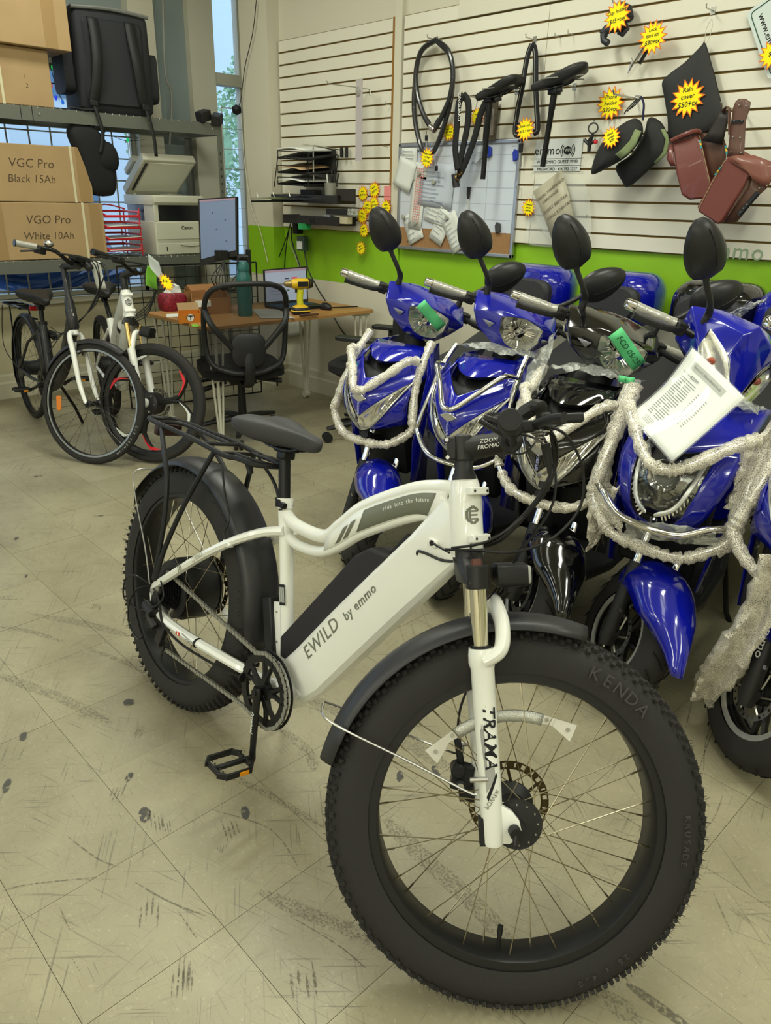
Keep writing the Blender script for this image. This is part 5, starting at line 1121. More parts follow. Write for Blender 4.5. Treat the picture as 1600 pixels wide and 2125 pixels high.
for k in range(19):
    u = .285+.029*k
    for v0 in (.13, .29):
        v1 = v0+(.09+.10*rnd.random()); b.grid([[shp(u+(.008 if a_ else 0), v0+(v1-v0)*j/3, .0016) for j in range(4)] for a_ in (0, 1)])
for k in range(13):
    u = .32+.030*k
    for v0 in (.55, .63, .70): b.grid([[shp(u+(.008 if a_ else 0), v0+.035*j/2, .0016) for j in range(3)] for a_ in (0, 1)])
for k in range(4): b.grid([[shp(.86+.02*k+(.004 if a_ else 0), .20+.3*j/3, .0018) for j in range(4)] for a_ in (0, 1)])
o = b.obj('printed_rows', mat('print_grey', '6d6f6a', .8), sh, smooth=False); o['kind'] = 'stuff'
MB().grid([[shp(-.01+1.03*i/12, -.02+1.05*j/10, .0035) for j in range(11)] for i in range(13)]).obj('clear_sleeve', mat('clear_sleeve', 'ffffff', .06, alpha=.12, spec=1.), sh)
for u in (.12, .42, .80): MB().grid([[shp(u+a_*.03, -.018+.006*j, .004) for j in (0, 1)] for a_ in (0, 1)]).obj('punched_slot', INK, sh, smooth=False)
# fifth scooter, mostly outside the frame
s5 = scooter((-.515, 1.93, -82, 4), 'scooter at the right edge, its black fork showing beside loose hanging bubble wrap', BLUE, 'a', [(0, .3), (.3, .66), (.66, 1)])
text('fork_lettering', 'emmo', .040, mat('decal_white', 'e8e8e0', .5), s5, STEER @ Matrix.Translation(Vector((.012, -.068, .205))+SA*.16+Vector((.010, -.0235, 0))) @ Matrix.Rotation(R(66), 4, 'Y') @ Matrix.Rotation(R(90), 4, 'X'), .0005)
def drape(t, pts, m=WRAP, name='bubble_wrap', amp=.006, n=5):
    "strip of wrap: pts = (left pixel, right pixel, x)"
    L1 = sp([spt(t, a[0], a[1], x) for a, b_2, x in pts], n); L2 = sp([spt(t, b_2[0], b_2[1], x+.02) for a, b_2, x in pts], n); rows = []
    for p, q in zip(L1, L2): rows.append([p.lerp(q, k/8)+Vector((.02*math.sin(k*1.1), 0, 0))+Vector([rnd.uniform(-amp, amp) for _ in range(3)]) for k in range(9)])
    return MB().grid(rows).obj(name, m, t, solid=.002)
drape(s5, [((1575, 1150), (1640, 1150), .03), ((1560, 1200), (1625, 1215), .03), ((1535, 1270), (1612, 1280), .02), ((1495, 1325), (1570, 1350), .02), ((1462, 1370), (1545, 1400), .0), ((1440, 1415), (1500, 1440), -.03), ((1433, 1445), (1480, 1466), -.05)])
drape(s5, [((1545, 905), (1640, 880), -.20), ((1520, 960), (1640, 940), -.18), ((1520, 1010), (1600, 1000), -.15), ((1505, 1050), (1580, 1060), -.13)], amp=.012)
drape(s4, [((1235, 1020), (1290, 1005), -.06), ((1222, 1070), (1262, 1060), -.05), ((1225, 1120), (1250, 1110), -.06), ((1218, 1140), (1232, 1136), -.07)], amp=.006)
crumple(s5, (-.16, -.16, .86), (-.10, -.02, .86), (-.04, -.02, .66), (-.07, -.15, .66), 10, .012, FILM)
# ================================================================ THE TWO BIKES BY THE WINDOW
BK_ = mat('frame_matte_black', '1c1c1e', .45, coat=.2); GOLD = mat('stanchion_gold', 'c9a86a', .2, metal=1.); REDA = mat('accent_red', 'd0212f', .4)
SIL = mat('rim_silver_line', 'a9aaa4', .25, metal=1.)
def steer_local(o, a, head=R(70.5)):
    ax = Vector((-math.cos(head), 0, math.sin(head))); return Matrix.Translation(o) @ Matrix.Rotation(a, 4, ax) @ Matrix.Translation(-Vector(o)), ax
# ---- bike A: black low-step bicycle with a white fork
mA = lean_frame(-5.24, 1.7338, R(-5), R(4), .335)
ba = thing('city_bicycle', 'black low-step bicycle with white fork under the window, nearest the left edge', 'bicycle', mx=mA, group='bicycles parked by the window')
HX = 1.14; oA = Vector((HX-.045, 0, 0)); SM, axA = steer_local(oA, R(34))
FW = Matrix.Translation((HX, 0, 0))
wa = wheel(ba, SM @ FW, .340, .044, .288, .026, 'front_wheel', 32, .016, .10, .022, bead=.306, spoke_m=mat('spoke_dark', '55534c', .4, metal=1.), spoke_r=.0009, spoke_n=4)
for s_ in (-1, 1): MB().lathe([(.292, s_*.0135), (.303, s_*.0142), (.303, s_*.0130), (.292, s_*.0125)], (0, 0, 0), (0, 1, 0), 64, closed=True).obj('rim_line', SIL, wa)
b = MB(); va = R(190); e = Vector((math.cos(va), 0, math.sin(va))); tq = Vector((-math.sin(va), 0, math.cos(va)))
b.loft([[e*.215+tq*u+Vector((0, -.02+dy, 0))+e*v for u, v in rr(.085, .030, .010, 3)] for dy in (-.004, .004)]); b.obj('spoke_reflector', mat('reflector_orange', 'd87a1a', .3), wa, bevel=.002)
t0 = 'CITYRIDER'
for i, ch in enumerate('CST PREMIUM'):
    if ch != ' ':
        a = R(-12)-i*.062; e = Vector((math.cos(a), 0, math.sin(a))); tg = Vector((math.sin(a), 0, -math.cos(a))); text('sidewall_lettering', ch, .018, mat('letter_grey', '9fa49a', .6), wa, frameM(e*.322+Vector((0, -.0222, 0)), tg, e, tg.cross(e)), .0004)
wr = wheel(ba, Matrix.Identity(4), .335, .044, .288, .026, 'rear_wheel', 32, .05, .13, .06, bead=.306, spoke_m=MATS['spoke_dark'], spoke_r=.0009, spoke_n=4)
hub0 = Vector((HX, 0, 0)); crownA = oA+axA*.385+Vector((.0, 0, 0))
for s_ in (-1, 1):
    MB().tube(sp([crownA+Vector((0, s_*.028, .004)), crownA+Vector((.012, s_*.052, -.02)), Vector((HX-.118, s_*.056, .25)), Vector((HX-.068, s_*.056, .12)), Vector((HX-.026, s_*.056, .04)), Vector((HX, s_*.056, .0))], 5), [.014]*6+[.0145]*8+[.013]*6+[.011]*4+[.010, .010], 12).obj('fork_leg', WHITE, ba, SM)
b = MB(); b.tube([crownA-axA*.01, crownA+axA*.022], [.024, .021], 16); b.obj('fork_crown', WHITE, ba, SM)
b = MB(); b.tube([crownA+axA*.022, crownA+axA*.03, crownA+axA*.13, crownA+axA*.185], [.026, .031, .029, .024], 20); b.obj('head_tube', BK_, ba)
text('head_badge', 'e', .030, SIL, ba, frameM(crownA+axA*.10+Vector((.032, 0, .010)), Vector((0, 1, 0)), axA, Vector((.94, 0, .34))), .0006)
b = MB(); b.tube([crownA+axA*.185, crownA+axA*.22, crownA+axA*.35, crownA+axA*.375], [.022, .0155, .0145, .019], 16); sc = crownA+axA*.37; b.tube([sc, sc+Vector((.05, 0, .01)), sc+Vector((.075, 0, .018))], [.019, .018, .022], 12); b.tube([sc+Vector((.08, -.03, .02)), sc+Vector((.08, .03, .02))], .021, 14); b.obj('quill_stem', BK_, ba, SM, bevel=.002)
bc = sc+Vector((.08, 0, .02)); bp = [bc+Vector(v) for v in ((-.14, .295, .038), (-.09, .20, .045), (-.03, .13, .045), (.0, .06, .008), (0, 0, 0), (0, -.06, .008), (-.03, -.13, .045), (-.09, -.20, .045), (-.14, -.295, .038))]
ha = MB().tube(sp(bp, 5), .0110, 12).obj('handlebar', BLACKS, ba, SM)
for s_, pts in ((1, bp[:3]), (-1, bp[-3:][::-1])):
    g = [pts[0].lerp(pts[1], k/5) for k in range(6)]; MB().tube(g, [.017, .016, .0165, .016, .0155, .0165], 12).obj('grip', mat('grip_foil_wrap', 'b9b8b0', .22), ha)
    MB().tube([g[0]-(g[1]-g[0])*.15, g[0]+(g[1]-g[0])*.1], .019, 12).obj('grip_end', BLACKP, ha)
    MB().tube(sp([pts[1]+Vector((.02, 0, -.008)), g[3]+Vector((.045, 0, -.02)), g[0]+Vector((.04, 0, -.035))], 4), .0055, 8).obj('brake_lever', BLACKM, ha)
    b = MB(); b.box(pts[1]+Vector((.008, -s_*.02, -.012)), (.045, .05, .04)); b.obj('lever_clamp', BLACKP, ha, bevel=.006)
c = bp[-3].lerp(bp[-2], .35)+Vector((.0, 0, .03)); b = MB(); b.sphere(c, .026, 14, (1, 1, .7)); b.obj('bell', STEEL, ha); MB().tube([c-Vector((0, 0, .03)), c], .012, 8).obj('bell_base', BLACKP, ha)
MB().box(bc+Vector((.01, 0, .035)), (.05, .09, .03)).obj('display', BLACKP, ha, bevel=.006)
MB().tube([bc+Vector((.02, .05, .02)), bc+Vector((.05, .055, .0)), bc+Vector((.055, .055, -.005))], [.016, .024, .022], 12).obj('lamp', BLACKP, ha)
for k in range(4): wire(ha, [bp[(2, 6, 2, 6)[k]]+Vector((.01, 0, -.01)), bc+Vector((.12+.01*k, .10-.05*k, .03)), bc+Vector((.13, .06, -.08-.02*k)), bc+Vector((.06, .05, -.26)), bc+Vector((-.05, .02, -.38)), bc+Vector((-.12, .0, -.36-.05*k))], .003, BLACKP, 'control_cable')
b = MB(); BBa = Vector((.46, 0, -.02))
hdm = crownA+axA*.07
b.tube(sp([crownA+axA*.06, Vector((.86, 0, .30)), Vector((.72, 0, .13)), Vector((.56, 0, .02)), BBa], 6), [.034]*25, 12, flat=1.45).obj('down_tube', BK_, ba)
MB().tube([BBa, Vector((.36, 0, .34))], [.026, .024], 14).obj('seat_tube', BK_, ba); MB().tube([Vector((.362, 0, .34)), Vector((.345, 0, .45))], .0145, 12).obj('seat_post', BLACKS, ba)
MB().tube([Vector((.363, 0, .33)), Vector((.36, 0, .35))], .028, 14).obj('seat_clamp', BLACKP, ba)
for s_ in (-1, 1):
    MB().tube([(0, s_*.066, 0), (.20, s_*.055, .20), (.365, s_*.02, .30)], .009, 8).obj('seat_stay', BK_, ba); MB().tube([(0, s_*.066, 0), (.25, s_*.06, -.02), tuple(BBa+Vector((0, s_*.03, 0)))], .0105, 8).obj('chain_stay', BK_, ba)
MB().box((.38, 0, .14), (.055, .075, .30), Matrix.Rotation(-.25, 3, 'Y')).obj('battery', BLACKP, ba, bevel=.012)
b = MB(); b.tube([(.33, -.02, .36), (.36, -.06, .37)], .006, 6).tube([(.335, .03, .28), (.39, .05, .27), (.42, .05, .26)], [.02, .026, .02], 8); b.obj('cable_lock', BLACKP, ba)
saddle(ba, Matrix.Translation((.345, 0, .462)), BLACKM, 1.15)
mudguard(ba, SM @ FW, (0, 0, 0), .358, .060, R(160), R(62), 'front_mudguard'); mudguard(ba, None, (0, 0, 0), .356, .060, R(215), R(20), 'rear_mudguard')
RKS = mat('rack_black_reflected_blue', '1a2028', .15, metal=.8)  # blue of the reflections is mixed into the black base colour
b = MB(); b.tube(sp([(-.34, -.055, .385), (-.36, 0, .385), (-.34, .055, .385), (.02, .055, .40), (.16, .02, .40), (.16, -.02, .40), (.02, -.055, .40)], 4, True), .006, 8, closed=True); b.obj('rack_frame', RKS, ba)
for k in range(4): MB().tube([(-.25+.1*k, -.055, .39), (-.25+.1*k, .055, .39)], .0045, 6).obj('rack_crossbar', RKS, ba)
for s_ in (-1, 1): MB().tube([(-.16, s_*.057, .39), (-.02, s_*.075, .02)], .005, 6).obj('rack_leg', RKS, ba)
wire(ba, [(-.34, -.06, .37), (-.36, -.07, .1), (-.02, -.075, 0)], .0028, BLACKP, 'mudguard_stay')
MB().box((.19, 0, .41), (.02, .05, .03)).obj('tail_light', mat('red_lens', 'a3161c', .25), ba, bevel=.004)
chainring(ba, (BBa.x, BBa.z), .085, -.06); crank(ba, (BBa.x, BBa.z), -.075, R(200), .165, -1); crank(ba, (BBa.x, BBa.z), .075, R(20), .165, 1)
MB().tube([(.40, .06, -.03), (.36, .16, -.20), (.34, .21, -.316)], .010, 8).obj('kickstand', BLACKS, ba)
for s_ in (-1, 1):
    b = MB(); b.tube([crownA+Vector((.045, s_*.036, -.045)), crownA+Vector((.050, s_*.040, -.09)), crownA+Vector((.052, s_*.022, -.115))], [.007, .008, .010], 6); b.obj('brake_arm', STEEL, ba, SM)
# folded white card hung on the bar
cM = ba.matrix_world @ SM; c = cM @ (bc+Vector((.035, .13, .03)))
b = MB(); ex = (rx*1.0+Vector((0, 0, 0))).normalized(); ex = Vector((ex.x, ex.y, 0)).normalized(); cd_ = ex.cross(Vector((0, 0, 1)))*-1
rows = [[c+ex*(.055*(u-.5)+.012*v)+Vector((0, 0, .02-.150*v))+cd_*(-.02*math.cos(v*PI*.5)) for u in (0, .33, .66, 1)] for v in [k/8 for k in range(9)]]
tag(b.grid(rows).obj('hang_tag', PAPER, solid=.001), 'white card hanging on the handlebar of the black bicycle', 'tag')

# ---- bike B: white e-bike with a cast wheel
fB = lean_frame(-3.905, 1.905, R(-14), R(0), .335)
bb = thing('electric_bicycle', 'white electric bicycle with red-accented cast wheels behind the black bicycle', 'bicycle', mx=fB, group='bicycles parked by the window')
oB = Vector((-.045, 0, 0)); SB, axB = steer_local(oB, R(46))
mg = MB().lathe([(.272, -.016), (.280, -.020), (.302, -.020), (.306, -.012), (.290, 0), (.306, .012), (.302, .020), (.280, .020), (.272, .016), (.268, 0)], (0, 0, 0), (0, 1, 0), 64, closed=True).obj('front_wheel', BLACKP, bb, SB)
MB().lathe([(.302+.033*math.sin(PI*k/12)**.6, -math.cos(PI*k/12)*.026) for k in range(13)], (0, 0, 0), (0, 1, 0), 72).obj('tyre', RUBBER, mg)
MB().tube([(0, -.052, 0), (0, -.045, 0), (0, .045, 0), (0, .052, 0)], [.045, .062, .062, .045], 24).obj('hub', BLACKM, mg); disc(mg, .055, .085, mat('disc_grey', '77766f', .35, metal=.9))
for k in range(3):
    a = 2*PI*k/3+R(18); e = Vector((math.cos(a), 0, math.sin(a))); 
    def pol(r_, d): return Vector((math.cos(a+d)*r_, 0, math.sin(a+d)*r_))
    sp_ = MB()
    for s_ in (-1, 1): sp_.tube([pol(.05, s_*.12), pol(.13, s_*.03), pol(.18, s_*.08), pol(.225, s_*.26), pol(.272, s_*.42)], [.016, .014, .013, .011, .010], 8, flat=1.2, upv=(0, 1, 0))
    so = sp_.obj('cast_spoke', BLACKP, mg)
    for s_, m_ in ((1, REDA), (-1, PAPER)):
        rows = [[pol(r_, s_*d)+Vector((0, -.0215, 0)), pol(r_-w2, s_*(d+.01))+Vector((0, -.0215, 0))] for r_, d, w2 in ((.19, .10, .004), (.23, .24, .010), (.262, .36, .018), (.266, .48, .014), (.267, .62, .003))]
        MB().grid(rows).obj('spoke_decal', m_, mg, solid=.001, smooth=False)
for k in range(6): a = 2*PI*k/6; MB().disc((math.cos(a)*.05, -.055, math.sin(a)*.05), (0, 1, 0), .006, .006, 8).obj('hub_bolt', STEEL, mg)
rwB = wheel(bb, Matrix.Translation((-1.13, 0, 0)), .335, .050, .280, .030, 'rear_wheel', 20, .07, .13, .06, bead=.302, spoke_m=MATS['spoke_dark'])
for s_ in (-1, 1):
    b = MB(); b.tube(sp([oB+axB*.30+Vector((.012, s_*.062, 0)), Vector((-.098, s_*.062, .19)), Vector((-.058, s_*.062, .08)), Vector((-.030, s_*.062, -.01))], 4), [.022]*4+[.0205]*9, 14); b.loft([[Vector((-.012+x, s_*.062+dy, z)) for x, z in rr(.05, .05, .018, 4)] for dy in (-.012, .012)])
    b.obj('fork_leg', WHITE, bb, SB)
    MB().tube([oB+axB*.30+Vector((.012, s_*.062, 0)), oB+axB*.44+Vector((.012, s_*.062, 0))], .014, 14).obj('stanchion', GOLD, bb, SB)
MB().tube(sp([oB+axB*.30+Vector((.02, -.062, 0)), oB+axB*.385+Vector((.04, -.045, 0)), oB+axB*.40+Vector((.045, 0, 0)), oB+axB*.385+Vector((.04, .045, 0)), oB+axB*.30+Vector((.02, .062, 0))], 4), .014, 10).obj('fork_brace', WHITE, bb, SB)
b = MB(); b.loft([[oB+axB*z+Vector((math.cos(a)*r1, math.sin(a)*r2, 0)) for a in [2*PI*k/20 for k in range(20)]] for z, r1, r2 in ((.475, .026, .028), (.455, .025, .07), (.43, .024, .085))]); b.obj('fork_crown', BLACKM, bb, SB)
MB().box((-.075, -.084, .13), (.012, .004, .13), Matrix.Rotation(-.2, 3, 'Y')).obj('fork_decal', INK, bb, SB)
h0, h1 = oB+axB*.475, oB+axB*.625
MB().tube([h0, h0.lerp(h1, .1), h0.lerp(h1, .9), h1], [.033, .031, .030, .024], 22).obj('head_tube', WHITE, bb)
for t in (.22, .8):
    c = h0.lerp(h1, t)+Vector((.031, 0, .011)); MB().box(c, (.014, .06, .014), Matrix.Rotation(-.34, 3, 'Y')).obj('rack_lug', WHITE, bb, bevel=.002)
hp = [Vector((math.cos(R(90+60*k))*.016, math.sin(R(90+60*k))*.018, 0)) for k in range(6)]
b = MB(); b.tube([Vector((p.x, p.y, 0)) for p in hp[:1]+hp[1:4]+hp[4:]], .0018, 4, closed=True)
for v in (.007, 0, -.007): b.tube([(-.006, v, 0), (.009, v, 0)], .0015, 4)
b.obj('head_badge', INK, bb, frameM(h0.lerp(h1, .52)+Vector((.0305, 0, .011)), Vector((0, 1, 0)), axB, Vector((.94, 0, .34))))
MB().tube([h1-axB*.02, Vector((-.50, 0, .40)), Vector((-.76, 0, .20))], [.030, .033, .030], 12, flat=1.2).obj('top_tube', WHITE, bb)
MB().tube([h0+axB*.02, Vector((-.42, 0, .25)), Vector((-.66, 0, -.04))], [.034, .040, .036], 14, flat=1.25).obj('down_tube', WHITE, bb)
bt = MB().tube([Vector((-.33, 0, .40)), Vector((-.345, 0, .385)), Vector((-.56, 0, .13)), Vector((-.575, 0, .11))], [.03, .046, .046, .03], 16).obj('battery', mat('battery_silver_white', 'c9cabd', .35, coat=.4), bb)
for k in range(5): MB().tube(sp([(-.40-.026*k, -.040, .325-.03*k), (-.425-.026*k, -.046, .31-.03*k), (-.41-.026*k, -.043, .29-.03*k)], 3), [.0015, .003, .004, .004, .003, .002, .001], 5, flat=.5, upv=(0, 1, 0)).obj('claw_decal', GREY, bt)
for t in (.02, .97): p = Vector((-.345, 0, .385)).lerp(Vector((-.56, 0, .13)), t); MB().tube([p, p+Vector((-.02, 0, -.024))], .048, 16).obj('battery_band', BLACKP, bt)
MB().tube([Vector((-.66, 0, -.05)), Vector((-.80, 0, .36))], [.028, .024], 14).obj('seat_tube', WHITE, bb); MB().tube([Vector((-.80, 0, .36)), Vector((-.92, 0, .48))], .0145, 12).obj('seat_post', BLACKS, bb)
for s_ in (-1, 1):
    MB().tube([(-1.13, s_*.066, 0), (-.95, s_*.05, .16), (-.785, s_*.02, .30)], .010, 8).obj('seat_stay', WHITE, bb); MB().tube([(-1.13, s_*.066, 0), (-.9, s_*.06, -.03), (-.67, s_*.03, -.05)], .011, 8).obj('chain_stay', WHITE, bb)
saddle(bb, Matrix.Translation((-.93, 0, .49)), BLACKM, 1.1)
chainring(bb, (-.66, -.05), .080, -.06); crank(bb, (-.66, -.05), -.075, R(250), .165, -1); crank(bb, (-.66, -.05), .075, R(70), .165, 1)
MB().tube([h1, h1+axB*.09], .0175, 14).obj('headset_spacer', BLACKM, bb, SB)
s0 = h1+axB*.08; b = MB(); b.tube([s0, s0+Vector((.06, 0, .03)), s0+Vector((.08, 0, .035))], [.02, .018, .022], 12); b.obj('stem', BLACKM, bb, SB)
s1_ = s0+Vector((.08, 0, .035)); bq = [s1_+Vector(v) for v in ((-.05, .32, .04), (-.02, .15, .035), (0, .05, 0), (0, 0, 0), (0, -.05, 0), (-.02, -.15, .035), (-.05, -.32, .04))]
hB = MB().tube(sp(bq, 5), .011, 12).obj('handlebar', BLACKS, bb, SB)
for s_, a_, c_ in ((1, bq[0], bq[1]), (-1, bq[6], bq[5])):
    MB().tube([a_, a_.lerp(c_, .6)], .017, 12).obj('grip', BLACKP, hB); MB().tube(sp([c_+Vector((.02, 0, -.008)), a_.lerp(c_, .5)+Vector((.045, 0, -.01)), a_+Vector((.04, 0, -.015))], 4), .0055, 8).obj('brake_lever', BLACKM, hB)
    MB().box(c_+Vector((.0, -s_*.01, .0)), (.05, .05, .035)).obj('lever_clamp', BLACKP, hB, bevel=.006)
for k in range(4): wire(hB, [bq[(1, 5, 1, 5)[k]]+Vector((.02, 0, 0)), s1_+Vector((.12+.01*k, .06-.03*k, .02)), s1_+Vector((.10, .02, -.14-.02*k)), s1_+Vector((.02, .0, -.24-.01*k)), s1_+Vector((-.03, -.0, -.26))], .003, BLACKP, 'control_cable')
b = MB(); b.loft([[Vector((x, y, z)) for y, z in rr(.07*k_, .055*k_, .012, 3)] for x, k_ in ((-.01, .6), (.0, 1), (.055, 1.05), (.062, .9))]); b.obj('headlight', BLACKP, bb, SB @ Matrix.Translation(oB+axB*.41+Vector((.07, 0, 0))))
MB().tube([(-.64, .05, -.05), (-.62, .16, -.22), (-.61, .20, -.318)], .010, 8).obj('kickstand', BLACKS, bb)
# price sheet folded over the bar of bike B with a star price tag and a green leaflet behind
def star(name, c, ex, ey, r_, lines=(), label=None, n_=14, seed=0, cat='price tag', group='yellow star price tags', parent=None, ratio=.66, sz=None):
    "yellow card star with an orange edge, lettering on its face; ex, ey span the card, normal = ex x ey"
    q = random.Random(seed); ex = Vector(ex).normalized(); ey = Vector(ey).normalized(); nz = ex.cross(ey).normalized(); c = Vector(c)
    def outl(k_): return [((math.cos(2*PI*i/(2*n_))*r_*k_*(1 if i % 2 == 0 else ratio)), (math.sin(2*PI*i/(2*n_))*r_*k_*(1 if i % 2 == 0 else ratio))) for i in range(2*n_)]
    o = MB().prism(outl(1), .0012, c, ex, ey).obj(name, ORANGE, parent, smooth=False)
    MB().prism(outl(.86), .0008, c+nz*.0010, ex, ey).obj('star_face', YELLOW, o, smooth=False)
    for i, (s_, y_, z_) in enumerate(lines):
        text('star_writing', s_, z_*r_, INK, o, frameM(c+nz*.0018+ey*y_*r_, ex, ey, nz), .0002, shear=.12, offset=.0003)
    if label: tag(o, label, cat, group)
    return o
WB = bb.matrix_world @ SB
pa = at(312, 532, 0, -3.95); 
def quad(name, pts, m, label, cat, bulge=.0, n_=8, solid=.0006, axis=0, val=-3.9):
    P4 = [at(px, py, axis, val+dv) for px, py, dv in pts]; nn = (P4[1]-P4[0]).cross(P4[3]-P4[0]).normalized(); rows = []
    for i in range(n_+1): rows.append([P4[0].lerp(P4[1], j/n_).lerp(P4[3].lerp(P4[2], j/n_), i/n_)+nn*bulge*math.sin(PI*i/n_) for j in range(n_+1)])
    o = MB().grid(rows).obj(name, m, solid=solid); return tag(o, label, cat) if label else o
gs = quad('green_leaflet', [(306, 550, .0), (327, 562, .0), (328, 602, .02), (303, 592, .02)], mat('leaflet_green', '6fae2f', .6), 'lime green leaflet hanging under the white e-bike price sheet', 'leaflet', .01, val=-3.93)
ps = quad('price_sheet', [(308, 527, .0), (330, 545, .0), (366, 618, .03), (322, 568, .03)], mat('paper_sleeve_grey', 'b9c0bd', .3, spec=.8), 'folded sheet in a sleeve with a star, hanging from the white bicycle bar', 'paper', .02, val=-3.86)
ec = at(345, 586, 0, -3.80); star('star_tag', ec, rx*.5+fw*.75-dn*.0, -dn-rx*.25, .050, (('$1499', .1, .42),), 'small yellow star on the folded sheet of the white bicycle', seed=3)
# ================================================================ SHELVING, BOXES, PRINTER
RKM = mat('rack_grey_steel', '6d7068', .4, metal=.35); CARD = mat('cardboard', 'a98e66', .75, var=.06, vscale=5, bump=.15, bscale=300); CTAPE = mat('packing_tape', '9d8158', .3); STRAP = mat('strap_cream', 'cfc8a6', .5)
RX0, RX1, RY0, RY1 = -5.82, -5.35, .55, 3.42
rk = thing('shelving_rack', 'grey steel shelving rack with two loaded shelves under the windows', 'shelf', loc=(0, 0, 0))
for (x, y) in ((RX1, RY1), (RX0, RY1), (RX1, RY0), (RX0, RY0)):
    sx = 1 if x == RX1 else -1; sy = 1 if y == RY1 else -1
    b = MB(); b.box((x-sx*.001, y-sy*.02, .965), (.003, .042, 1.93)); b.box((x-sx*.02, y, .965), (.042, .003, 1.93)); po = b.obj('post', RKM, rk, smooth=False)
    if sy == 1 and sx == 1:
        for k in range(22): MB().box((x+.0012, y-.020, .62+.052*k), (.0015, .009, .020), taper=None).obj('keyhole', mat('keyhole_dark', '2b2c2a', .8), po, smooth=False)
for zt in (1.91, 1.0):
    for x in (RX1, RX0): b = MB(); b.box((x, (RY0+RY1)/2, zt-.038), (.006, RY1-RY0, .076)); b.box((x-.012 if x == RX1 else x+.012, (RY0+RY1)/2, zt-.003), (.022, RY1-RY0, .004)); b.box((x-.010 if x == RX1 else x+.01, (RY0+RY1)/2, zt-.074), (.018, RY1-RY0, .004)); b.obj('shelf_beam', RKM, rk, smooth=False)
    for y in (RY0, RY1): MB().box(((RX0+RX1)/2, y, zt-.038), (RX1-RX0, .005, .076)).obj('end_beam', RKM, rk, smooth=False)
    b = MB()
    for k in range(58): y = RY0+.02+k*.049; b.tube([(RX0+.01, y, zt+.004), (RX1+.002, y, zt+.004), (RX1+.004, y, zt-.004)], .0022, 5)
    for x in [RX0+.05+.09*k for k in range(5)]+[RX1-.004]: b.tube([(x, RY0+.01, zt+.0005), (x, RY1-.01, zt+.0005)], .0026, 5)
    b.obj('wire_deck', mat('wire_zinc', '9a9b92', .35, metal=.8), rk)
    for y in (1.02, 2.09, 3.34): MB().tube([(RX1+.003, y, zt-.035), (RX1+.008, y, zt-.035)], .007, 8).obj('bolt', STEEL, rk)
for y in (2.05, 1.98): MB().box((RX1+.004, y, 1.873), (.002, .004, .082)).obj('cable_tie', BLACKP, rk, smooth=False)
def carton(label, x0, x1, y0, y1, z0, z1, lines=(), strap_y=(), tape_y=(), rz=0, group='shipping cartons on the rack'):
    c = ((x0+x1)/2, (y0+y1)/2, z0); t = thing('carton', label, 'box', loc=c, rz=rz, group=group); X, Y, Z = (x1-x0)/2, (y1-y0)/2, z1-z0
    MB().box((0, 0, Z/2), (2*X, 2*Y, Z)).obj('body', CARD, t, bevel=.004, smooth=False)
    MB().box((0, 0, Z+.001), (.06, 2*Y+.002, .0015)).obj('seam_tape', CTAPE, t, smooth=False)
    for y in tape_y: MB().box((X+.001, y, Z/2), (.0014, .075, Z*.985)).obj('side_tape', CTAPE, t, smooth=False)
    for y in strap_y: b = MB(); b.box((X+.002, y, Z/2), (.0016, .016, Z+.004)); b.box((0, y, Z+.003), (2*X, .016, .0016)); b.obj('strap', STRAP, t, smooth=False)
    for s_, y, z, sz in lines: text('handwriting', s_, sz, mat('marker_faded', '4a3c2c', .8), t, frameM(Vector((X+.0012, y, z)), Vector((0, 1, 0)), Vector((0, 0, 1)), Vector((1, 0, 0))), .0003, shear=.15, offset=-.0006, lsp=.95)
    return t
carton('long carton marked Black 15Ah, on the lower shelf, topmost of two', -5.80, -5.36, 1.34, 2.385, 1.362, 1.698, (('VGC Pro', .14, .225, .075), ('Black 15Ah', .13, .135, .066)), (.40,), (-.18, .47))
carton('long carton marked White 10Ah, on the lower shelf beneath another', -5.80, -5.36, 1.36, 2.440, 1.008, 1.358, (('VGO Pro', .16, .245, .075), ('White 10Ah', .15, .145, .066)), (.40,), (-.16, .48))
carton('upper carton on the top shelf at the left edge, widest of its stack', -5.80, -5.30, 1.35, 2.33, 2.235, 2.62, (), (), (.37, -.12))
carton('lower carton on the top shelf, with a cream strap and small marks', -5.80, -5.36, 1.35, 2.20, 1.916, 2.232, (('1', .26, .16, .03), ('2', .27, .11, .035)), (.12,), ())
# delivery backpack
BP = mat('backpack_fabric', '222428', .7, bump=.3, bscale=220); BP2 = mat('backpack_strap', '191a1c', .6)
t = thing('delivery_backpack', 'large square black delivery backpack standing on the top shelf', 'backpack', loc=(-5.53, 2.66, 1.916), rz=R(-6))
sec = lambda z, dx, dy, r_: [Vector((x, y, z)) for x, y in rr(dx, dy, r_, 4)]
MB().loft([sec(.0, .30, .46, .05), sec(.03, .33, .50, .05), sec(.30, .34, .51, .05), sec(.55, .33, .50, .04), sec(.60, .31, .47, .03)]).obj('body', BP, t)
MB().tube(sp([(.165, -.25, .585), (.168, 0, .600), (.165, .25, .585)], 4), .012, 8).obj('top_piping', mat('piping_grey', '6d6f6c', .4), t)
MB().loft([[Vector((-.02+x, s2, z)) for x, z in rr(.24, .30, .05, 3)] for s2 in (-.235, -.30, -.315)], ).obj('side_pocket', BP, t).location = (0, 0, .26)
MB().loft([[Vector((-.02+x, s2, z)) for x, z in rr(.24, .30, .05, 3)] for s2 in (.235, .30, .315)], ).obj('side_pocket', BP, t).location = (0, 0, .24)
MB().loft([[Vector((.165, y, z)) for y, z in rr(.40, .50, .03, 3)], [Vector((.185, y*.9, z*.95)) for y, z in rr(.40, .50, .03, 3)]]).obj('back_panel', BP, t).location = (0, 0, .29)
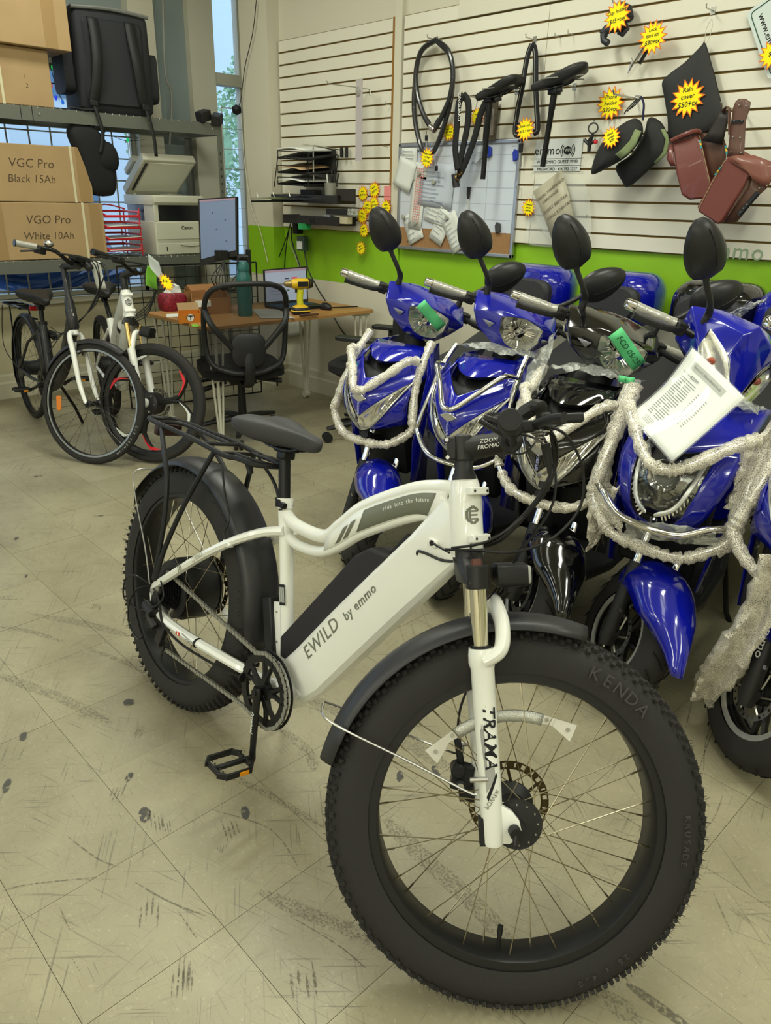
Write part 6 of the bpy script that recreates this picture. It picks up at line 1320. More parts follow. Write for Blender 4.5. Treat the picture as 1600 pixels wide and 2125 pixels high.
for y in (-.13, .11):
    st_ = MB().grid([[Vector((x, y+dy+yy, z)) for dy in (-.033, 0, .033)] for x, yy, z in sp([(.19, 0, .535), (.215, .0, .44), (.24, .01*(1 if y > 0 else -1), .30), (.225, .03*(1 if y > 0 else -1), .15), (.20, .05*(1 if y > 0 else -1), .06)], 4)]).obj('shoulder_strap', BP2, t, solid=.014)
    q = Vector((.21, y+.055*(1 if y > 0 else -1), .05)); MB().box(q, (.02, .05, .035)).obj('buckle', BLACKP, st_, bevel=.004)
    MB().grid([[Vector((x, q.y+dy+yy, z)) for dy in (-.012, .012)] for x, yy, z in sp([(q.x, 0, .05), (q.x+.012, .015, -.03), (q.x+.02, .03, -.13), (q.x+.02, .035 if y > 0 else .0, -.25)], 4)]).obj('strap_tail', BP2, st_, solid=.003)
b = MB(); b.tube(sp([(.20, -.34, .012), (.21, -.24, .006), (.20, -.16, .015)], 4), [.014]*9, 8, flat=.5); b.obj('loose_strap', BP2, t)
# second bag hanging below the shelf beam
t = thing('black_bag', 'small black fabric bag hanging under the top shelf beside the cartons', 'bag', loc=(-5.40, 2.42, 1.60))
MB().loft([[Vector((x*.8, y+oy, z)) for x, y in rr(.16*k_, .24*k_, .06*k_, 4)] for z, k_, oy in ((-.20, .45, .05), (-.17, .85, .05), (0, 1, .04), (.12, 1.05, .0), (.20, .95, -.04), (.245, .5, -.05))]).obj('body', mat('bag_black', '131417', .8, bump=.3, bscale=150), t, sub=1)
MB().loft([[Vector((.03+x*.8, y+oy, z)) for x, y in rr(.13*k_, .16*k_, .05*k_, 4)] for z, k_, oy in ((-.05, .5, .10), (.0, 1, .10), (.10, 1, .09), (.15, .5, .08))]).obj('side_lobe', MATS['bag_black'], t, sub=1)
MB().tube(sp([(.02, .02, .22), (.04, .06, .26), (.03, .10, .20)], 4), .008, 6).obj('handle', BP2, t)
# printer
PW = mat('printer_white', 'c4c3b2', .4); PD = mat('printer_dark', '1a1b1f', .2)
t = thing('printer', 'white laser printer on the lower shelf with its lid raised', 'printer', loc=(-5.58, 3.02, 1.005), rz=R(4))
MB().loft([[Vector((x, y, z)) for x, y in rr(.40*k_, .42*k_, .02, 3)] for z, k_ in ((.0, .97), (.01, 1), (.235, 1))]).obj('body', PW, t, bevel=.003)
b = MB(); b.loft([[Vector((x+dx, y, z)) for x, y in rr(.40+ex_, .43, .02, 3)] for z, dx, ex_ in ((.345, 0, 0), (.365, .01, .02), (.405, .01, .02), (.412, .008, .0))]); b.obj('scanner_body', PW, t, bevel=.003)
MB().loft([[Vector((x, y, z)) for x, y in rr(.37, .41, .02, 3)] for z in (.235, .345)]).obj('output_slot', PD, t)
MB().box((.13, -.19, .29), (.14, .035, .115)).obj('slot_cheek', PW, t, bevel=.003)
MB().box((.201, 0, .17), (.006, .41, .12)).obj('front_door', PW, t, bevel=.003); MB().box((.202, 0, .045), (.006, .41, .078)).obj('paper_drawer', PW, t, bevel=.003)
MB().tube(sp([(.207, -.01, .07), (.207, .08, .058), (.207, .17, .066)], 4), .006, 6, flat=.5).obj('drawer_handle', mat('handle_shadow_grey', '8e8d80', .5), t)
MB().box((.206, -.13, .045), (.002, .006, .03)).obj('level_window', PD, t)
text('maker_lettering', 'Canon', .036, mat('canon_black', '22231f', .5), t, frameM(Vector((.2055, .055, .19)), Vector((0, 1, 0)), Vector((0, 0, 1)), Vector((1, 0, 0))), .0004, offset=.0006)
MB().box((.13, -.01, .416), (.09, .13, .008)).obj('control_panel', mat('panel_grey', '80817a', .3), t, bevel=.002)
lid = MB(); Ry = Matrix.Rotation(R(-38), 3, 'Y')
lid.box((0, 0, 0), (.38, .44, .06), Ry); lo = lid.obj('raised_lid', PW, t, bevel=.008); lo.location = (-.02, .0, .55)
MB().box(Ry @ Vector((.01, .02, -.032)), (.30, .36, .004), Ry).obj('white_pad', mat('pad_white', 'dcdccd', .4), lo)
MB().box(Ry @ Vector((.01, -.185, -.033)), (.28, .018, .006), Ry).obj('glass_strip', PD, lo)
MB().box((-.10, -.08, .06), (.16, .22, .05), Ry).obj('document_feeder', PW, lo, bevel=.01)
for y in (-.15, .15): MB().box((-.15, y, .46), (.03, .03, .10)).obj('hinge', PW, t, bevel=.004)
# red letter trays
RED = mat('tray_red', 'd02a30', .35)
t = thing('letter_trays', 'stack of red wire letter trays holding papers beside the printer', 'letter tray', loc=(-5.52, 2.58, 1.008))
for k in range(4):
    z = .035+.075*k; b = MB(); Y0, Y1, X0, X1 = -.145, .145, -.15, .15
    b.tube([(X0, Y0, z+.035), (X1-.03, Y0, z+.035), (X1, Y0+.03, z+.008), (X1, Y1-.03, z+.008), (X1-.03, Y1, z+.035), (X0, Y1, z+.035)], .0075, 6, closed=True)
    b.tube([(X0, Y0, z), (X1, Y0, z), (X1, Y1, z), (X0, Y1, z)], .003, 5, closed=True)
    for q in range(9): b.tube([(X0, Y0+.032*q+.016, z), (X1, Y0+.032*q+.016, z)], .0018, 4)
    b.obj('tray', RED, t)
for x in (-.13, .11):
    for y in (-.148, .148): MB().tube([(x, y, 0), (x, y, .32)], .005, 6).obj('upright', RED, t)
MB().tube(sp([(-.1, -.148, .31), (-.1, 0, .34), (-.1, .148, .31)], 4), .005, 6).obj('top_rail', RED, t)
for k in range(3):
    rows = [[Vector((-.12+.28*i/6, -.12+.24*j/6+.01*k, .0425+.075*k+.010*math.sin(i*1.1+k)*(j/6)+.004*k)) for j in range(7)] for i in range(7)]
    o = MB().grid(rows).obj('loose_papers', PAPER, solid=.004); o.location = (-5.52, 2.58, 1.008); tag(o, ('lowest', 'middle', 'upper')[k]+' sheaf of papers in the red letter trays', 'paper', 'papers in the red trays')
# small black clamps on top of the post
for k, (x, y, z, a) in enumerate(((-5.36, 3.28, 1.955, .3), (-5.34, 3.38, 1.94, .8))):
    o = MB().box((0, 0, 0), (.07, .10, .07)).obj('speaker_box', BLACKM, bevel=.006); o.location = (x, y, z); o.rotation_euler = (.3, .1, a); tag(o, ('small black box on the end of the top shelf, left of two', 'small black box tilted over the rack corner')[k], 'box')
# fairy lights
tw = tag(MB().tube(sp([at(104, 135, 0, -5.75), at(112, 165, 0, -5.74), at(120, 190, 0, -5.76), at(133, 215, 0, -5.74)], 6), .003, 5).obj('fairy_lights', mat('wire_green', '1d2a20', .5)), 'string of coloured fairy lights behind the stacked cartons', 'fairy lights')
for (px, py), c in zip(((109, 140), (106, 178), (116, 203), (130, 212)), ('1fae4a', 'e0203a', '2540e8', '1d6bd8')): MB().sphere(at(px, py, 0, -5.735), .011, 8, (1, 1, 1.5)).obj('bulb', mat('bulb_'+c, c, .3, emit=.8), tw)
t2 = tag(MB().tube(sp([at(235, 283, 0, -5.75), at(262, 292, 0, -5.74), at(300, 290, 0, -5.75)], 6), .002, 5).obj('fairy_lights', MATS['wire_green']), 'single green fairy light on a wire above the printer', 'fairy lights'); MB().sphere(at(265, 290, 0, -5.735), .011, 8, (1, 1, 1.4)).obj('bulb', mat('bulb_green2', '18c060', .3, emit=.8), t2)
# black wire grid panels standing behind the desk and under the shelf
def grid_panel(label, p0, p1, z0, z1, m, step=.076):
    p0 = Vector(p0); p1 = Vector(p1); b = MB(); L_0 = (p1-p0).length; n_ = int(L_0/step)
    for k in range(n_+1): q = p0.lerp(p1, k/n_); b.tube([q+Vector((0, 0, z0)), q+Vector((0, 0, z1))], .0028 if 0 < k < n_ else .006, 5)
    m_ = int((z1-z0)/step)
    for k in range(m_+1): z = z0+(z1-z0)*k/m_; b.tube([p0+Vector((0, 0, z)), p1+Vector((0, 0, z))], .0028 if 0 < k < m_ else .006, 5)
    return tag(b.obj('wire_grid_panel', m), label, 'grid panel')
grid_panel('black wire grid panel standing behind the desk', (-4.95, 2.30, 0), (-4.80, 3.30, 0), .02, .98, BLACKS)
grid_panel('white wire grid leaning in the tall corner window', (-5.62, 3.60, 0), (-5.55, 3.85, 0), .9, 2.05, mat('wire_white_grey', 'b5b6ae', .4, metal=.3), .14)

# ================================================================ DESK AND WHAT STANDS ON IT
DZ = .73; OAK = mat('desk_oak_laminate', 'a67a46', .45, var=.05, vscale=4); LEGW = mat('desk_leg_white', 'd2d0bf', .4)
t = thing('desk', 'light oak desk with white hairpin legs along the slat wall', 'desk', loc=(0, 0, 0))
dx0, dx1, dy0, dy1 = -4.58, -3.84, 2.29, 3.60
MB().loft([[Vector(((dx0+dx1)/2+x, (dy0+dy1)/2+y, z)) for x, y in rr(dx1-dx0, dy1-dy0, .03, 5)] for z in (DZ-.022, DZ)]).obj('desktop', OAK, t, bevel=.002)
for (x, y) in ((dx1-.06, dy0+.08), (dx1-.06, dy1-.08), (dx0+.06, dy0+.08), (dx0+.06, dy1-.08)):
    b = MB()
    for ax_, ay in ((0, -.055), (.0, 0), (0, .055)): b.tube([(x+ax_, y+ay, DZ-.022), (x, y+ay*.25, .06), (x, y, .045)], .007 if ay else .010, 8)
    b.tube([(x-.03, y-.05, DZ-.024), (x+.03, y+.05, DZ-.024)], .02, 8); b.tube([(x, y-.02, .026), (x, y+.02, .026)], .026, 14)
    b.obj('leg', LEGW, t)
# monitor on a clamp arm
SCR = mat('screen_glow', '667590', .25, emit=.30)
def quad_slab(name, P4, th, m, parent, inv):
    P4 = [inv @ Vector(p) for p in P4]; n_ = (P4[1]-P4[0]).cross(P4[3]-P4[0]).normalized(); b = MB(); b.add([p+n_*th/2 for p in P4]+[p-n_*th/2 for p in P4], [(0, 1, 2, 3), (7, 6, 5, 4)]+[(k, 4+k, 4+(k+1) % 4, (k+1) % 4) for k in range(4)]); return b.obj(name, m, parent, smooth=False)
t = thing('monitor', 'upright black monitor on a clamp arm, its screen in blue light', 'monitor', loc=(-4.62, 2.72, DZ))
inv = t.matrix_world.inverted()
ml = [at(413, 413, 0, -4.72), at(493, 408, 0, -4.50), at(494, 530, 0, -4.50), at(417, 552, 0, -4.72)]
ml[1] = Vector((-4.50, ml[1].y, ml[1].z)); 
quad_slab('monitor_housing', ml, .03, BLACKP, t, inv)
def inset(P4, l, r_, t_, b_2, off):
    n_ = (P4[1]-P4[0]).cross(P4[3]-P4[0]).normalized(); n_ = n_ if n_.dot(CAM-P4[0]) > 0 else -n_
    f = lambda u, v: P4[0].lerp(P4[1], u).lerp(P4[3].lerp(P4[2], u), v)+n_*off
    return [f(l, t_), f(r_, t_), f(r_, b_2), f(l, b_2)]
quad_slab('screen', inset(ml, .04, .96, .02, .90, .016), .002, SCR, t, inv); quad_slab('screen_bar', inset(ml, .04, .96, .02, .05, .018), .001, mat('screen_pink', '8a7484', .3, emit=.35), t, inv)
for u, v in ((.35, .22), (.68, .35), (.70, .70), (.45, .48)): quad_slab('screen_mark', inset(ml, u, u+.04, v, v+.018, .018), .001, mat('screen_dark', '3a4260', .3, emit=.3), t, inv)
b = MB(); m0 = inv @ Vector((-4.56, 2.86, 1.06)); b.box(m0, (.06, .07, .06)); b.tube([m0, m0+Vector((-.02, .12, -.02)), m0+Vector((.02, .20, -.02))], .022, 8); b.tube([m0+Vector((.02, .20, .03)), m0+Vector((.02, .20, -.33))], .018, 10); b.obj('monitor_arm', BLACKP, t, bevel=.004)
b = MB()
for k in range(5): b.tube(sp([m0+Vector((.03, .0, -.04)), m0+Vector((.05, -.12+.03*k, -.14-.02*k)), m0+Vector((.04, -.02+.04*k, -.22)), m0+Vector((.03, .12+.02*k, -.12)), m0+Vector((.03, .17, -.30))], 5), .004, 5)
b.obj('cable_bundle', BLACKP, t)
# laptop
t = thing('laptop', 'open black laptop on the desk showing a web page', 'laptop', loc=(-4.24, 3.16, DZ))
inv = t.matrix_world.inverted(); lp_ = [at(546, 560, 0, -4.40), at(636, 553, 0, -4.37), at(639, 632, 0, -4.30), at(550, 640, 0, -4.33)]
hz = DZ+.012
lp_[2].z = hz; lp_[3].z = hz
quad_slab('laptop_lid', lp_, .010, BLACKP, t, inv); quad_slab('screen', inset(lp_, .03, .97, .04, .90, .006), .001, mat('laptop_page', '8890a4', .3, emit=.40), t, inv); quad_slab('page_bar', inset(lp_, .03, .97, .04, .10, .007), .001, MATS['screen_pink'], t, inv)
for u0, u1, v0, v1, c in ((.62, .75, .27, .31, 'c03a48'), (.47, .56, .28, .31, '30343c'), (.10, .40, .55, .56, '6d7480'), (.10, .40, .62, .63, '6d7480'), (.10, .35, .70, .71, '6d7480'), (.50, .56, .60, .63, '30343c')): quad_slab('page_mark', inset(lp_, u0, u1, v0, v1, .008), .0008, mat('page_'+c, c, .4, emit=.4), t, inv)
bs = [lp_[3], lp_[2], lp_[2]+Vector((.22, .0, 0)), lp_[3]+Vector((.22, .0, 0))]; bs = [Vector((p.x, p.y, DZ+.010)) for p in bs]; quad_slab('laptop_base', bs, .018, BLACKP, t, inv)
b = MB()
for i in range(5):
    for j in range(13): p = bs[0].lerp(bs[1], .07+.066*j).lerp(bs[3].lerp(bs[2], .07+.066*j), .12+.10*i); b.box(inv @ (p+Vector((0, 0, .0105))), (.013, .013, .002))
b.obj('keyboard', mat('keys_teal_glow', '2a4f66', .4, emit=.05), t, smooth=False)
# cordless drill
DY = mat('drill_yellow', 'd8b020', .4); p = at(624, 652, 2, DZ)
t = thing('cordless_drill', 'yellow and black cordless drill standing on its battery on the desk', 'drill', loc=(p.x, p.y, DZ), rz=R(250))
b = MB(); b.loft([[Vector((x, y, z)) for x, y in rr(.115*k_, .085*k_, .02, 3)] for z, k_ in ((0, .9), (.012, 1), (.035, 1), (.045, .85))]); b.obj('battery', BLACKP, t); MB().loft([[Vector((x, y, z)) for x, y in rr(.12*k_, .088*k_, .02, 3)] for z, k_ in ((.022, 1.01), (.05, .75), (.062, .4))]).obj('battery_collar', DY, t)
MB().tube([(0, 0, .04), (.004, 0, .10), (-.002, 0, .155)], [.020, .019, .022], 12, flat=1.1).obj('handle', mat('drill_handle_yellow', 'c9c928', .5), t)
MB().tube([(-.075, 0, .19), (-.06, 0, .19), (.01, 0, .19), (.05, 0, .19), (.062, 0, .19)], [.022, .031, .033, .029, .02], 16).obj('motor_body', DY, t); MB().tube([(-.080, 0, .19), (-.05, 0, .19)], [.026, .034], 14).obj('rear_cap', BLACKP, t)
MB().tube([(.06, 0, .19), (.085, 0, .19), (.105, 0, .19)], [.024, .02, .011], 14).obj('chuck', mat('chuck_tan', '8d7a4c', .35, metal=.5), t); MB().tube([(.10, 0, .19), (.185, 0, .19)], .003, 6).obj('drill_bit', STEEL, t)
MB().box((.028, 0, .15), (.012, .012, .03)).obj('trigger', BLACKP, t, bevel=.003)
for y in (-.033, .033): MB().box((-.01, y, .19), (.07, .003, .030)).obj('side_decal', INK, t, bevel=.001)
# mouse, papers, pen
p = at(676, 643, 2, DZ); o = MB().sphere((0, 0, .0), .05, 16, (1.1, .62, .62)).obj('mouse', BLACKP); o.location = (p.x, p.y, DZ+.018); tag(o, 'black computer mouse near the right end of the desk', 'mouse')
o = MB().tube([at(650, 640, 2, DZ+.008), at(742, 636, 2, DZ+.008)], .004, 6).obj('pen', BLACKP); tag(o, 'thin dark rod lying along the right end of the desk', 'pen')
o = MB().tube([at(622, 655, 2, DZ+.012), at(660, 652, 2, DZ+.012)], .008, 8).obj('marker_pen', mat('marker_brown', '4f3325', .5)); tag(o, 'brown marker pen lying in front of the drill', 'pen')
def sheet(px4, label, m=PAPER, dz=.002, name='paper_sheet', cat='paper'):
    P4 = [at(px, py, 2, DZ+dz) for px, py in px4]; b = MB(); b.add(P4+[p-Vector((0, 0, .0015)) for p in P4], [(0, 1, 2, 3), (7, 6, 5, 4)]+[(k, 4+k, 4+(k+1) % 4, (k+1) % 4) for k in range(4)]); return tag(b.obj(name, m, smooth=False), label, cat)
sheet([(522, 641), (575, 641), (612, 660), (540, 660)], 'grey-printed magazine lying open on the desk before the laptop', mat('magazine_grey', '9c9c94', .6), .004, 'magazine', 'magazine')
sheet([(345, 652), (376, 650), (378, 656), (346, 658)], 'white paper slip at the left end of the desk'); sheet([(420, 660), (432, 657), (436, 668), (424, 672)], 'paper slip beside the small orange box'); sheet([(396, 673), (408, 672), (414, 677), (400, 678)], 'small green sticker on the front edge of the desk', mat('sticker_green', '6fae2f', .6), name='sticker', cat='sticker')
# water bottle (teal) and tall black flask
p = at(509, 668, 2, DZ); TEAL = mat('bottle_teal', '1f5a56', .35)
t = thing('water_bottle', 'large teal water bottle with a carrying loop on the desk', 'bottle', loc=(-4.10, 2.72, DZ))
MB().lathe([(.0001, 0), (.044, 0), (.046, .01), (.046, .22), (.042, .245), (.034, .262), (.034, .28)], (0, 0, 0), (0, 0, 1), 24).obj('body', TEAL, t); MB().lathe([(.037, .272), (.038, .31), (.028, .325), (.0001, .327)], (0, 0, 0), (0, 0, 1), 20).obj('cap', TEAL, t); MB().tube(sp([(0, -.035, .30), (0, -.03, .345), (0, .03, .345), (0, .035, .30)], 4), .006, 8).obj('loop', BLACKP, t)
# cardboard boxes on the desk
def obox(label, px4, h, m, name='open_box', flap=None, group=None):
    P4 = [at(px, py, 2, DZ) for px, py in px4]; c = sum(P4, Vector())/4; t = thing(name, label, 'box', loc=c, group=group); L4 = [p-c for p in P4]
    for k in range(4):
        a, b2 = L4[k], L4[(k+1) % 4]; n_ = (b2-a).cross(Vector((0, 0, 1))).normalized()*.002; MB().add([a-n_, b2-n_, b2-n_+Vector((0, 0, h)), a-n_+Vector((0, 0, h)), a+n_, b2+n_, b2+n_+Vector((0, 0, h)), a+n_+Vector((0, 0, h))], [(0, 1, 2, 3), (7, 6, 5, 4), (0, 4, 5, 1), (1, 5, 6, 2), (2, 6, 7, 3), (3, 7, 4, 0)]).obj('side', m, t, smooth=False)
    MB().add([Vector((p.x, p.y, .002)) for p in L4], [(0, 1, 2, 3)]).obj('bottom', m, t, solid=.003, smooth=False); return t, L4
CB2 = mat('cardboard_brown', '8d6238', .75, var=.05); OR_ = mat('box_orange', 'b96d1c', .5)
t, L4 = obox('small orange-printed box with a lion-face emblem on the desk', [(372, 672), (419, 668), (414, 660), (371, 663)], .052, OR_, 'gift_box')
k0 = L4[0].lerp(L4[1], .5)+Vector((0, 0, .03)); exx = (L4[1]-L4[0]).normalized(); nn = exx.cross(Vector((0, 0, 1))); nn = nn if nn.dot(CAM-Vector(t.location)) > 0 else -nn
b = MB(); b.lathe([(.0001, 0), (.021, 0), (.021, .001), (.0001, .001)], k0+nn*.003, nn, 20); eb_ = b.obj('emblem_disc', PAPER, t)
for s_ in (-1, 1): MB().tube(sp([k0+nn*.0045+exx*s_*.008+Vector((0, 0, .004)), k0+nn*.0045+exx*s_*.018+Vector((0, 0, .013)), k0+nn*.0045+exx*s_*.026+Vector((0, 0, -.002))], 3), .0018, 4).obj('emblem_stroke', INK, t)
b = MB(); b.tube([k0+nn*.0045+Vector((0, 0, .014)), k0+nn*.0045+Vector((0, 0, -.014))], .003, 4); b.tube([k0+nn*.0045-exx*.009+Vector((0, 0, .009)), k0+nn*.0045+exx*.009+Vector((0, 0, .009))], .003, 4); b.obj('emblem_stroke', INK, t)
b = MB(); b.add([L4[3]+Vector((0, 0, .052)), L4[2]+Vector((0, 0, .052)), L4[2]+Vector((-.012, 0, .095)), L4[3]+Vector((-.012, 0, .095))], [(0, 1, 2, 3)]); b.obj('lid_flap', CARD, t, solid=.003, smooth=False)
t, L4 = obox('brown shipping box with white label standing open on the desk', [(400, 655), (480, 650), (470, 634), (400, 638)], .10, CB2, 'shipping_box')
b = MB(); e0 = (L4[1]-L4[0]).normalized(); nn = Vector((1, 0, 0)); b.add([L4[0]+e0*.02+nn*.006+Vector((0, 0, .05)), L4[0]+e0*.12+nn*.006+Vector((0, 0, .05)), L4[0]+e0*.12+nn*.006+Vector((0, 0, .09)), L4[0]+e0*.02+nn*.006+Vector((0, 0, .09))], [(0, 1, 2, 3)]); b.obj('shipping_label', PAPER, t, solid=.001, smooth=False)
MB().add([L4[3]+Vector((0, 0, .10)), L4[2]+Vector((0, 0, .10)), L4[2]+Vector((-.06, 0, .14)), L4[3]+Vector((-.06, 0, .14))], [(0, 1, 2, 3)]).obj('lid_flap', CB2, t, solid=.003, smooth=False)
t, L4 = obox('open brown carton with its flaps up behind the shipping box', [(385, 640), (470, 632), (462, 622), (388, 628)], .11, CB2, 'shipping_box')
# red bag and tissue
p = at(355, 648, 2, DZ); o = MB().loft([[Vector((x, y, z)) for x, y in rr(.13*k_, .17*k_, .04, 4)] for z, k_ in ((0, .9), (.02, 1), (.07, 1.02), (.10, .92), (.11, .7))]).obj('snack_bag', mat('bag_red', '7d1a2a', .5, var=.6, vscale=60)); o.location = (p.x-.08, p.y+.06, DZ); tag(o, 'red printed snack bag at the left end of the desk', 'bag')
o = MB().loft([[Vector((x+rnd.uniform(-.01, .01), y+rnd.uniform(-.01, .01), z)) for x, y in rr(.08*k_, .11*k_, .03, 3)] for z, k_ in ((0, 1), (.02, .8), (.04, .7), (.055, .3))]).obj('tissue_pack', PAPER); o.location = (p.x-.08, p.y+.07, DZ+.112); tag(o, 'white tissue pack resting on the red snack bag', 'tissue')
# grey paper hanging below the desk against the wall
quad('hanging_sheet', [(588, 668, 0), (626, 664, 0), (628, 696, 0), (592, 702, 0)], mat('sheet_grey', 'a9a99c', .7), 'grey paper sheet hanging below the back of the desk', 'paper', 0, 3, .001, axis=1, val=3.655)

# ================================================================ OFFICE CHAIRS
CHB = mat('chair_black', '1a1a1c', .5); MESH = D.materials.new('chair_mesh'); MESH.use_nodes = True
def _mesh():
    n = MESH.node_tree; p = n.nodes['Principled BSDF']; p.inputs['Base Color'].default_value = lin('1b1b1d'); p.inputs['Roughness'].default_value = .8; p.inputs['Alpha'].default_value = .62
_mesh()
def chair_base(t, rot=0.):
    MB().tube([(0, 0, .12), (0, 0, .40)], [.028, .022], 14).obj('gas_column', BLACKP, t)
    for k in range(5):
        a = rot+2*PI*k/5; e = Vector((math.cos(a), math.sin(a), 0)); MB().tube([Vector((0, 0, .125)), e*.15+Vector((0, 0, .115)), e*.31+Vector((0, 0, .085))], [.03, .024, .017], 8, flat=.8).obj('base_arm', CHB, t)
        c = e*.31; f = Vector((-e.y, e.x, 0)); b = MB()
        for s_ in (-1, 1): b.tube([c+f*s_*.006+Vector((0, 0, .03)), c+f*s_*.026+Vector((0, 0, .03))], .030, 14)
        b.obj('caster', CHB, t)
t = thing('office_chair', 'black mesh-back office chair with its back to the room at the desk', 'chair', loc=(-3.99, 2.59, 0), rz=R(157), group='office chairs at the desk'); t.scale = (1, 1, .95)
chair_base(t, R(20))
MB().loft([[Vector((x, y, z)) for x, y in rr(.48*k_, .50*k_, .12, 5)] for z, k_ in ((.42, .85), (.44, 1), (.49, 1), (.51, .9))]).obj('seat', mat('seat_fabric_black', '141416', .9, bump=.3, bscale=200), t)
b = MB(); b.box((0, 0, .395), (.20, .16, .05)); b.tube([(.0, .10, .40), (.02, .24, .38), (.0, .26, .37)], [.01, .01, .022], 8); b.tube([(-.05, .10, .38), (-.05, .28, .33)], [.012, .02], 8); b.tube([(-.05, -.10, .39), (-.05, -.25, .37)], [.01, .018], 8); b.obj('tilt_mechanism', BLACKP, t, bevel=.006)
bkx = lambda z: -.24-.10*((z-.5)/.5)+.05*math.sin((z-.5)/.5*PI)
def back_pt(y, z): return Vector((bkx(z)-.06*(1-(y/.25)**2)*0-.05*(1-(y/.24)**2), y, z))
loop = sp([(-.215, .56), (-.238, .75), (-.225, .95), (-.15, 1.02), (0, 1.035), (.15, 1.02), (.225, .95), (.238, .75), (.215, .56), (.12, .50), (0, .485), (-.12, .50)], 5, True)
MB().tube([back_pt(q.x, q.y) for q in [Vector((a.x, a.y)) for a in loop]], .016, 10, closed=True).obj('back_frame', CHB, t)
rows = [[back_pt((-.22+.44*j/12)*(1 if z < .9 else 1-(z-.9)*1.2), z) for j in range(13)] for z in [.50+.52*i/14 for i in range(15)]]
MB().grid(rows).obj('back_mesh', MESH, t)
for s_ in (-1, 1): MB().tube(sp([Vector((-.30, s_*.05, .60)), Vector((-.325, s_*.12, .68)), Vector((-.345, s_*.21, .80)), back_pt(s_*.235, .88)], 5), .014, 8, flat=1.3).obj('back_brace', CHB, t)
MB().loft([[Vector((x, y, .635+z)) for y, z in rr(.20*k_, .20*k_, .06, 4)] for x, k_ in ((-.335, .8), (-.325, 1), (-.305, 1))]).obj('lumbar_plate', CHB, t, bevel=.004)
MB().tube(sp([(-.32, 0, .62), (-.33, 0, .50), (-.25, 0, .40), (-.08, 0, .395)], 5), .032, 10, flat=.5, upv=(1, 0, 0)).obj('back_spine', CHB, t)
t = thing('office_chair', 'black armchair on casters partly hidden behind the leftmost scooter', 'chair', loc=(-3.40, 3.19, 0), rz=R(201), group='office chairs at the desk')
chair_base(t, R(45)); MB().loft([[Vector((x, y, z)) for x, y in rr(.50*k_, .50*k_, .14, 5)] for z, k_ in ((.42, .85), (.45, 1), (.49, 1), (.515, .88))]).obj('seat', MATS['seat_fabric_black'], t)
for s_ in (-1, 1):
    MB().tube(sp([(.0, s_*.20, .44), (.0, s_*.245, .50), (.0, s_*.245, .62), (.0, s_*.245, .655)], 4), .02, 8, flat=1.5).obj('arm_post', CHB, t); MB().loft([[Vector((x, s_*.245+y, z)) for x, y in rr(.27, .085, .03, 4)] for z in (.655, .68)]).obj('armrest', CHB, t, bevel=.006)
MB().loft([[Vector((-.25+dx, y, .70+z)) for y, z in rr(.42*k_, .34*k_, .09, 5)] for dx, k_ in ((-.02, .9), (0, 1), (.04, .97))]).obj('backrest', MATS['seat_fabric_black'], t)
MB().tube([(-.27, 0, .60), (-.25, 0, .42), (-.05, 0, .40)], .025, 8).obj('back_spine', CHB, t)
# ================================================================ THINGS ON THE SLAT WALL
EX, EZ, EN = Vector((1, 0, 0)), Vector((0, 0, 1)), Vector((0, -1, 0))   # along the wall, up, out of it
WF = WY-.024      # face of the slats
def wp(px, py, out=0.): return at(px, py, 1, WF-out)
HK = mat('hook_wire', 'b9b8ae', .25, metal=.9)
def rot2(a): c, s_ = math.cos(a), math.sin(a); return EX*c+EZ*s_, EX*-s_+EZ*c
def wstar(px, py, out, r_, a, lines, label, seed=0, dim=0, n_=14, sx=1.):
    ex, ey = rot2(a); return star('star_tag', wp(px, py, out), ex, ey, r_, lines, label, seed=seed, n_=n_)
def hook(p, ln=.12, r_=.0028, up=.022, label=None, plate=True):
    "slat-wall hook: p on the slat face"
    b = MB(); b.tube([p, p+EN*ln*.95, p+EN*ln+EZ*up*.7], r_, 6)
    if plate: b.box(p+EZ*.0-EN*.001, (.022, .004, .03))
    return tag(b.obj('slat_hook', HK), label, 'hook', 'metal hooks on the slat wall') if label else b.obj('slat_hook', HK)
# whiteboard
a_, b_2 = wp(832, 300), wp(1064, 536); wx0, wx1, wz0, wz1 = a_.x, b_2.x+.005, b_2.z, 1.748
t = thing('whiteboard', 'whiteboard with a cork strip along its bottom, covered in notes', 'whiteboard', loc=((wx0+wx1)/2, WF-.010, wz0)); W2, H2 = (wx1-wx0)/2, wz1-wz0; ALU = mat('aluminium_frame', 'a9abb0', .3, metal=.8)
WBM = mat('whiteboard_surface', 'c3c9d2', .18, spec=.6)
MB().box((0, .002, (H2+.122)/2), (2*W2-.02, .006, H2-.142)).obj('writing_surface', WBM, t, smooth=False); MB().box((0, .002, .075), (2*W2-.02, .006, .115)).obj('cork_strip', mat('cork', '96714a', .85, bump=.8, bscale=300, var=.12, vscale=60), t, smooth=False)
for c, d in (((0, 0, .010), (2*W2, .02, .020)), ((0, 0, H2-.010), (2*W2, .02, .020)), ((-W2+.01, 0, H2/2), (.020, .02, H2)), ((W2-.01, 0, H2/2), (.020, .02, H2))): MB().box(c, d).obj('frame', ALU, t, bevel=.003, smooth=False)
WL = Matrix.Rotation(R(90), 4, 'X')
LG = mat('grid_line_grey', 'a2a8b4', .5); BLI = mat('faded_blue_ink', '7c8498', .6)
for k in range(5): MB().box((-W2+.12+.20*k, -.0018, H2*.55), (.0012, .0006, H2*.66)).obj('calendar_line', LG, t, smooth=False)
for k in range(5): MB().box((0, -.0018, .20+.085*k), (2*W2-.06, .0006, .0012)).obj('calendar_line', LG, t, smooth=False)
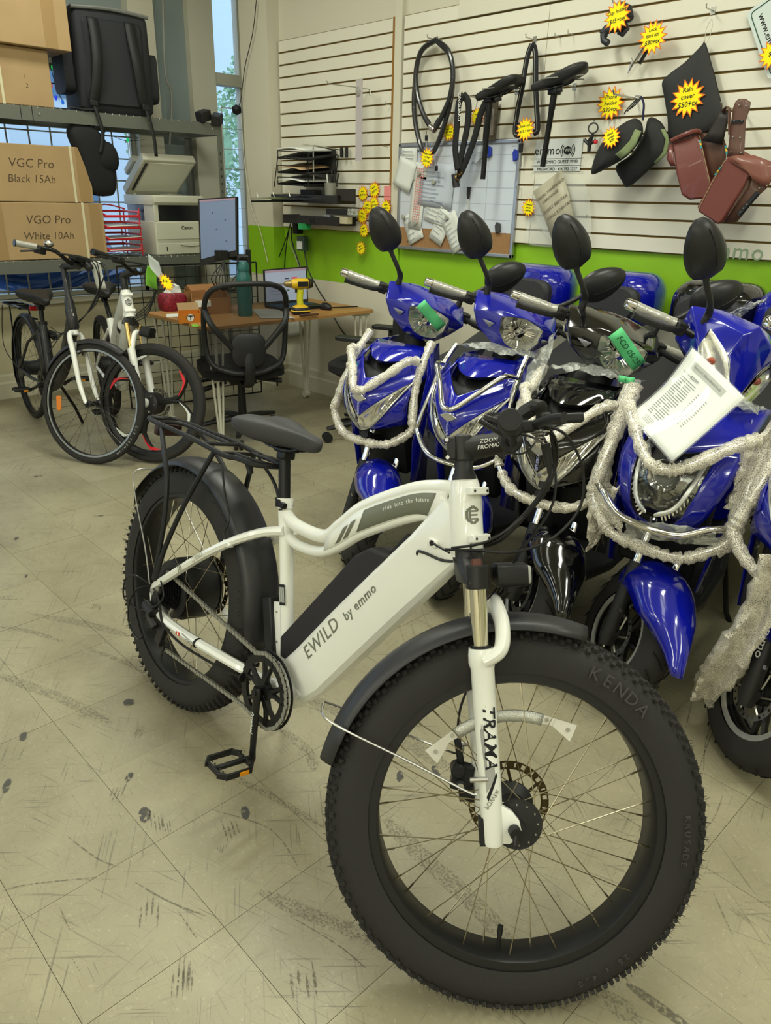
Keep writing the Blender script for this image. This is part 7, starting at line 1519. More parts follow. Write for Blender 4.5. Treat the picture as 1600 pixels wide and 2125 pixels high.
text('board_lettering', 'NOTES', .020, LG, t, Matrix.Translation((W2-.28, -.002, H2-.065)) @ WL, .0002); text('board_lettering', '416 4 21 25', .020, BLI, t, Matrix.Translation((W2-.30, -.002, H2-.115)) @ WL, .0002, shear=.3)
text('board_lettering', 'MAM', .050, INK, t, Matrix.Translation((-W2+.13, -.002, H2-.050)) @ WL, .0002); text('board_lettering', 'Dahle', .012, LG, t, Matrix.Translation((W2-.05, -.002, H2-.035)) @ WL, .0002); text('board_lettering', 'Ask', .04, INK, t, Matrix.Translation((-W2+.12, -.002, .05)) @ WL, .0002, shear=.3)
def board_paper(label, c, w_, h, a, m=PAPER, lines=6, name='note_paper', ink=None, out=.005, curl=.008):
    w_ *= 1.35; h *= 1.12; ex, ey = rot2(a); p = wp(c[0], c[1], .012+out); rows = [[p+ex*w_*(i/4-.5)+ey*h*(j/5-.5)+EN*curl*((j-3.5)/5)**2 for i in range(5)] for j in range(6)]
    o = MB().grid(rows).obj(name, m, solid=.0006)
    q = MB()
    for k in range(lines): z = h*(.38-.76*k/max(1, lines-1)); l = w_*(.35+.4*rnd.random()); s0 = p+ey*z-ex*w_*.4; q.add([s0+EN*(.0045+curl*.3), s0+ex*l+EN*(.0045+curl*.3), s0+ex*l+ey*.003+EN*(.0045+curl*.3), s0+ey*.003+EN*(.0045+curl*.3)], [(0, 1, 2, 3)])
    if lines: i_ = q.obj('written_lines', ink or BLI, o, smooth=False); i_['kind'] = 'stuff'
    return tag(o, label, 'paper', 'papers on the whiteboard')
board_paper('blank tilted note overlapping the left frame of the whiteboard', (840, 362), .115, .155, -.35, lines=0, out=.012)
pk = board_paper('tall pink-striped sticker sheet on the whiteboard', (867, 408), .085, .345, -.10, lines=0); mp_ = mat('pink_print', 'd08a86', .6)
q = MB(); ex, ey = rot2(-.10); p = wp(867, 408, .022)
for k in range(22):
    for j in range(4): s0 = p+ey*(.155-.0145*k)+ex*(-.032+.017*j); q.add([s0, s0+ex*.011, s0+ex*.011+ey*.008, s0+ey*.008], [(0, 1, 2, 3)])
q.obj('printed_cells', mp_, pk, smooth=False)['kind'] = 'stuff'
board_paper('large handwritten sheet in the middle of the whiteboard', (905, 385), .21, .22, -.08, mat('sheet_bluish', 'bcc4d0', .6), 9)
board_paper('small slip low on the left of the whiteboard with faint print', (857, 472), .10, .16, .45, lines=5); board_paper('narrow note with handwritten lines pinned near the board centre', (915, 470), .085, .18, -.45, lines=6, out=.008)
board_paper('pale note fanned beside another below the board centre', (905, 440), .13, .12, -.25, lines=5); board_paper('long receipt hanging over the cork strip on the whiteboard', (942, 482), .095, .20, .55, lines=7, out=.010); board_paper('printed sheet clipped at the upper left of the whiteboard', (848, 340), .10, .16, -.05, lines=8)
for (px, py), lb in (((869, 360), 'grey magnet at the top of the pink sticker sheet'), ((900, 378), 'grey magnet on the large handwritten sheet'), ((837, 450), 'grey magnet at the left edge of the whiteboard'), ((862, 462), 'grey magnet below the pink sticker sheet'), ((927, 452), 'grey magnet on the narrow note')):
    b = MB(); b.lathe([(.0001, 0), (.015, 0), (.015, .006), (.012, .009), (.0001, .009)], wp(px, py, .026), EN, 16); tag(b.obj('magnet', mat('magnet_grey', '9a9a90', .4)), lb, 'magnet', 'magnets on the whiteboard')
for (px, py), lb, c in (((1015, 315), 'blue marker cap clip on the whiteboard beside the left saddle post', '2438a0'), ((1070, 322), 'blue clip at the upper right of the whiteboard', '2438a0'), ((1033, 473), 'small dark clip low on the right of the whiteboard', '3a3a3a')):
    ex, ey = rot2(.15); o = MB().prism([(-.016, -.03), (.016, -.022), (.018, .02), (-.004, .032), (-.018, .015)], .012, wp(px, py, .022), ex, ey).obj('board_clip', mat('clip_'+c, c, .4), bevel=.002); tag(o, lb, 'clip')
t = tag(MB().tube([wp(973, 440, .02), wp(972, 405, .022)], .0035, 8).obj('screwdriver', CHROME), 'screwdriver with black handle hanging on the whiteboard', 'screwdriver'); MB().tube([wp(972, 413, .022), wp(972, 402, .022), wp(973, 388, .022)], [.006, .010, .011], 10).obj('handle', BLACKP, t)
tag(MB().tube([wp(985, 342, .02), wp(1000, 328, .02)], .003, 6).obj('key', HK), 'small metal key stuck on the whiteboard', 'key')
# ---- coiled cable lock (left)
LK = mat('lock_cable_black', '1d1f22', .3, coat=.3)
t = thing('cable_lock', 'long black cable lock looped on a hook above the whiteboard', 'lock', loc=wp(902, 88, .05)); o0 = Vector(t.location)
def W_(pts, out=.05): return [wp(px, py, out+(d if (d := 0) else 0))-o0 for px, py in pts]
lp1 = sp([(904, 83), (875, 105), (863, 150), (866, 195), (878, 235), (892, 262)], 6); lp2 = sp([(904, 83), (930, 105), (940, 150), (934, 200), (920, 235), (905, 265)], 6)
lp3 = sp([(900, 86), (872, 110), (861, 175), (860, 240), (872, 300), (886, 325)], 6); lp4 = sp([(908, 86), (936, 120), (938, 190), (925, 250), (905, 305), (890, 325)], 6)
for lp_s, out in ((lp1, .06), (lp2, .075), (lp3, .045), (lp4, .055)): MB().tube([wp(q.x, q.y, out)-o0 for q in lp_s], .0145, 10).obj('cable', LK, t)
MB().tube([wp(886, 250, .065)-o0, wp(896, 268, .065)-o0], .015, 12).obj('cable_sleeve', BLACKM, t); MB().tube([wp(912, 247, .065)-o0, wp(901, 268, .065)-o0], .015, 12).obj('cable_sleeve', BLACKM, t)
MB().tube([wp(893, 262, .07)-o0, wp(903, 270, .07)-o0], .019, 14).obj('lock_barrel', CHROME, t)
for (x0, y0), (x1, y1) in (((885, 272), (885, 305)), ((905, 338), (906, 365))):
    b = MB(); b.tube([wp(x0, y0, .06)-o0, wp((x0+x1)/2, (y0+y1)/2, .06)-o0], .003, 6); b.box(wp(x1, y1-6, .06)-o0, (.012, .003, .04)); b.obj('key', HK, t); MB().box(wp((x0+x1)/2, (y0+y1)/2-2, .06)-o0, (.022, .008, .03)).obj('key_head', BLACKP, t, bevel=.003)
hook(wp(906, 82), .08, label='thin hook holding the looped cable lock')
wstar(886, 328, .075, .060, -.15, (('Chain Lock', .38, .24), ('w/ Key', .08, .24), ('$25+tax', -.28, .26)), 'yellow star price tag on the looped cable lock', 1)
wstar(932, 274, .02, .052, .05, (('Chain Lock', .30, .22), ('(M) 120cm', 0, .22), ('$75+tx', -.30, .24)), 'yellow star between the cable lock and the left chain lock', 2)
wstar(990, 243, .012, .050, .1, (('Tire', .2, .3), ('$30', -.2, .3)), 'yellow star half hidden behind the left saddle', 4)
# ---- chain lock in a fabric sleeve, on the left hook
FB = mat('lock_sleeve_fabric', '18181a', .8, bump=.4, bscale=300)
t = thing('chain_lock', 'black fabric-covered chain lock hanging in a V by the left saddle', 'lock', loc=wp(960, 195, .10)); o0 = Vector(t.location)
for pts, out in ([(962, 197), (952, 215), (948, 260), (945, 310), (950, 352)], .13), ([(962, 197), (972, 215), (970, 260), (958, 320), (952, 352)], .12), ([(1008, 212), (996, 240), (985, 285), (965, 340), (948, 372), (945, 386)], .11):
    MB().tube([wp(q.x, q.y, out)-o0 for q in sp(pts, 5)], .0200, 10, flat=.6, upv=(0, -1, 0)).obj('sleeve', FB, t)
b = MB(); b.tube([wp(944, 362, .11)-o0, wp(947, 388, .11)-o0], .021, 12); b.obj('lock_head', BLACKM, t); b = MB(); b.lathe([(.012, -.004), (.018, 0), (.012, .004)], wp(954, 357, .12)-o0, (.3, -1, .2), 16, closed=True); b.lathe([(.012, -.004), (.018, 0), (.012, .004)], wp(950, 368, .12)-o0, (1, -.3, .2), 16, closed=True); b.obj('lock_ring', mat('brass_ring', 'a8884a', .3, metal=1.), t)
ex, ey = rot2(-1.50); text('sleeve_lettering', 'ONGUARD', .028, mat('decal_white', 'e8e8e0', .5), t, frameM(wp(953, 222, .146)-o0, ex, ey, EN), .0004)
q = wp(962, 198, .125); hook(q-EN*.125, .14, .004, label='long hook carrying the fabric chain lock')
# ---- repair kit card behind the left saddle
t = thing('brake_pad_card', 'small bronze card pack hanging behind the left saddle post', 'accessory', loc=wp(1018, 250, .03)); MB().box((0, 0, 0), (.09, .006, .20)).obj('card', mat('card_bronze', '4e4434', .5, var=.5, vscale=60), t); MB().box((0, -.006, -.01), (.06, .01, .13)).obj('blister', mat('blister_pack', 'b3aaa0', .1, alpha=.4), t)
# ---- two saddles with seat posts on long hooks
def wall_saddle(label, sx_, sy_, post_top, post_bot, yaw, s_out, mirror=1, k=1.0):
    o = wp(sx_, sy_, s_out); t = thing('bicycle_saddle', label, 'saddle', loc=o, group='saddles hung on the slat wall')
    saddle(t, Matrix.Rotation(yaw, 4, 'Z') @ Matrix.Rotation(R(14), 4, 'Y'), BLACKM, k)
    a, b_3 = wp(post_top[0], post_top[1], s_out)-o, wp(post_bot[0], post_bot[1], s_out)-o
    MB().tube([a, a.lerp(b_3, .2), a.lerp(b_3, .22), b_3], [.016, .0165, .0145, .0140], 16).obj('seat_post', BLACKS, t); MB().box(a+Vector((0, 0, .01)), (.05, .05, .03)).obj('clamp', BLACKS, t, bevel=.006)
    b = MB(); b.tube([o*0+Vector((-.06, 0, .02)), Vector((-.10, 0, -.005))], .004, 6)
    for s2 in (-1, 1): MB().tube([Vector((0, 0, 0))+Matrix.Rotation(yaw, 3, 'Z') @ Vector((-.12*k, s2*.07*k, .03)), Matrix.Rotation(yaw, 3, 'Z') @ Vector((.08*k, s2*.04*k, .02))], .003, 6).obj('saddle_piping', mat('piping_silver', '8b8a80', .3, metal=.5), t)
    return t
wall_saddle('left of two black saddles on wall hooks, its post over the whiteboard', 1032, 195, (1016, 212), (1002, 372), R(200), .17, k=.92)
wall_saddle('right of two black saddles on wall hooks, its post over the guest notice', 1158, 175, (1150, 195), (1126, 346), R(212), .17, k=1.0)
for (px, py), lb in (((1072, 190), 'long hook under the left wall saddle'), ((1192, 180), 'long hook under the right wall saddle')): hook(wp(px, py), .20, .004, label=lb)
# ---- long strap lock (middle)
t = thing('chain_lock', 'long narrow reflective strap lock hanging between the two saddles', 'lock', loc=wp(1102, 92, .06)); o0 = Vector(t.location); RF = mat('strap_reflective', '8a8f84', .4)
lp_a = sp([(1104, 92), (1094, 120), (1084, 180), (1074, 230), (1069, 275), (1080, 278)], 5); lp_b = sp([(1104, 92), (1111, 110), (1112, 180), (1114, 230), (1116, 268), (1108, 276)], 5)
for cv, out in ((lp_a, .07), (lp_b, .06)):
    P3 = [wp(q.x, q.y, out)-o0 for q in cv]; so = MB().tube(P3, .0165, 8, flat=.55, upv=(0, -1, 0)).obj('strap', FB, t); MB().tube([p+EN*.0095 for p in P3], .0018, 4).obj('reflective_stripe', RF, so)
hook(wp(1110, 82), .08, label='thin hook holding the long strap lock'); wstar(1090, 268, .09, .062, .12, (('Small Lock', .25, .24), ('$15 + tax', -.15, .27)), 'yellow star on the long strap lock between the saddles', 5)
t = tag(MB().tube([wp(1081, 288, .05), wp(1081, 345, .03)], .0025, 6).obj('pull_reel', HK), 'black key reel hanging beside the whiteboard', 'key reel'); MB().box(wp(1081, 307, .05), (.024, .012, .045)).obj('reel_body', BLACKP, t, bevel=.004)
# ---- cup holder
t = thing('cup_holder', 'black clamp cup holder at the top of the slat wall', 'cup holder', loc=wp(1280, 45, .05)); o0 = Vector(t.location); CHM = mat('holder_grey_black', '26292f', .45)
f = lambda px, py, out: wp(px, py, out)-o0
MB().tube([f(1288, 12, .02), f(1300, 22, .05), f(1306, 40, .06)], [.018, .028, .022], 10).obj('bracket', CHM, t, bevel=.003)
b = MB(); b.tube([f(1296, 52, .07), f(1275, 56, .08), f(1258, 62, .09), f(1252, 72, .10)], [.018, .016, .014, .016], 8, flat=1.5); b.tube([f(1252, 70, .10), f(1253, 84, .10), f(1262, 90, .10)], .016, 8); b.tube([f(1296, 48, .07), f(1302, 60, .07), f(1292, 72, .08), f(1284, 66, .08)], .012, 8); b.obj('holder_arm', CHM, t, bevel=.002)
wstar(1281, 34, .12, .070, .18, (('Cup holder', .28, .30), ('$15+tax', -.22, .34)), 'yellow star reading cup holder fifteen dollars', 6); hook(wp(1285, 10), .06, label='hook above the black cup holder')
# ---- rear view mirror kit
t = thing('tool_kit', 'folded steel tool clipped on a small hook under a yellow star', 'tool', loc=wp(1332, 110, .05)); o0 = Vector(t.location)
MB().tube([f(1340, 94, .05)-Vector((0, 0, 0)), f(1318, 128, .05)], [.011, .010], 8, flat=.5).obj('steel_arm', STEEL, t); MB().tube([f(1347, 98, .06), f(1327, 132, .06)], [.010, .012], 8, flat=.6).obj('dark_arm', BLACKP, t); MB().tube([f(1310, 121, .06), f(1313, 130, .06), f(1303, 152, .06)], [.004, .009, .003], 6).obj('jaw', STEEL, t)
wstar(1354, 78, .09, .072, .10, (('Lock', .42, .26), ('tool kit', .12, .28), ('$30+tx', -.26, .34)), 'yellow star above the steel tool, thirty dollars', 7)
# ---- phone holder star & bracket
wstar(1267, 215, .02, .078, .03, (('Phone', .36, .32), ('holder', .02, .32), ('$30+tx', -.34, .34)), 'yellow star reading phone holder thirty dollars', 8)
t = thing('phone_clamp', 'small black handlebar clamp with a red knob on the wall', 'accessory', loc=wp(1225, 280, .04)); o0 = Vector(t.location)
b = MB(); b.lathe([(.020, -.006), (.026, -.006), (.026, .006), (.020, .006)], f(1231, 266, .04), (.5, -1, .1), 20, closed=True); b.tube([f(1231, 278, .05), f(1224, 292, .05), f(1222, 315, .05)], [.008, .012, .008], 8); b.tube([f(1213, 290, .05), f(1222, 300, .05), f(1236, 292, .05)], .009, 8); b.tube([f(1233, 252, .04), f(1233, 247, .0)], .002, 4); b.obj('clamp', BLACKP, t); MB().tube([f(1234, 295, .055), f(1239, 294, .055)], .009, 8).obj('red_knob', REDA, t)
# ---- two hand covers (black with green patch) on a long hook
hook(wp(1322, 205), .22, .0045, label='long hook holding the black muffs')
GP = mat('patch_olive_green', '76835a', .8); MUF = mat('muff_black', '1f2020', .75, bump=.3, bscale=60)
def pillow(t, out2d, out, th, name, m, n_=None, seed=0):
    P2 = [Vector(q) for q in out2d]; c2 = sum(P2, Vector((0, 0)))/len(P2); cv = sp([tuple(q) for q in P2], 4, True); rings = []
    for k in range(9):
        a = -PI/2+PI*k/8; s_ = max(.12, math.cos(a)**.55); d = th*math.sin(a); rings.append([wp(c2.x+(q.x-c2.x)*s_, c2.y+(q.y-c2.y)*s_, out+d)-Vector(t.location) for q in cv])
    return MB().loft(rings).obj(name, m, t)
def patch2(t, poly, out, m, name):
    P3 = [wp(x, y, out)-Vector(t.location) for x, y in poly]; h = len(P3)//2; return MB().grid([[a.lerp(b_3, k/3) for k in range(4)] for a, b_3 in zip(P3[:h], P3[::-1][:h])]).obj(name, m, t, solid=.003)
t = thing('hand_muff', 'front black padded muff with olive patch on the wall hook', 'muff', loc=wp(1290, 300, .15), group='padded muffs on the slat wall'); pillow(t, [(1322, 246), (1300, 252), (1262, 280), (1240, 312), (1227, 352), (1232, 362), (1262, 348), (1300, 325), (1330, 290), (1334, 262)], .17, .05, 'body', MUF)
patch2(t, [(1318, 268), (1307, 292), (1292, 308), (1277, 320), (1288, 330), (1305, 318), (1320, 300), (1331, 272)], .222, GP, 'green_patch')
t = thing('hand_muff', 'rear black padded muff with olive edge on the wall hook', 'muff', loc=wp(1350, 310, .08), group='padded muffs on the slat wall'); pillow(t, [(1345, 246), (1362, 246), (1378, 262), (1386, 290), (1380, 320), (1350, 350), (1305, 388), (1290, 375), (1278, 345), (1310, 320), (1335, 280)], .09, .045, 'body', MUF)
patch2(t, [(1371, 268), (1381, 290), (1376, 315), (1357, 337), (1362, 341), (1384, 318), (1389, 290), (1380, 268)], .12, GP, 'green_patch')
t = tag(MB().tube(sp([wp(1330, 200, .14), wp(1336, 215, .15), wp(1335, 235, .15), wp(1334, 250, .15)], 4), .006, 6, flat=.5).obj('blue_strap', mat('strap_navy', '20264a', .7)), 'navy strap tying the black muffs to their hook', 'strap')
for k in range(3): MB().tube(sp([wp(1330-4*k, 205, .15), wp(1318-8*k, 218+4*k, .16), wp(1308-6*k, 226+5*k, .16)], 3), .003, 5).obj('strap_tail', MUF, t)
wstar(1268, 285, .235, .050, .45, (('Hand', .3, .28), ('cover', 0, .28), ('$20', -.3, .3)), 'small yellow star on the front black muff', 9)
# ---- rain cover bag
t = thing('rain_cover', 'large black pointed rain cover hanging by one corner', 'cover', loc=wp(1440, 200, .03)); RC = mat('cover_nylon_black', '232323', .65, bump=.2, bscale=400)
pillow(t, [(1463, 86), (1455, 95), (1420, 130), (1393, 150), (1374, 170), (1378, 200), (1385, 245), (1390, 295), (1420, 290), (1480, 265), (1500, 240), (1492, 190), (1475, 125)], .035, .014, 'bag', RC)
wstar(1427, 204, .055, .082, .12, (('Rain', .42, .34), ('cover', .08, .34), ('$50+tx', -.30, .38)), 'large yellow star reading rain cover fifty dollars', 10); hook(wp(1480, 22), .07, label='hook at the top that carries the rain cover cord')
tag(MB().tube(sp([wp(1477, 38, .05), wp(1466, 60, .05), wp(1463, 88, .04), wp(1470, 82, .04), wp(1478, 55, .05), wp(1477, 38, .05)], 4), .0015, 4).obj('cord', mat('cord_white', 'cfcdb8', .6)), 'white cord from the hook to the rain cover', 'cord')
MB().box(wp(1490, 166, .06), (.03, .006, .012)).obj('size_label', PAPER, t)
# ---- leather saddle bags over a hook
LE = mat('leather_burgundy', '6a342c', .45, coat=.25, bump=.15, bscale=250); LED = mat('leather_brown', '5d4034', .5, coat=.15, bump=.15, bscale=250); STI = mat('stitch_tan', '9d8f6c', .7)
hook(wp(1545, 232), .24, .005, label='thick hook carrying the burgundy saddlebags')
t = thing('saddlebags', 'pair of burgundy leather saddlebags joined by riveted brown straps', 'bag', loc=wp(1500, 330, .15)); o0 = Vector(t.location)
def prism_bag(front, out0, depth, dirpx, m, side, name):
    "bag block: front polygon in pixels at out0, pushed back toward the wall by depth and shifted by dirpx"
    A = [wp(x, y, out0)-o0 for x, y in front]; c = sum(A, Vector())/len(A)
    B = [wp(x+dirpx[0], y+dirpx[1], out0-depth)-o0 for x, y in front]
    return MB().loft([[c+(p-c)*.93+EN*.006 for p in A], A, B]).obj(name, m, t, bevel=.010, seg=3, ang=30)
# left bag (front face and lid)
b1 = prism_bag([(1396, 296), (1445, 280), (1452, 290), (1473, 370), (1478, 398), (1462, 412), (1430, 415), (1415, 405), (1404, 360)], .20, .11, (22, -2), LE, LED, 'left_bag'); 
MB().tube(sp([wp(1394, 292, .21)-o0, wp(1420, 280, .22)-o0, wp(1444, 272, .21)-o0, wp(1452, 276, .19)-o0], 4), .011, 8).obj('lid_edge', LE, b1); patch2(t, [(1388, 300), (1384, 330), (1392, 345), (1402, 345), (1398, 330), (1396, 300)], .20, LE, 'lid_side')
patch2(t, [(1452, 276), (1456, 300), (1476, 385), (1505, 350), (1508, 305), (1500, 280)], .185, LED, 'gusset')
# right bag
b2 = prism_bag([(1506, 330), (1520, 338), (1556, 360), (1546, 385), (1500, 460), (1490, 466), (1450, 440), (1447, 430), (1478, 372)], .27, .12, (34, -20), LE, LED, 'right_bag')
patch2(t, [(1508, 326), (1530, 322), (1565, 322), (1600, 335), (1604, 372), (1590, 392), (1562, 372), (1555, 358)], .285, mat('leather_light', '7a4a3c', .45, coat=.25), 'lid_flap')
patch2(t, [(1556, 362), (1552, 390), (1500, 464), (1530, 460), (1575, 405), (1590, 392)], .255, LED, 'gusset')
MB().tube([wp(1573, 400, .285)-o0, wp(1533, 446, .275)-o0], .006, 6, flat=2).obj('lid_strap', BLACKM, b2)
for (x, y) in ((1536, 440), (1543, 432), (1550, 424), (1576, 390), (1592, 385)): MB().sphere(wp(x, y, .288)-o0, .0035, 6).obj('rivet', STEEL, b2)
# straps
patch2(t, [(1527, 210), (1522, 222), (1517, 255), (1512, 300), (1508, 328), (1544, 328), (1546, 285), (1548, 250), (1556, 225), (1558, 212), (1548, 205), (1534, 205)], .255, LED, 'right_strap')
patch2(t, [(1494, 230), (1486, 245), (1470, 275), (1455, 292), (1500, 300), (1505, 275), (1512, 248), (1514, 232)], .215, mat('strap_black_leather', '26211d', .5), 'left_strap')
MB().tube(sp([wp(1500, 232, .22)-o0, wp(1508, 222, .25)-o0, wp(1514, 228, .26)-o0, wp(1513, 250, .26)-o0, wp(1514, 280, .255)-o0], 4), .007, 8, flat=.5).obj('strap_loop', LED, t)
for (x, y) in ((1534, 218), (1548, 219), (1521, 284), (1536, 285), (1516, 315), (1538, 316), (1524, 250), (1540, 250)): MB().sphere(wp(x, y, .262)-o0, .004, 6).obj('rivet', STEEL, t)
MB().box(wp(1530, 252, .262)-o0, (.05, .004, .010)).obj('strap_slot', INK, t)
for pts in ([(1452, 282), (1462, 330), (1475, 385)], [(1505, 332), (1478, 378), (1449, 434)]): MB().tube([wp(x, y, .205 if pts[0][0] < 1500 else .278)-o0 for x, y in pts], .0018, 4).obj('stitching', STI, t)
for (x, y, a) in ((1454, 300, -.3), (1507, 312, -.4), (1490, 355, .9)):
    ex, ey = rot2(-1.2 if a < 0 else 1.0); sp0 = wp(x, y, .28)-o0
    for k, c in enumerate(('2f9a9a', 'd8b030', '2f9a9a')): MB().tube([sp0+ex*(.012*k-.018), sp0+ex*(.012*k-.008)], .0035, 6).obj('thread_band', mat('thread_'+c, c, .6), t)
# ---- guest wifi notice, taped flat
t = thing('wifi_notice', 'white printed guest wifi notice on the slats right of the whiteboard', 'sign', loc=wp(1157, 322, .004)); o0 = Vector(t.location)
p0, p1 = wp(1112, 292, .004), wp(1202, 357, .004); MB().box((0, 0, 0), (p1.x-p0.x, .0015, p0.z-p1.z)).obj('sheet', mat('notice_paper', 'c7ccc9', .5), t, smooth=False)
Wm = lambda px, py: Matrix.Translation(wp(px, py, .0062)-o0) @ WL
text('notice_lettering', 'emmo', .060, INK, t, Wm(1136, 313), .0003, space=1.1)
for r_ in (.022, .032, .042):
    for s_ in (0, PI): MB().tube([wp(1178, 312, .0065)-o0+EX*math.cos(s_+a)*r_+EZ*math.sin(s_+a)*r_ for a in [-.75+.15*k for k in range(11)]], .0022, 4).obj('signal_arc', INK, t)
MB().lathe([(.0001, 0), (.020, 0), (.020, .001), (.0001, .001)], wp(1178, 312, .0062)-o0, EN, 20).obj('wifi_disc', INK, t); text('notice_lettering', 'WiFi', .019, PAPER, t, Matrix.Translation(wp(1178, 312, .0085)-o0) @ WL, .0003)
text('notice_lettering', 'WIFI: EMMO GUEST WIFI', .0235, INK, t, Wm(1155, 336), .0003); text('notice_lettering', 'PASSWORD : 416 792 3227', .0215, INK, t, Wm(1155, 351), .0003)
q = MB(); [q.box(wp(1155, y, .0062)-o0, (.33, .0008, .0012)) for y in (329, 343.5, 357)]; q.obj('rule_line', INK, t, smooth=False)
# ---- clear windshields with printed envelope
t = thing('windshield', 'clear plastic windshield hanging on the slats with a paper envelope inside', 'windshield', loc=wp(1165, 430, .05)); CLR = mat('clear_plastic', 'dfe3da', .08, alpha=.16, spec=.9)
pillow(t, [(1112, 372), (1140, 360), (1185, 362), (1212, 378), (1224, 420), (1226, 480), (1215, 512), (1160, 512), (1120, 470), (1105, 420)], .045, .006, 'shield', CLR); pillow(t, [(1105, 430), (1150, 400), (1190, 430), (1205, 500), (1180, 512), (1100, 508), (1092, 480)], .02, .004, 'rear_shield', CLR)
o0 = Vector(t.location); e_ = patch2(t, [(1106, 398), (1130, 452), (1148, 505), (1196, 470), (1180, 400), (1165, 352)], .062, mat('envelope_cloudy', 'c3bda6', .4, alpha=.75), 'envelope')
ex, ey = rot2(.62)
for s_, px, py, sz in (('UNIVERSAL WINDSHIELD', 1137, 398, .020), ('HARDWARE', 1142, 408, .020), ('SHORT $80+TAX', 1152, 424, .022), ('LONG $100+TAX', 1160, 437, .022)): text('envelope_lettering', s_, sz, mat('print_brown', '6b6350', .7), e_, frameM(wp(px, py, .066)-o0, ex, ey, EN), .0003)
wstar(1097, 431, .03, .050, -.1, (('Universal', .3, .22), ('windsh.', 0, .22), ('$80+tx', -.3, .24)), 'yellow star left of the clear windshield', 11)
# ---- sign plate at the top right, partly outside the frame, with its star; faded wall logo
t = thing('licence_sign', 'white number-plate-shaped sign with green border at the right edge', 'sign', loc=wp(1612, 70, .02)); ex, ey = rot2(-1.05)
MB().prism(rr(.30, .16, .02, 4), .004, (0, 0, 0), ex, ey).obj('plate', mat('plate_pale', 'c9d3cf', .4), t, smooth=False); b = MB(); b.tube([Vector(ex*x+ey*y-EN*-.003) for x, y in rr(.27, .13, .015, 4)], .002, 4, closed=True); b.obj('plate_border', mat('plate_green_dark', '20523f', .5), t); text('plate_lettering', 'www.emmo.ca', .036, INK, t, frameM(EN*.003-ey*.03, ex, ey, EN), .0004); text('plate_lettering', 'emmo', .06, mat('plate_green', '2a8a58', .5), t, frameM(EN*.003+ey*.03, ex, ey, EN), .0004)
wstar(1604, 112, .05, .06, 0, (('$40', 0, .4),), 'yellow star at the right edge below the plate sign', 12)
t = text('wall_lettering', 'emmo', .105, mat('faded_logo_green', '8fa383', .6), None, Matrix.Translation(wp(1520, 522, .0010)) @ WL, .0004, space=1.1); tag(t, 'faded green wall lettering below the slats at the right', 'lettering')
# white board panel at the top
pA, pB = wp(952, 52, .004), wp(1300, 8, .004); t = thing('white_panel', 'plain white board fixed above the slats, its lower edge in view', 'panel', loc=(0, 0, 0))
MB().box(((pA.x-1.30)/2, WF-.006, 2.56), (-1.30-pA.x, .006, .40)).obj('board', mat('panel_white', 'cfccba', .4), t, smooth=False)
# empty hooks
for k, ((px, py), lb) in enumerate((((1163, 78), 'left of two small empty hooks above the right saddle'), ((1190, 72), 'right of two small empty hooks above the right saddle'), ((806, 305), 'small J hook at the right end of the left slat panel'), ((1083, 392), 'small empty hook right of the whiteboard'), ((1228, 452), 'small empty hook beside the windshield'), ((812, 218), 'short hook on the left slat panel'))): hook(wp(px, py), .05, .002, .02, lb, False)
# ---- left panel: long hook with a shelf strip, star tags, sticky note
t = thing('hanging_strip', 'narrow clear plastic strip hanging from a wire bracket', 'strip', loc=wp(745, 240, .12)); o0 = Vector(t.location)
MB().box((0, 0, -.03), (.06, .004, .46)).obj('strip', mat('strip_lilac_clear', 'bdb6b8', .25, alpha=.85), t, smooth=False); b = MB(); b.tube([wp(768, 186, 0)-o0, wp(740, 181, .12)-o0, wp(682, 174, .30)-o0, wp(678, 168, .30)-o0], .003, 6); b.tube([wp(768, 186, 0)-o0, wp(768, 198, 0)-o0], .005, 6); b.obj('wire_bracket', HK, t)
b = MB(); b.sphere(wp(743, 190, .125)-o0, .022, 8, (1, .5, 1.4)); b.obj('clear_bag_knot', mat('knot_film', 'a8a49c', .2, alpha=.6), t)
for k, (px, py, r_, a, lb) in enumerate(((753, 402, .042, .1, 'topmost left yellow star in the wall cluster'), (777, 394, .044, .5, 'topmost right yellow star in the wall cluster'), (776, 424, .042, .2, 'yellow star in the upper middle of the wall cluster'), (762, 430, .040, 0, 'yellow star overlapped in the middle of the wall cluster'), (752, 448, .044, -.2, 'yellow star at the left of the wall cluster'), (801, 430, .040, .1, 'yellow star alone at the right of the wall cluster, under the pink note'), (755, 478, .040, .3, 'yellow star on the green edge below the wall cluster'), (749, 515, .038, .5, 'lowest yellow star, alone on the green wall'))):
    wstar(px, py, .006+.003*k, r_*1.3, a, (('Basket', .28, .22), ('$%d+tx' % (15+5*k), -.12, .32)), lb, 20+k)
t = tag(MB().box(wp(804, 401, .006), (.062, .003, .085)).obj('sticky_note', mat('sticky_pink', 'e08a86', .7), smooth=False), 'pink sticky note beside the yellow star cluster', 'note'); MB().box(wp(804, 407, .009), (.060, .002, .002)).obj('note_fold', mat('sticky_pink_dark', 'c46a68', .7), t)
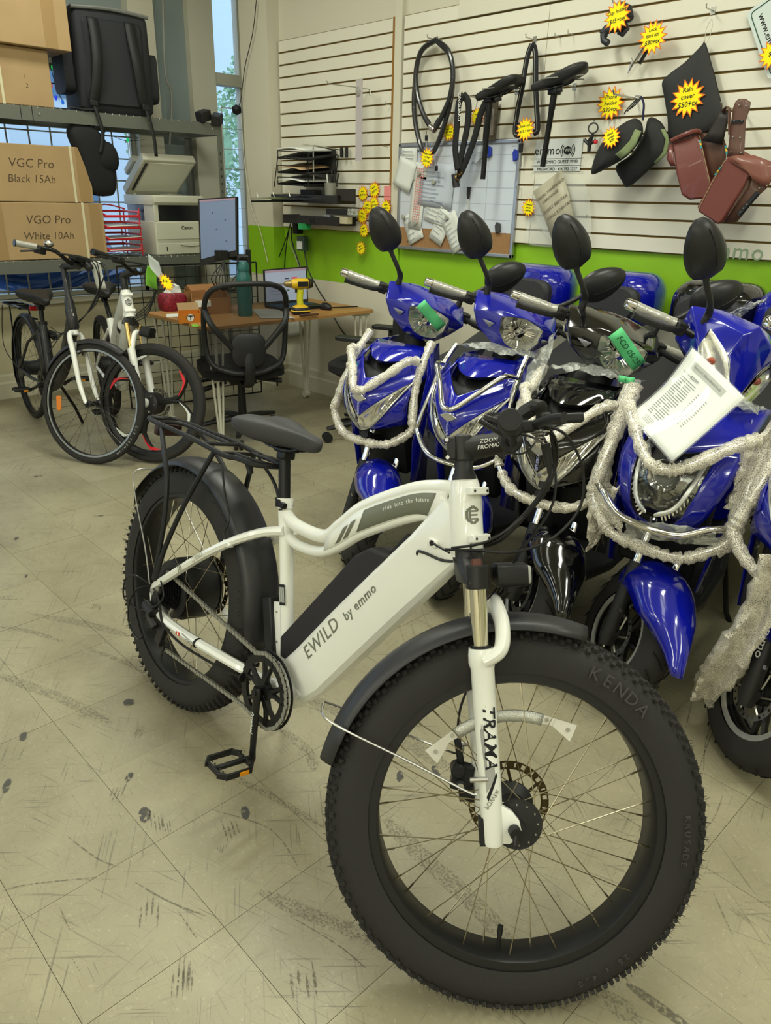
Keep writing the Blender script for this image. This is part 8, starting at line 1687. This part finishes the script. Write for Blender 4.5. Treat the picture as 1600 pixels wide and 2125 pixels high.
# ---- letter rack, pen pot and trays on the left panel
BW = mat('wire_black', '141414', .4, metal=.4)
t = thing('wall_file_rack', 'black wire file rack with sloping trays of papers on the wall', 'file rack', loc=wp(640, 350, .02)); o0 = Vector(t.location)
for k, (yl, yr) in enumerate(((320, 322), (350, 356), (374, 386))):
    fl_, fr_, bl, brr = wp(577, yl+8, .30)-o0, wp(640, yl+12, .30)-o0, wp(628, yl-4, .02)-o0, wp(700, yr, .02)-o0
    b = MB(); b.tube([fl_, fr_, brr, bl], .004, 6, closed=True)
    for q in range(8): b.tube([fl_.lerp(fr_, (q+1)/9), bl.lerp(brr, (q+1)/9)], .002, 4)
    for q in range(5): b.tube([fl_.lerp(bl, (q+1)/6), fr_.lerp(brr, (q+1)/6)], .002, 4)
    b.tube([fl_+EZ*.045, fr_+EZ*.045], .003, 5); b.tube([fl_, fl_+EZ*.045], .003, 5); b.tube([fr_, fr_+EZ*.045], .003, 5); b.obj('wire_tray', BW, t)
    MB().add([fl_+EZ*.006, fr_+EZ*.006, brr+EZ*.006, bl+EZ*.006], [(0, 1, 2, 3)]).obj('tray_floor', mat('tray_mesh_dark', '232323', .7), t, solid=.002)
    rows = [[(fl_.lerp(bl, i/5)).lerp(fr_.lerp(brr, i/5), .04+.88*j/6)+EN*(.04 if k else .02)+EZ*(.022+.010*k*0+.014*math.sin(j*.5)+.03*(1-i/5)*(k == 0)) for j in range(7)] for i in range(6)]
    o = MB().grid([[p+o0 for p in r2] for r2 in rows]).obj('file_papers', (PAPER, mat('folder_tan', 'b3946c', .7), PAPER)[k], solid=.008 if k == 0 else .003); tag(o, ('thick curled papers in the top wire file tray', 'tan folder in the middle wire file tray', 'white sheets in the lowest wire file tray')[k], 'paper', 'papers in the wall file rack')
MB().box(wp(672, 335, .03)-o0, (.22, .03, .16)).obj('rear_files', mat('files_dark', '2b2a28', .7), t)
for px in (577, 640, 702): MB().tube([wp(px, 322, .28 if px < 690 else .02)-o0, wp(px-8, 388, .28 if px < 690 else .02)-o0], .0035, 5).obj('rack_upright', BW, t)
MB().tube([wp(628, 300, .28)-o0, wp(650, 302, .22)-o0, wp(651, 378, .22)-o0], .005, 6).obj('hook_bar', HK, t); MB().tube([wp(651, 302, .22)-o0, wp(712, 312, .0)-o0], .004, 6).obj('hook_bar', HK, t)
for x in (709, 719): o = MB().tube([wp(x, 305, .03), wp(x, 327, .03)], .012, 10).obj('small_bottle', BLACKP); tag(o, ('left' if x < 712 else 'right')+' small black bottle beside the wall file rack', 'bottle', 'small bottles by the file rack')
# pen pot
c = wp(686, 398, .14); t = thing('pen_pot', 'grey wire mesh pot full of pens on the wall shelf', 'pen pot', loc=c-EZ*.055); MB().lathe([(.0001, 0), (.036, 0), (.043, .11), (.041, .11), (.034, .003)], (0, 0, 0), (0, 0, 1), 20).obj('pot', mat('mesh_pot_grey', '8b8b80', .5, metal=.3, bump=1., bscale=500), t)
for k, (dx, dy, h, cc) in enumerate(((-.02, .0, .17, BLACKP), (.015, .01, .18, BLACKP), (.0, -.02, .16, PAPER), (.025, -.01, .15, BLACKP), (-.01, .015, .19, BLACKM), (.03, .02, .17, BLACKM))):
    o = MB().tube([Vector(t.location)+Vector((dx*.5, dy*.5, .01)), Vector(t.location)+Vector((dx*1.6, dy*1.6, h))], .0055, 6).obj('pen', cc); tag(o, 'white pen standing in the grey mesh pot' if k == 2 else 'dark pen standing in the grey mesh pot', 'pen', 'pens in the mesh pot')
# two black box shelves with odds and ends
def wall_tray(label, x0, x1, y0, dpt, h, group='black trays on the slat wall'):
    a, b3 = wp(x0, y0, .02), wp(x1, y0+6, .02); t = thing('wall_tray', label, 'tray', loc=(a+b3)/2, group=group); w_ = (b3-a).length
    MB().box((0, -dpt/2, 0), (w_, dpt, .004)).obj('tray_base', BLACKP, t); MB().box((0, -dpt, h/2), (w_, .004, h)).obj('tray_front', mat('tray_smoke', '2a2a28', .25, alpha=.85), t); [MB().box((s_*w_/2, -dpt/2, h/2), (.004, dpt, h)).obj('tray_side', BLACKP, t) for s_ in (-1, 1)]; return t
wall_tray('upper black tray under the file rack, holding yellow cards', 600, 738, 418, .16, .05); wall_tray('lower black tray on the green edge, holding small boxes', 622, 738, 462, .15, .055)
def wbox(label, px, py, out, d, m, name='small_box', cat='box', rz=0):
    o = MB().box((0, 0, 0), d).obj(name, m, bevel=.002, smooth=False); o.location = wp(px, py, out); o.rotation_euler = (0, 0, rz); return tag(o, label, cat)
wbox('black stapler frame on the upper wall tray', 645, 402, .12, (.16, .06, .05), BLACKP, 'stapler', 'stapler'); wbox('dark wallet leaning at the right of the upper tray', 718, 405, .14, (.16, .02, .075), mat('wallet_dark', '2a2622', .6), 'wallet', 'wallet', .1)
wbox('yellow cards lying in the upper wall tray', 690, 421, .12, (.09, .05, .012), YELLOW, 'cards', 'card'); wbox('black plastic-wrapped parcel between the two wall trays', 706, 440, .12, (.20, .08, .035), BLACKM, 'parcel', 'parcel', .05); wbox('cream box in the lower wall tray', 714, 457, .14, (.11, .05, .045), mat('box_cream', 'b5ad90', .6)); wbox('pale blue card box in the lower wall tray', 682, 456, .14, (.06, .04, .06), mat('box_pale_blue', '8e9aa6', .5)); wbox('small black box at the left of the lower tray', 652, 458, .15, (.06, .05, .035), BLACKP)
wbox('crumpled clear film at the end of the wrapped parcel', 732, 440, .14, (.05, .05, .04), FILM, 'film_scrap', 'film'); wbox('black and green tape dispenser under the trays', 632, 470, .16, (.05, .08, .04), mat('tape_green', '2f9a58', .5), 'tape_dispenser', 'tape dispenser')
# two long chrome rails sticking out toward the window, from the tray
t = tag(MB().tube([wp(520, 412, .62), wp(650, 408, .10)], .006, 8).obj('bar_hanger', STEEL), 'long steel bar hanger projecting left from the wall trays', 'hanger')
for k in range(3): q = wp(520, 412, .62).lerp(wp(650, 408, .10), .12+.25*k); MB().tube([q, q+EZ*.035+EX*-.02], .003, 5).obj('bar_peg', HK, t)
tag(MB().tube([wp(522, 418, .62), wp(640, 416, .10)], .006, 8).obj('bar_hanger', BLACKS), 'dark bar hanger just below the long steel one', 'hanger')
# power adapter, extension block and cords
t = wbox('grey and white power adapter plugged in over the green wall', 628, 505, .05, (.07, .05, .10), mat('adapter_grey', '3f5048', .5), 'power_adapter', 'adapter', .1); MB().box((-.005, -.027, -.012), (.055, .004, .055)).obj('adapter_label', PAPER, t)
wbox('black multi-plug block under the wall trays', 618, 470, .05, (.05, .06, .10), BLACKP, 'plug_block', 'plug')
for k, (pts, r_, m_) in enumerate((([(604, 460), (592, 500), (575, 540), (556, 560)], .004, BLACKP), ([(600, 478), (594, 510), (590, 560)], .004, BLACKP), ([(605, 470), (606, 500), (620, 545), (625, 560)], .005, BLACKP), ([(603, 480), (600, 500), (612, 530), (622, 556)], .003, mat('cord_grey', 'a5a491', .5)), ([(632, 520), (640, 560), (660, 600), (676, 625)], .005, BLACKP))):
    tag(MB().tube(sp([wp(x, y, .04) for x, y in pts], 6), r_, 6).obj('hanging_cord', m_), ('black cord sweeping left from the plug block', 'black cord hanging straight behind the laptop', 'thick black cord curving down to the laptop', 'pale cord beside the thick black one', 'black cord running from the adapter to the desk')[k], 'cord')
tag(MB().tube(sp([wp(694, 660, -.020), wp(712, 690, -.020), wp(728, 702, -.020)], 5), .004, 6).obj('hanging_cord', BLACKP), 'dark cord hanging under the right end of the desk', 'cord')
# thin cable down the tall window
tag(MB().tube(sp([at(532, 0, 1, 3.56), at(524, 70, 1, 3.56), at(508, 140, 1, 3.56), at(500, 205, 1, 3.56), at(493, 225, 1, 3.56)], 8), .003, 5).obj('hanging_cable', BLACKP), 'thin black cable hanging down the corner column to a black sensor', 'cable'); o = MB().box((0, 0, 0), (.05, .05, .05)).obj('sensor', BLACKM, bevel=.006); o.location = at(491, 228, 1, 3.56); o.rotation_euler = (.5, .4, .3); tag(o, 'small black sensor at the end of the thin hanging cable', 'sensor')
tag(MB().tube(sp([at(500, 240, 1, 3.565), at(508, 340, 1, 3.565), at(522, 430, 1, 3.565), at(540, 480, 1, 3.57), at(556, 545, 1, 3.57)], 8), .003, 5).obj('hanging_cable', mat('cable_white', 'c2c0ae', .5)), 'white cable running down the corner column to the desk', 'cable')
tag(MB().tube(sp([at(338, 0, 0, -5.79), at(343, 150, 0, -5.79), at(356, 200, 0, -5.79), at(352, 300, 0, -5.79)], 8), .008, 6).obj('pipe_cable', mat('cable_grey', '8f8f88', .5)), 'grey cable on the left column behind the backpack', 'cable')
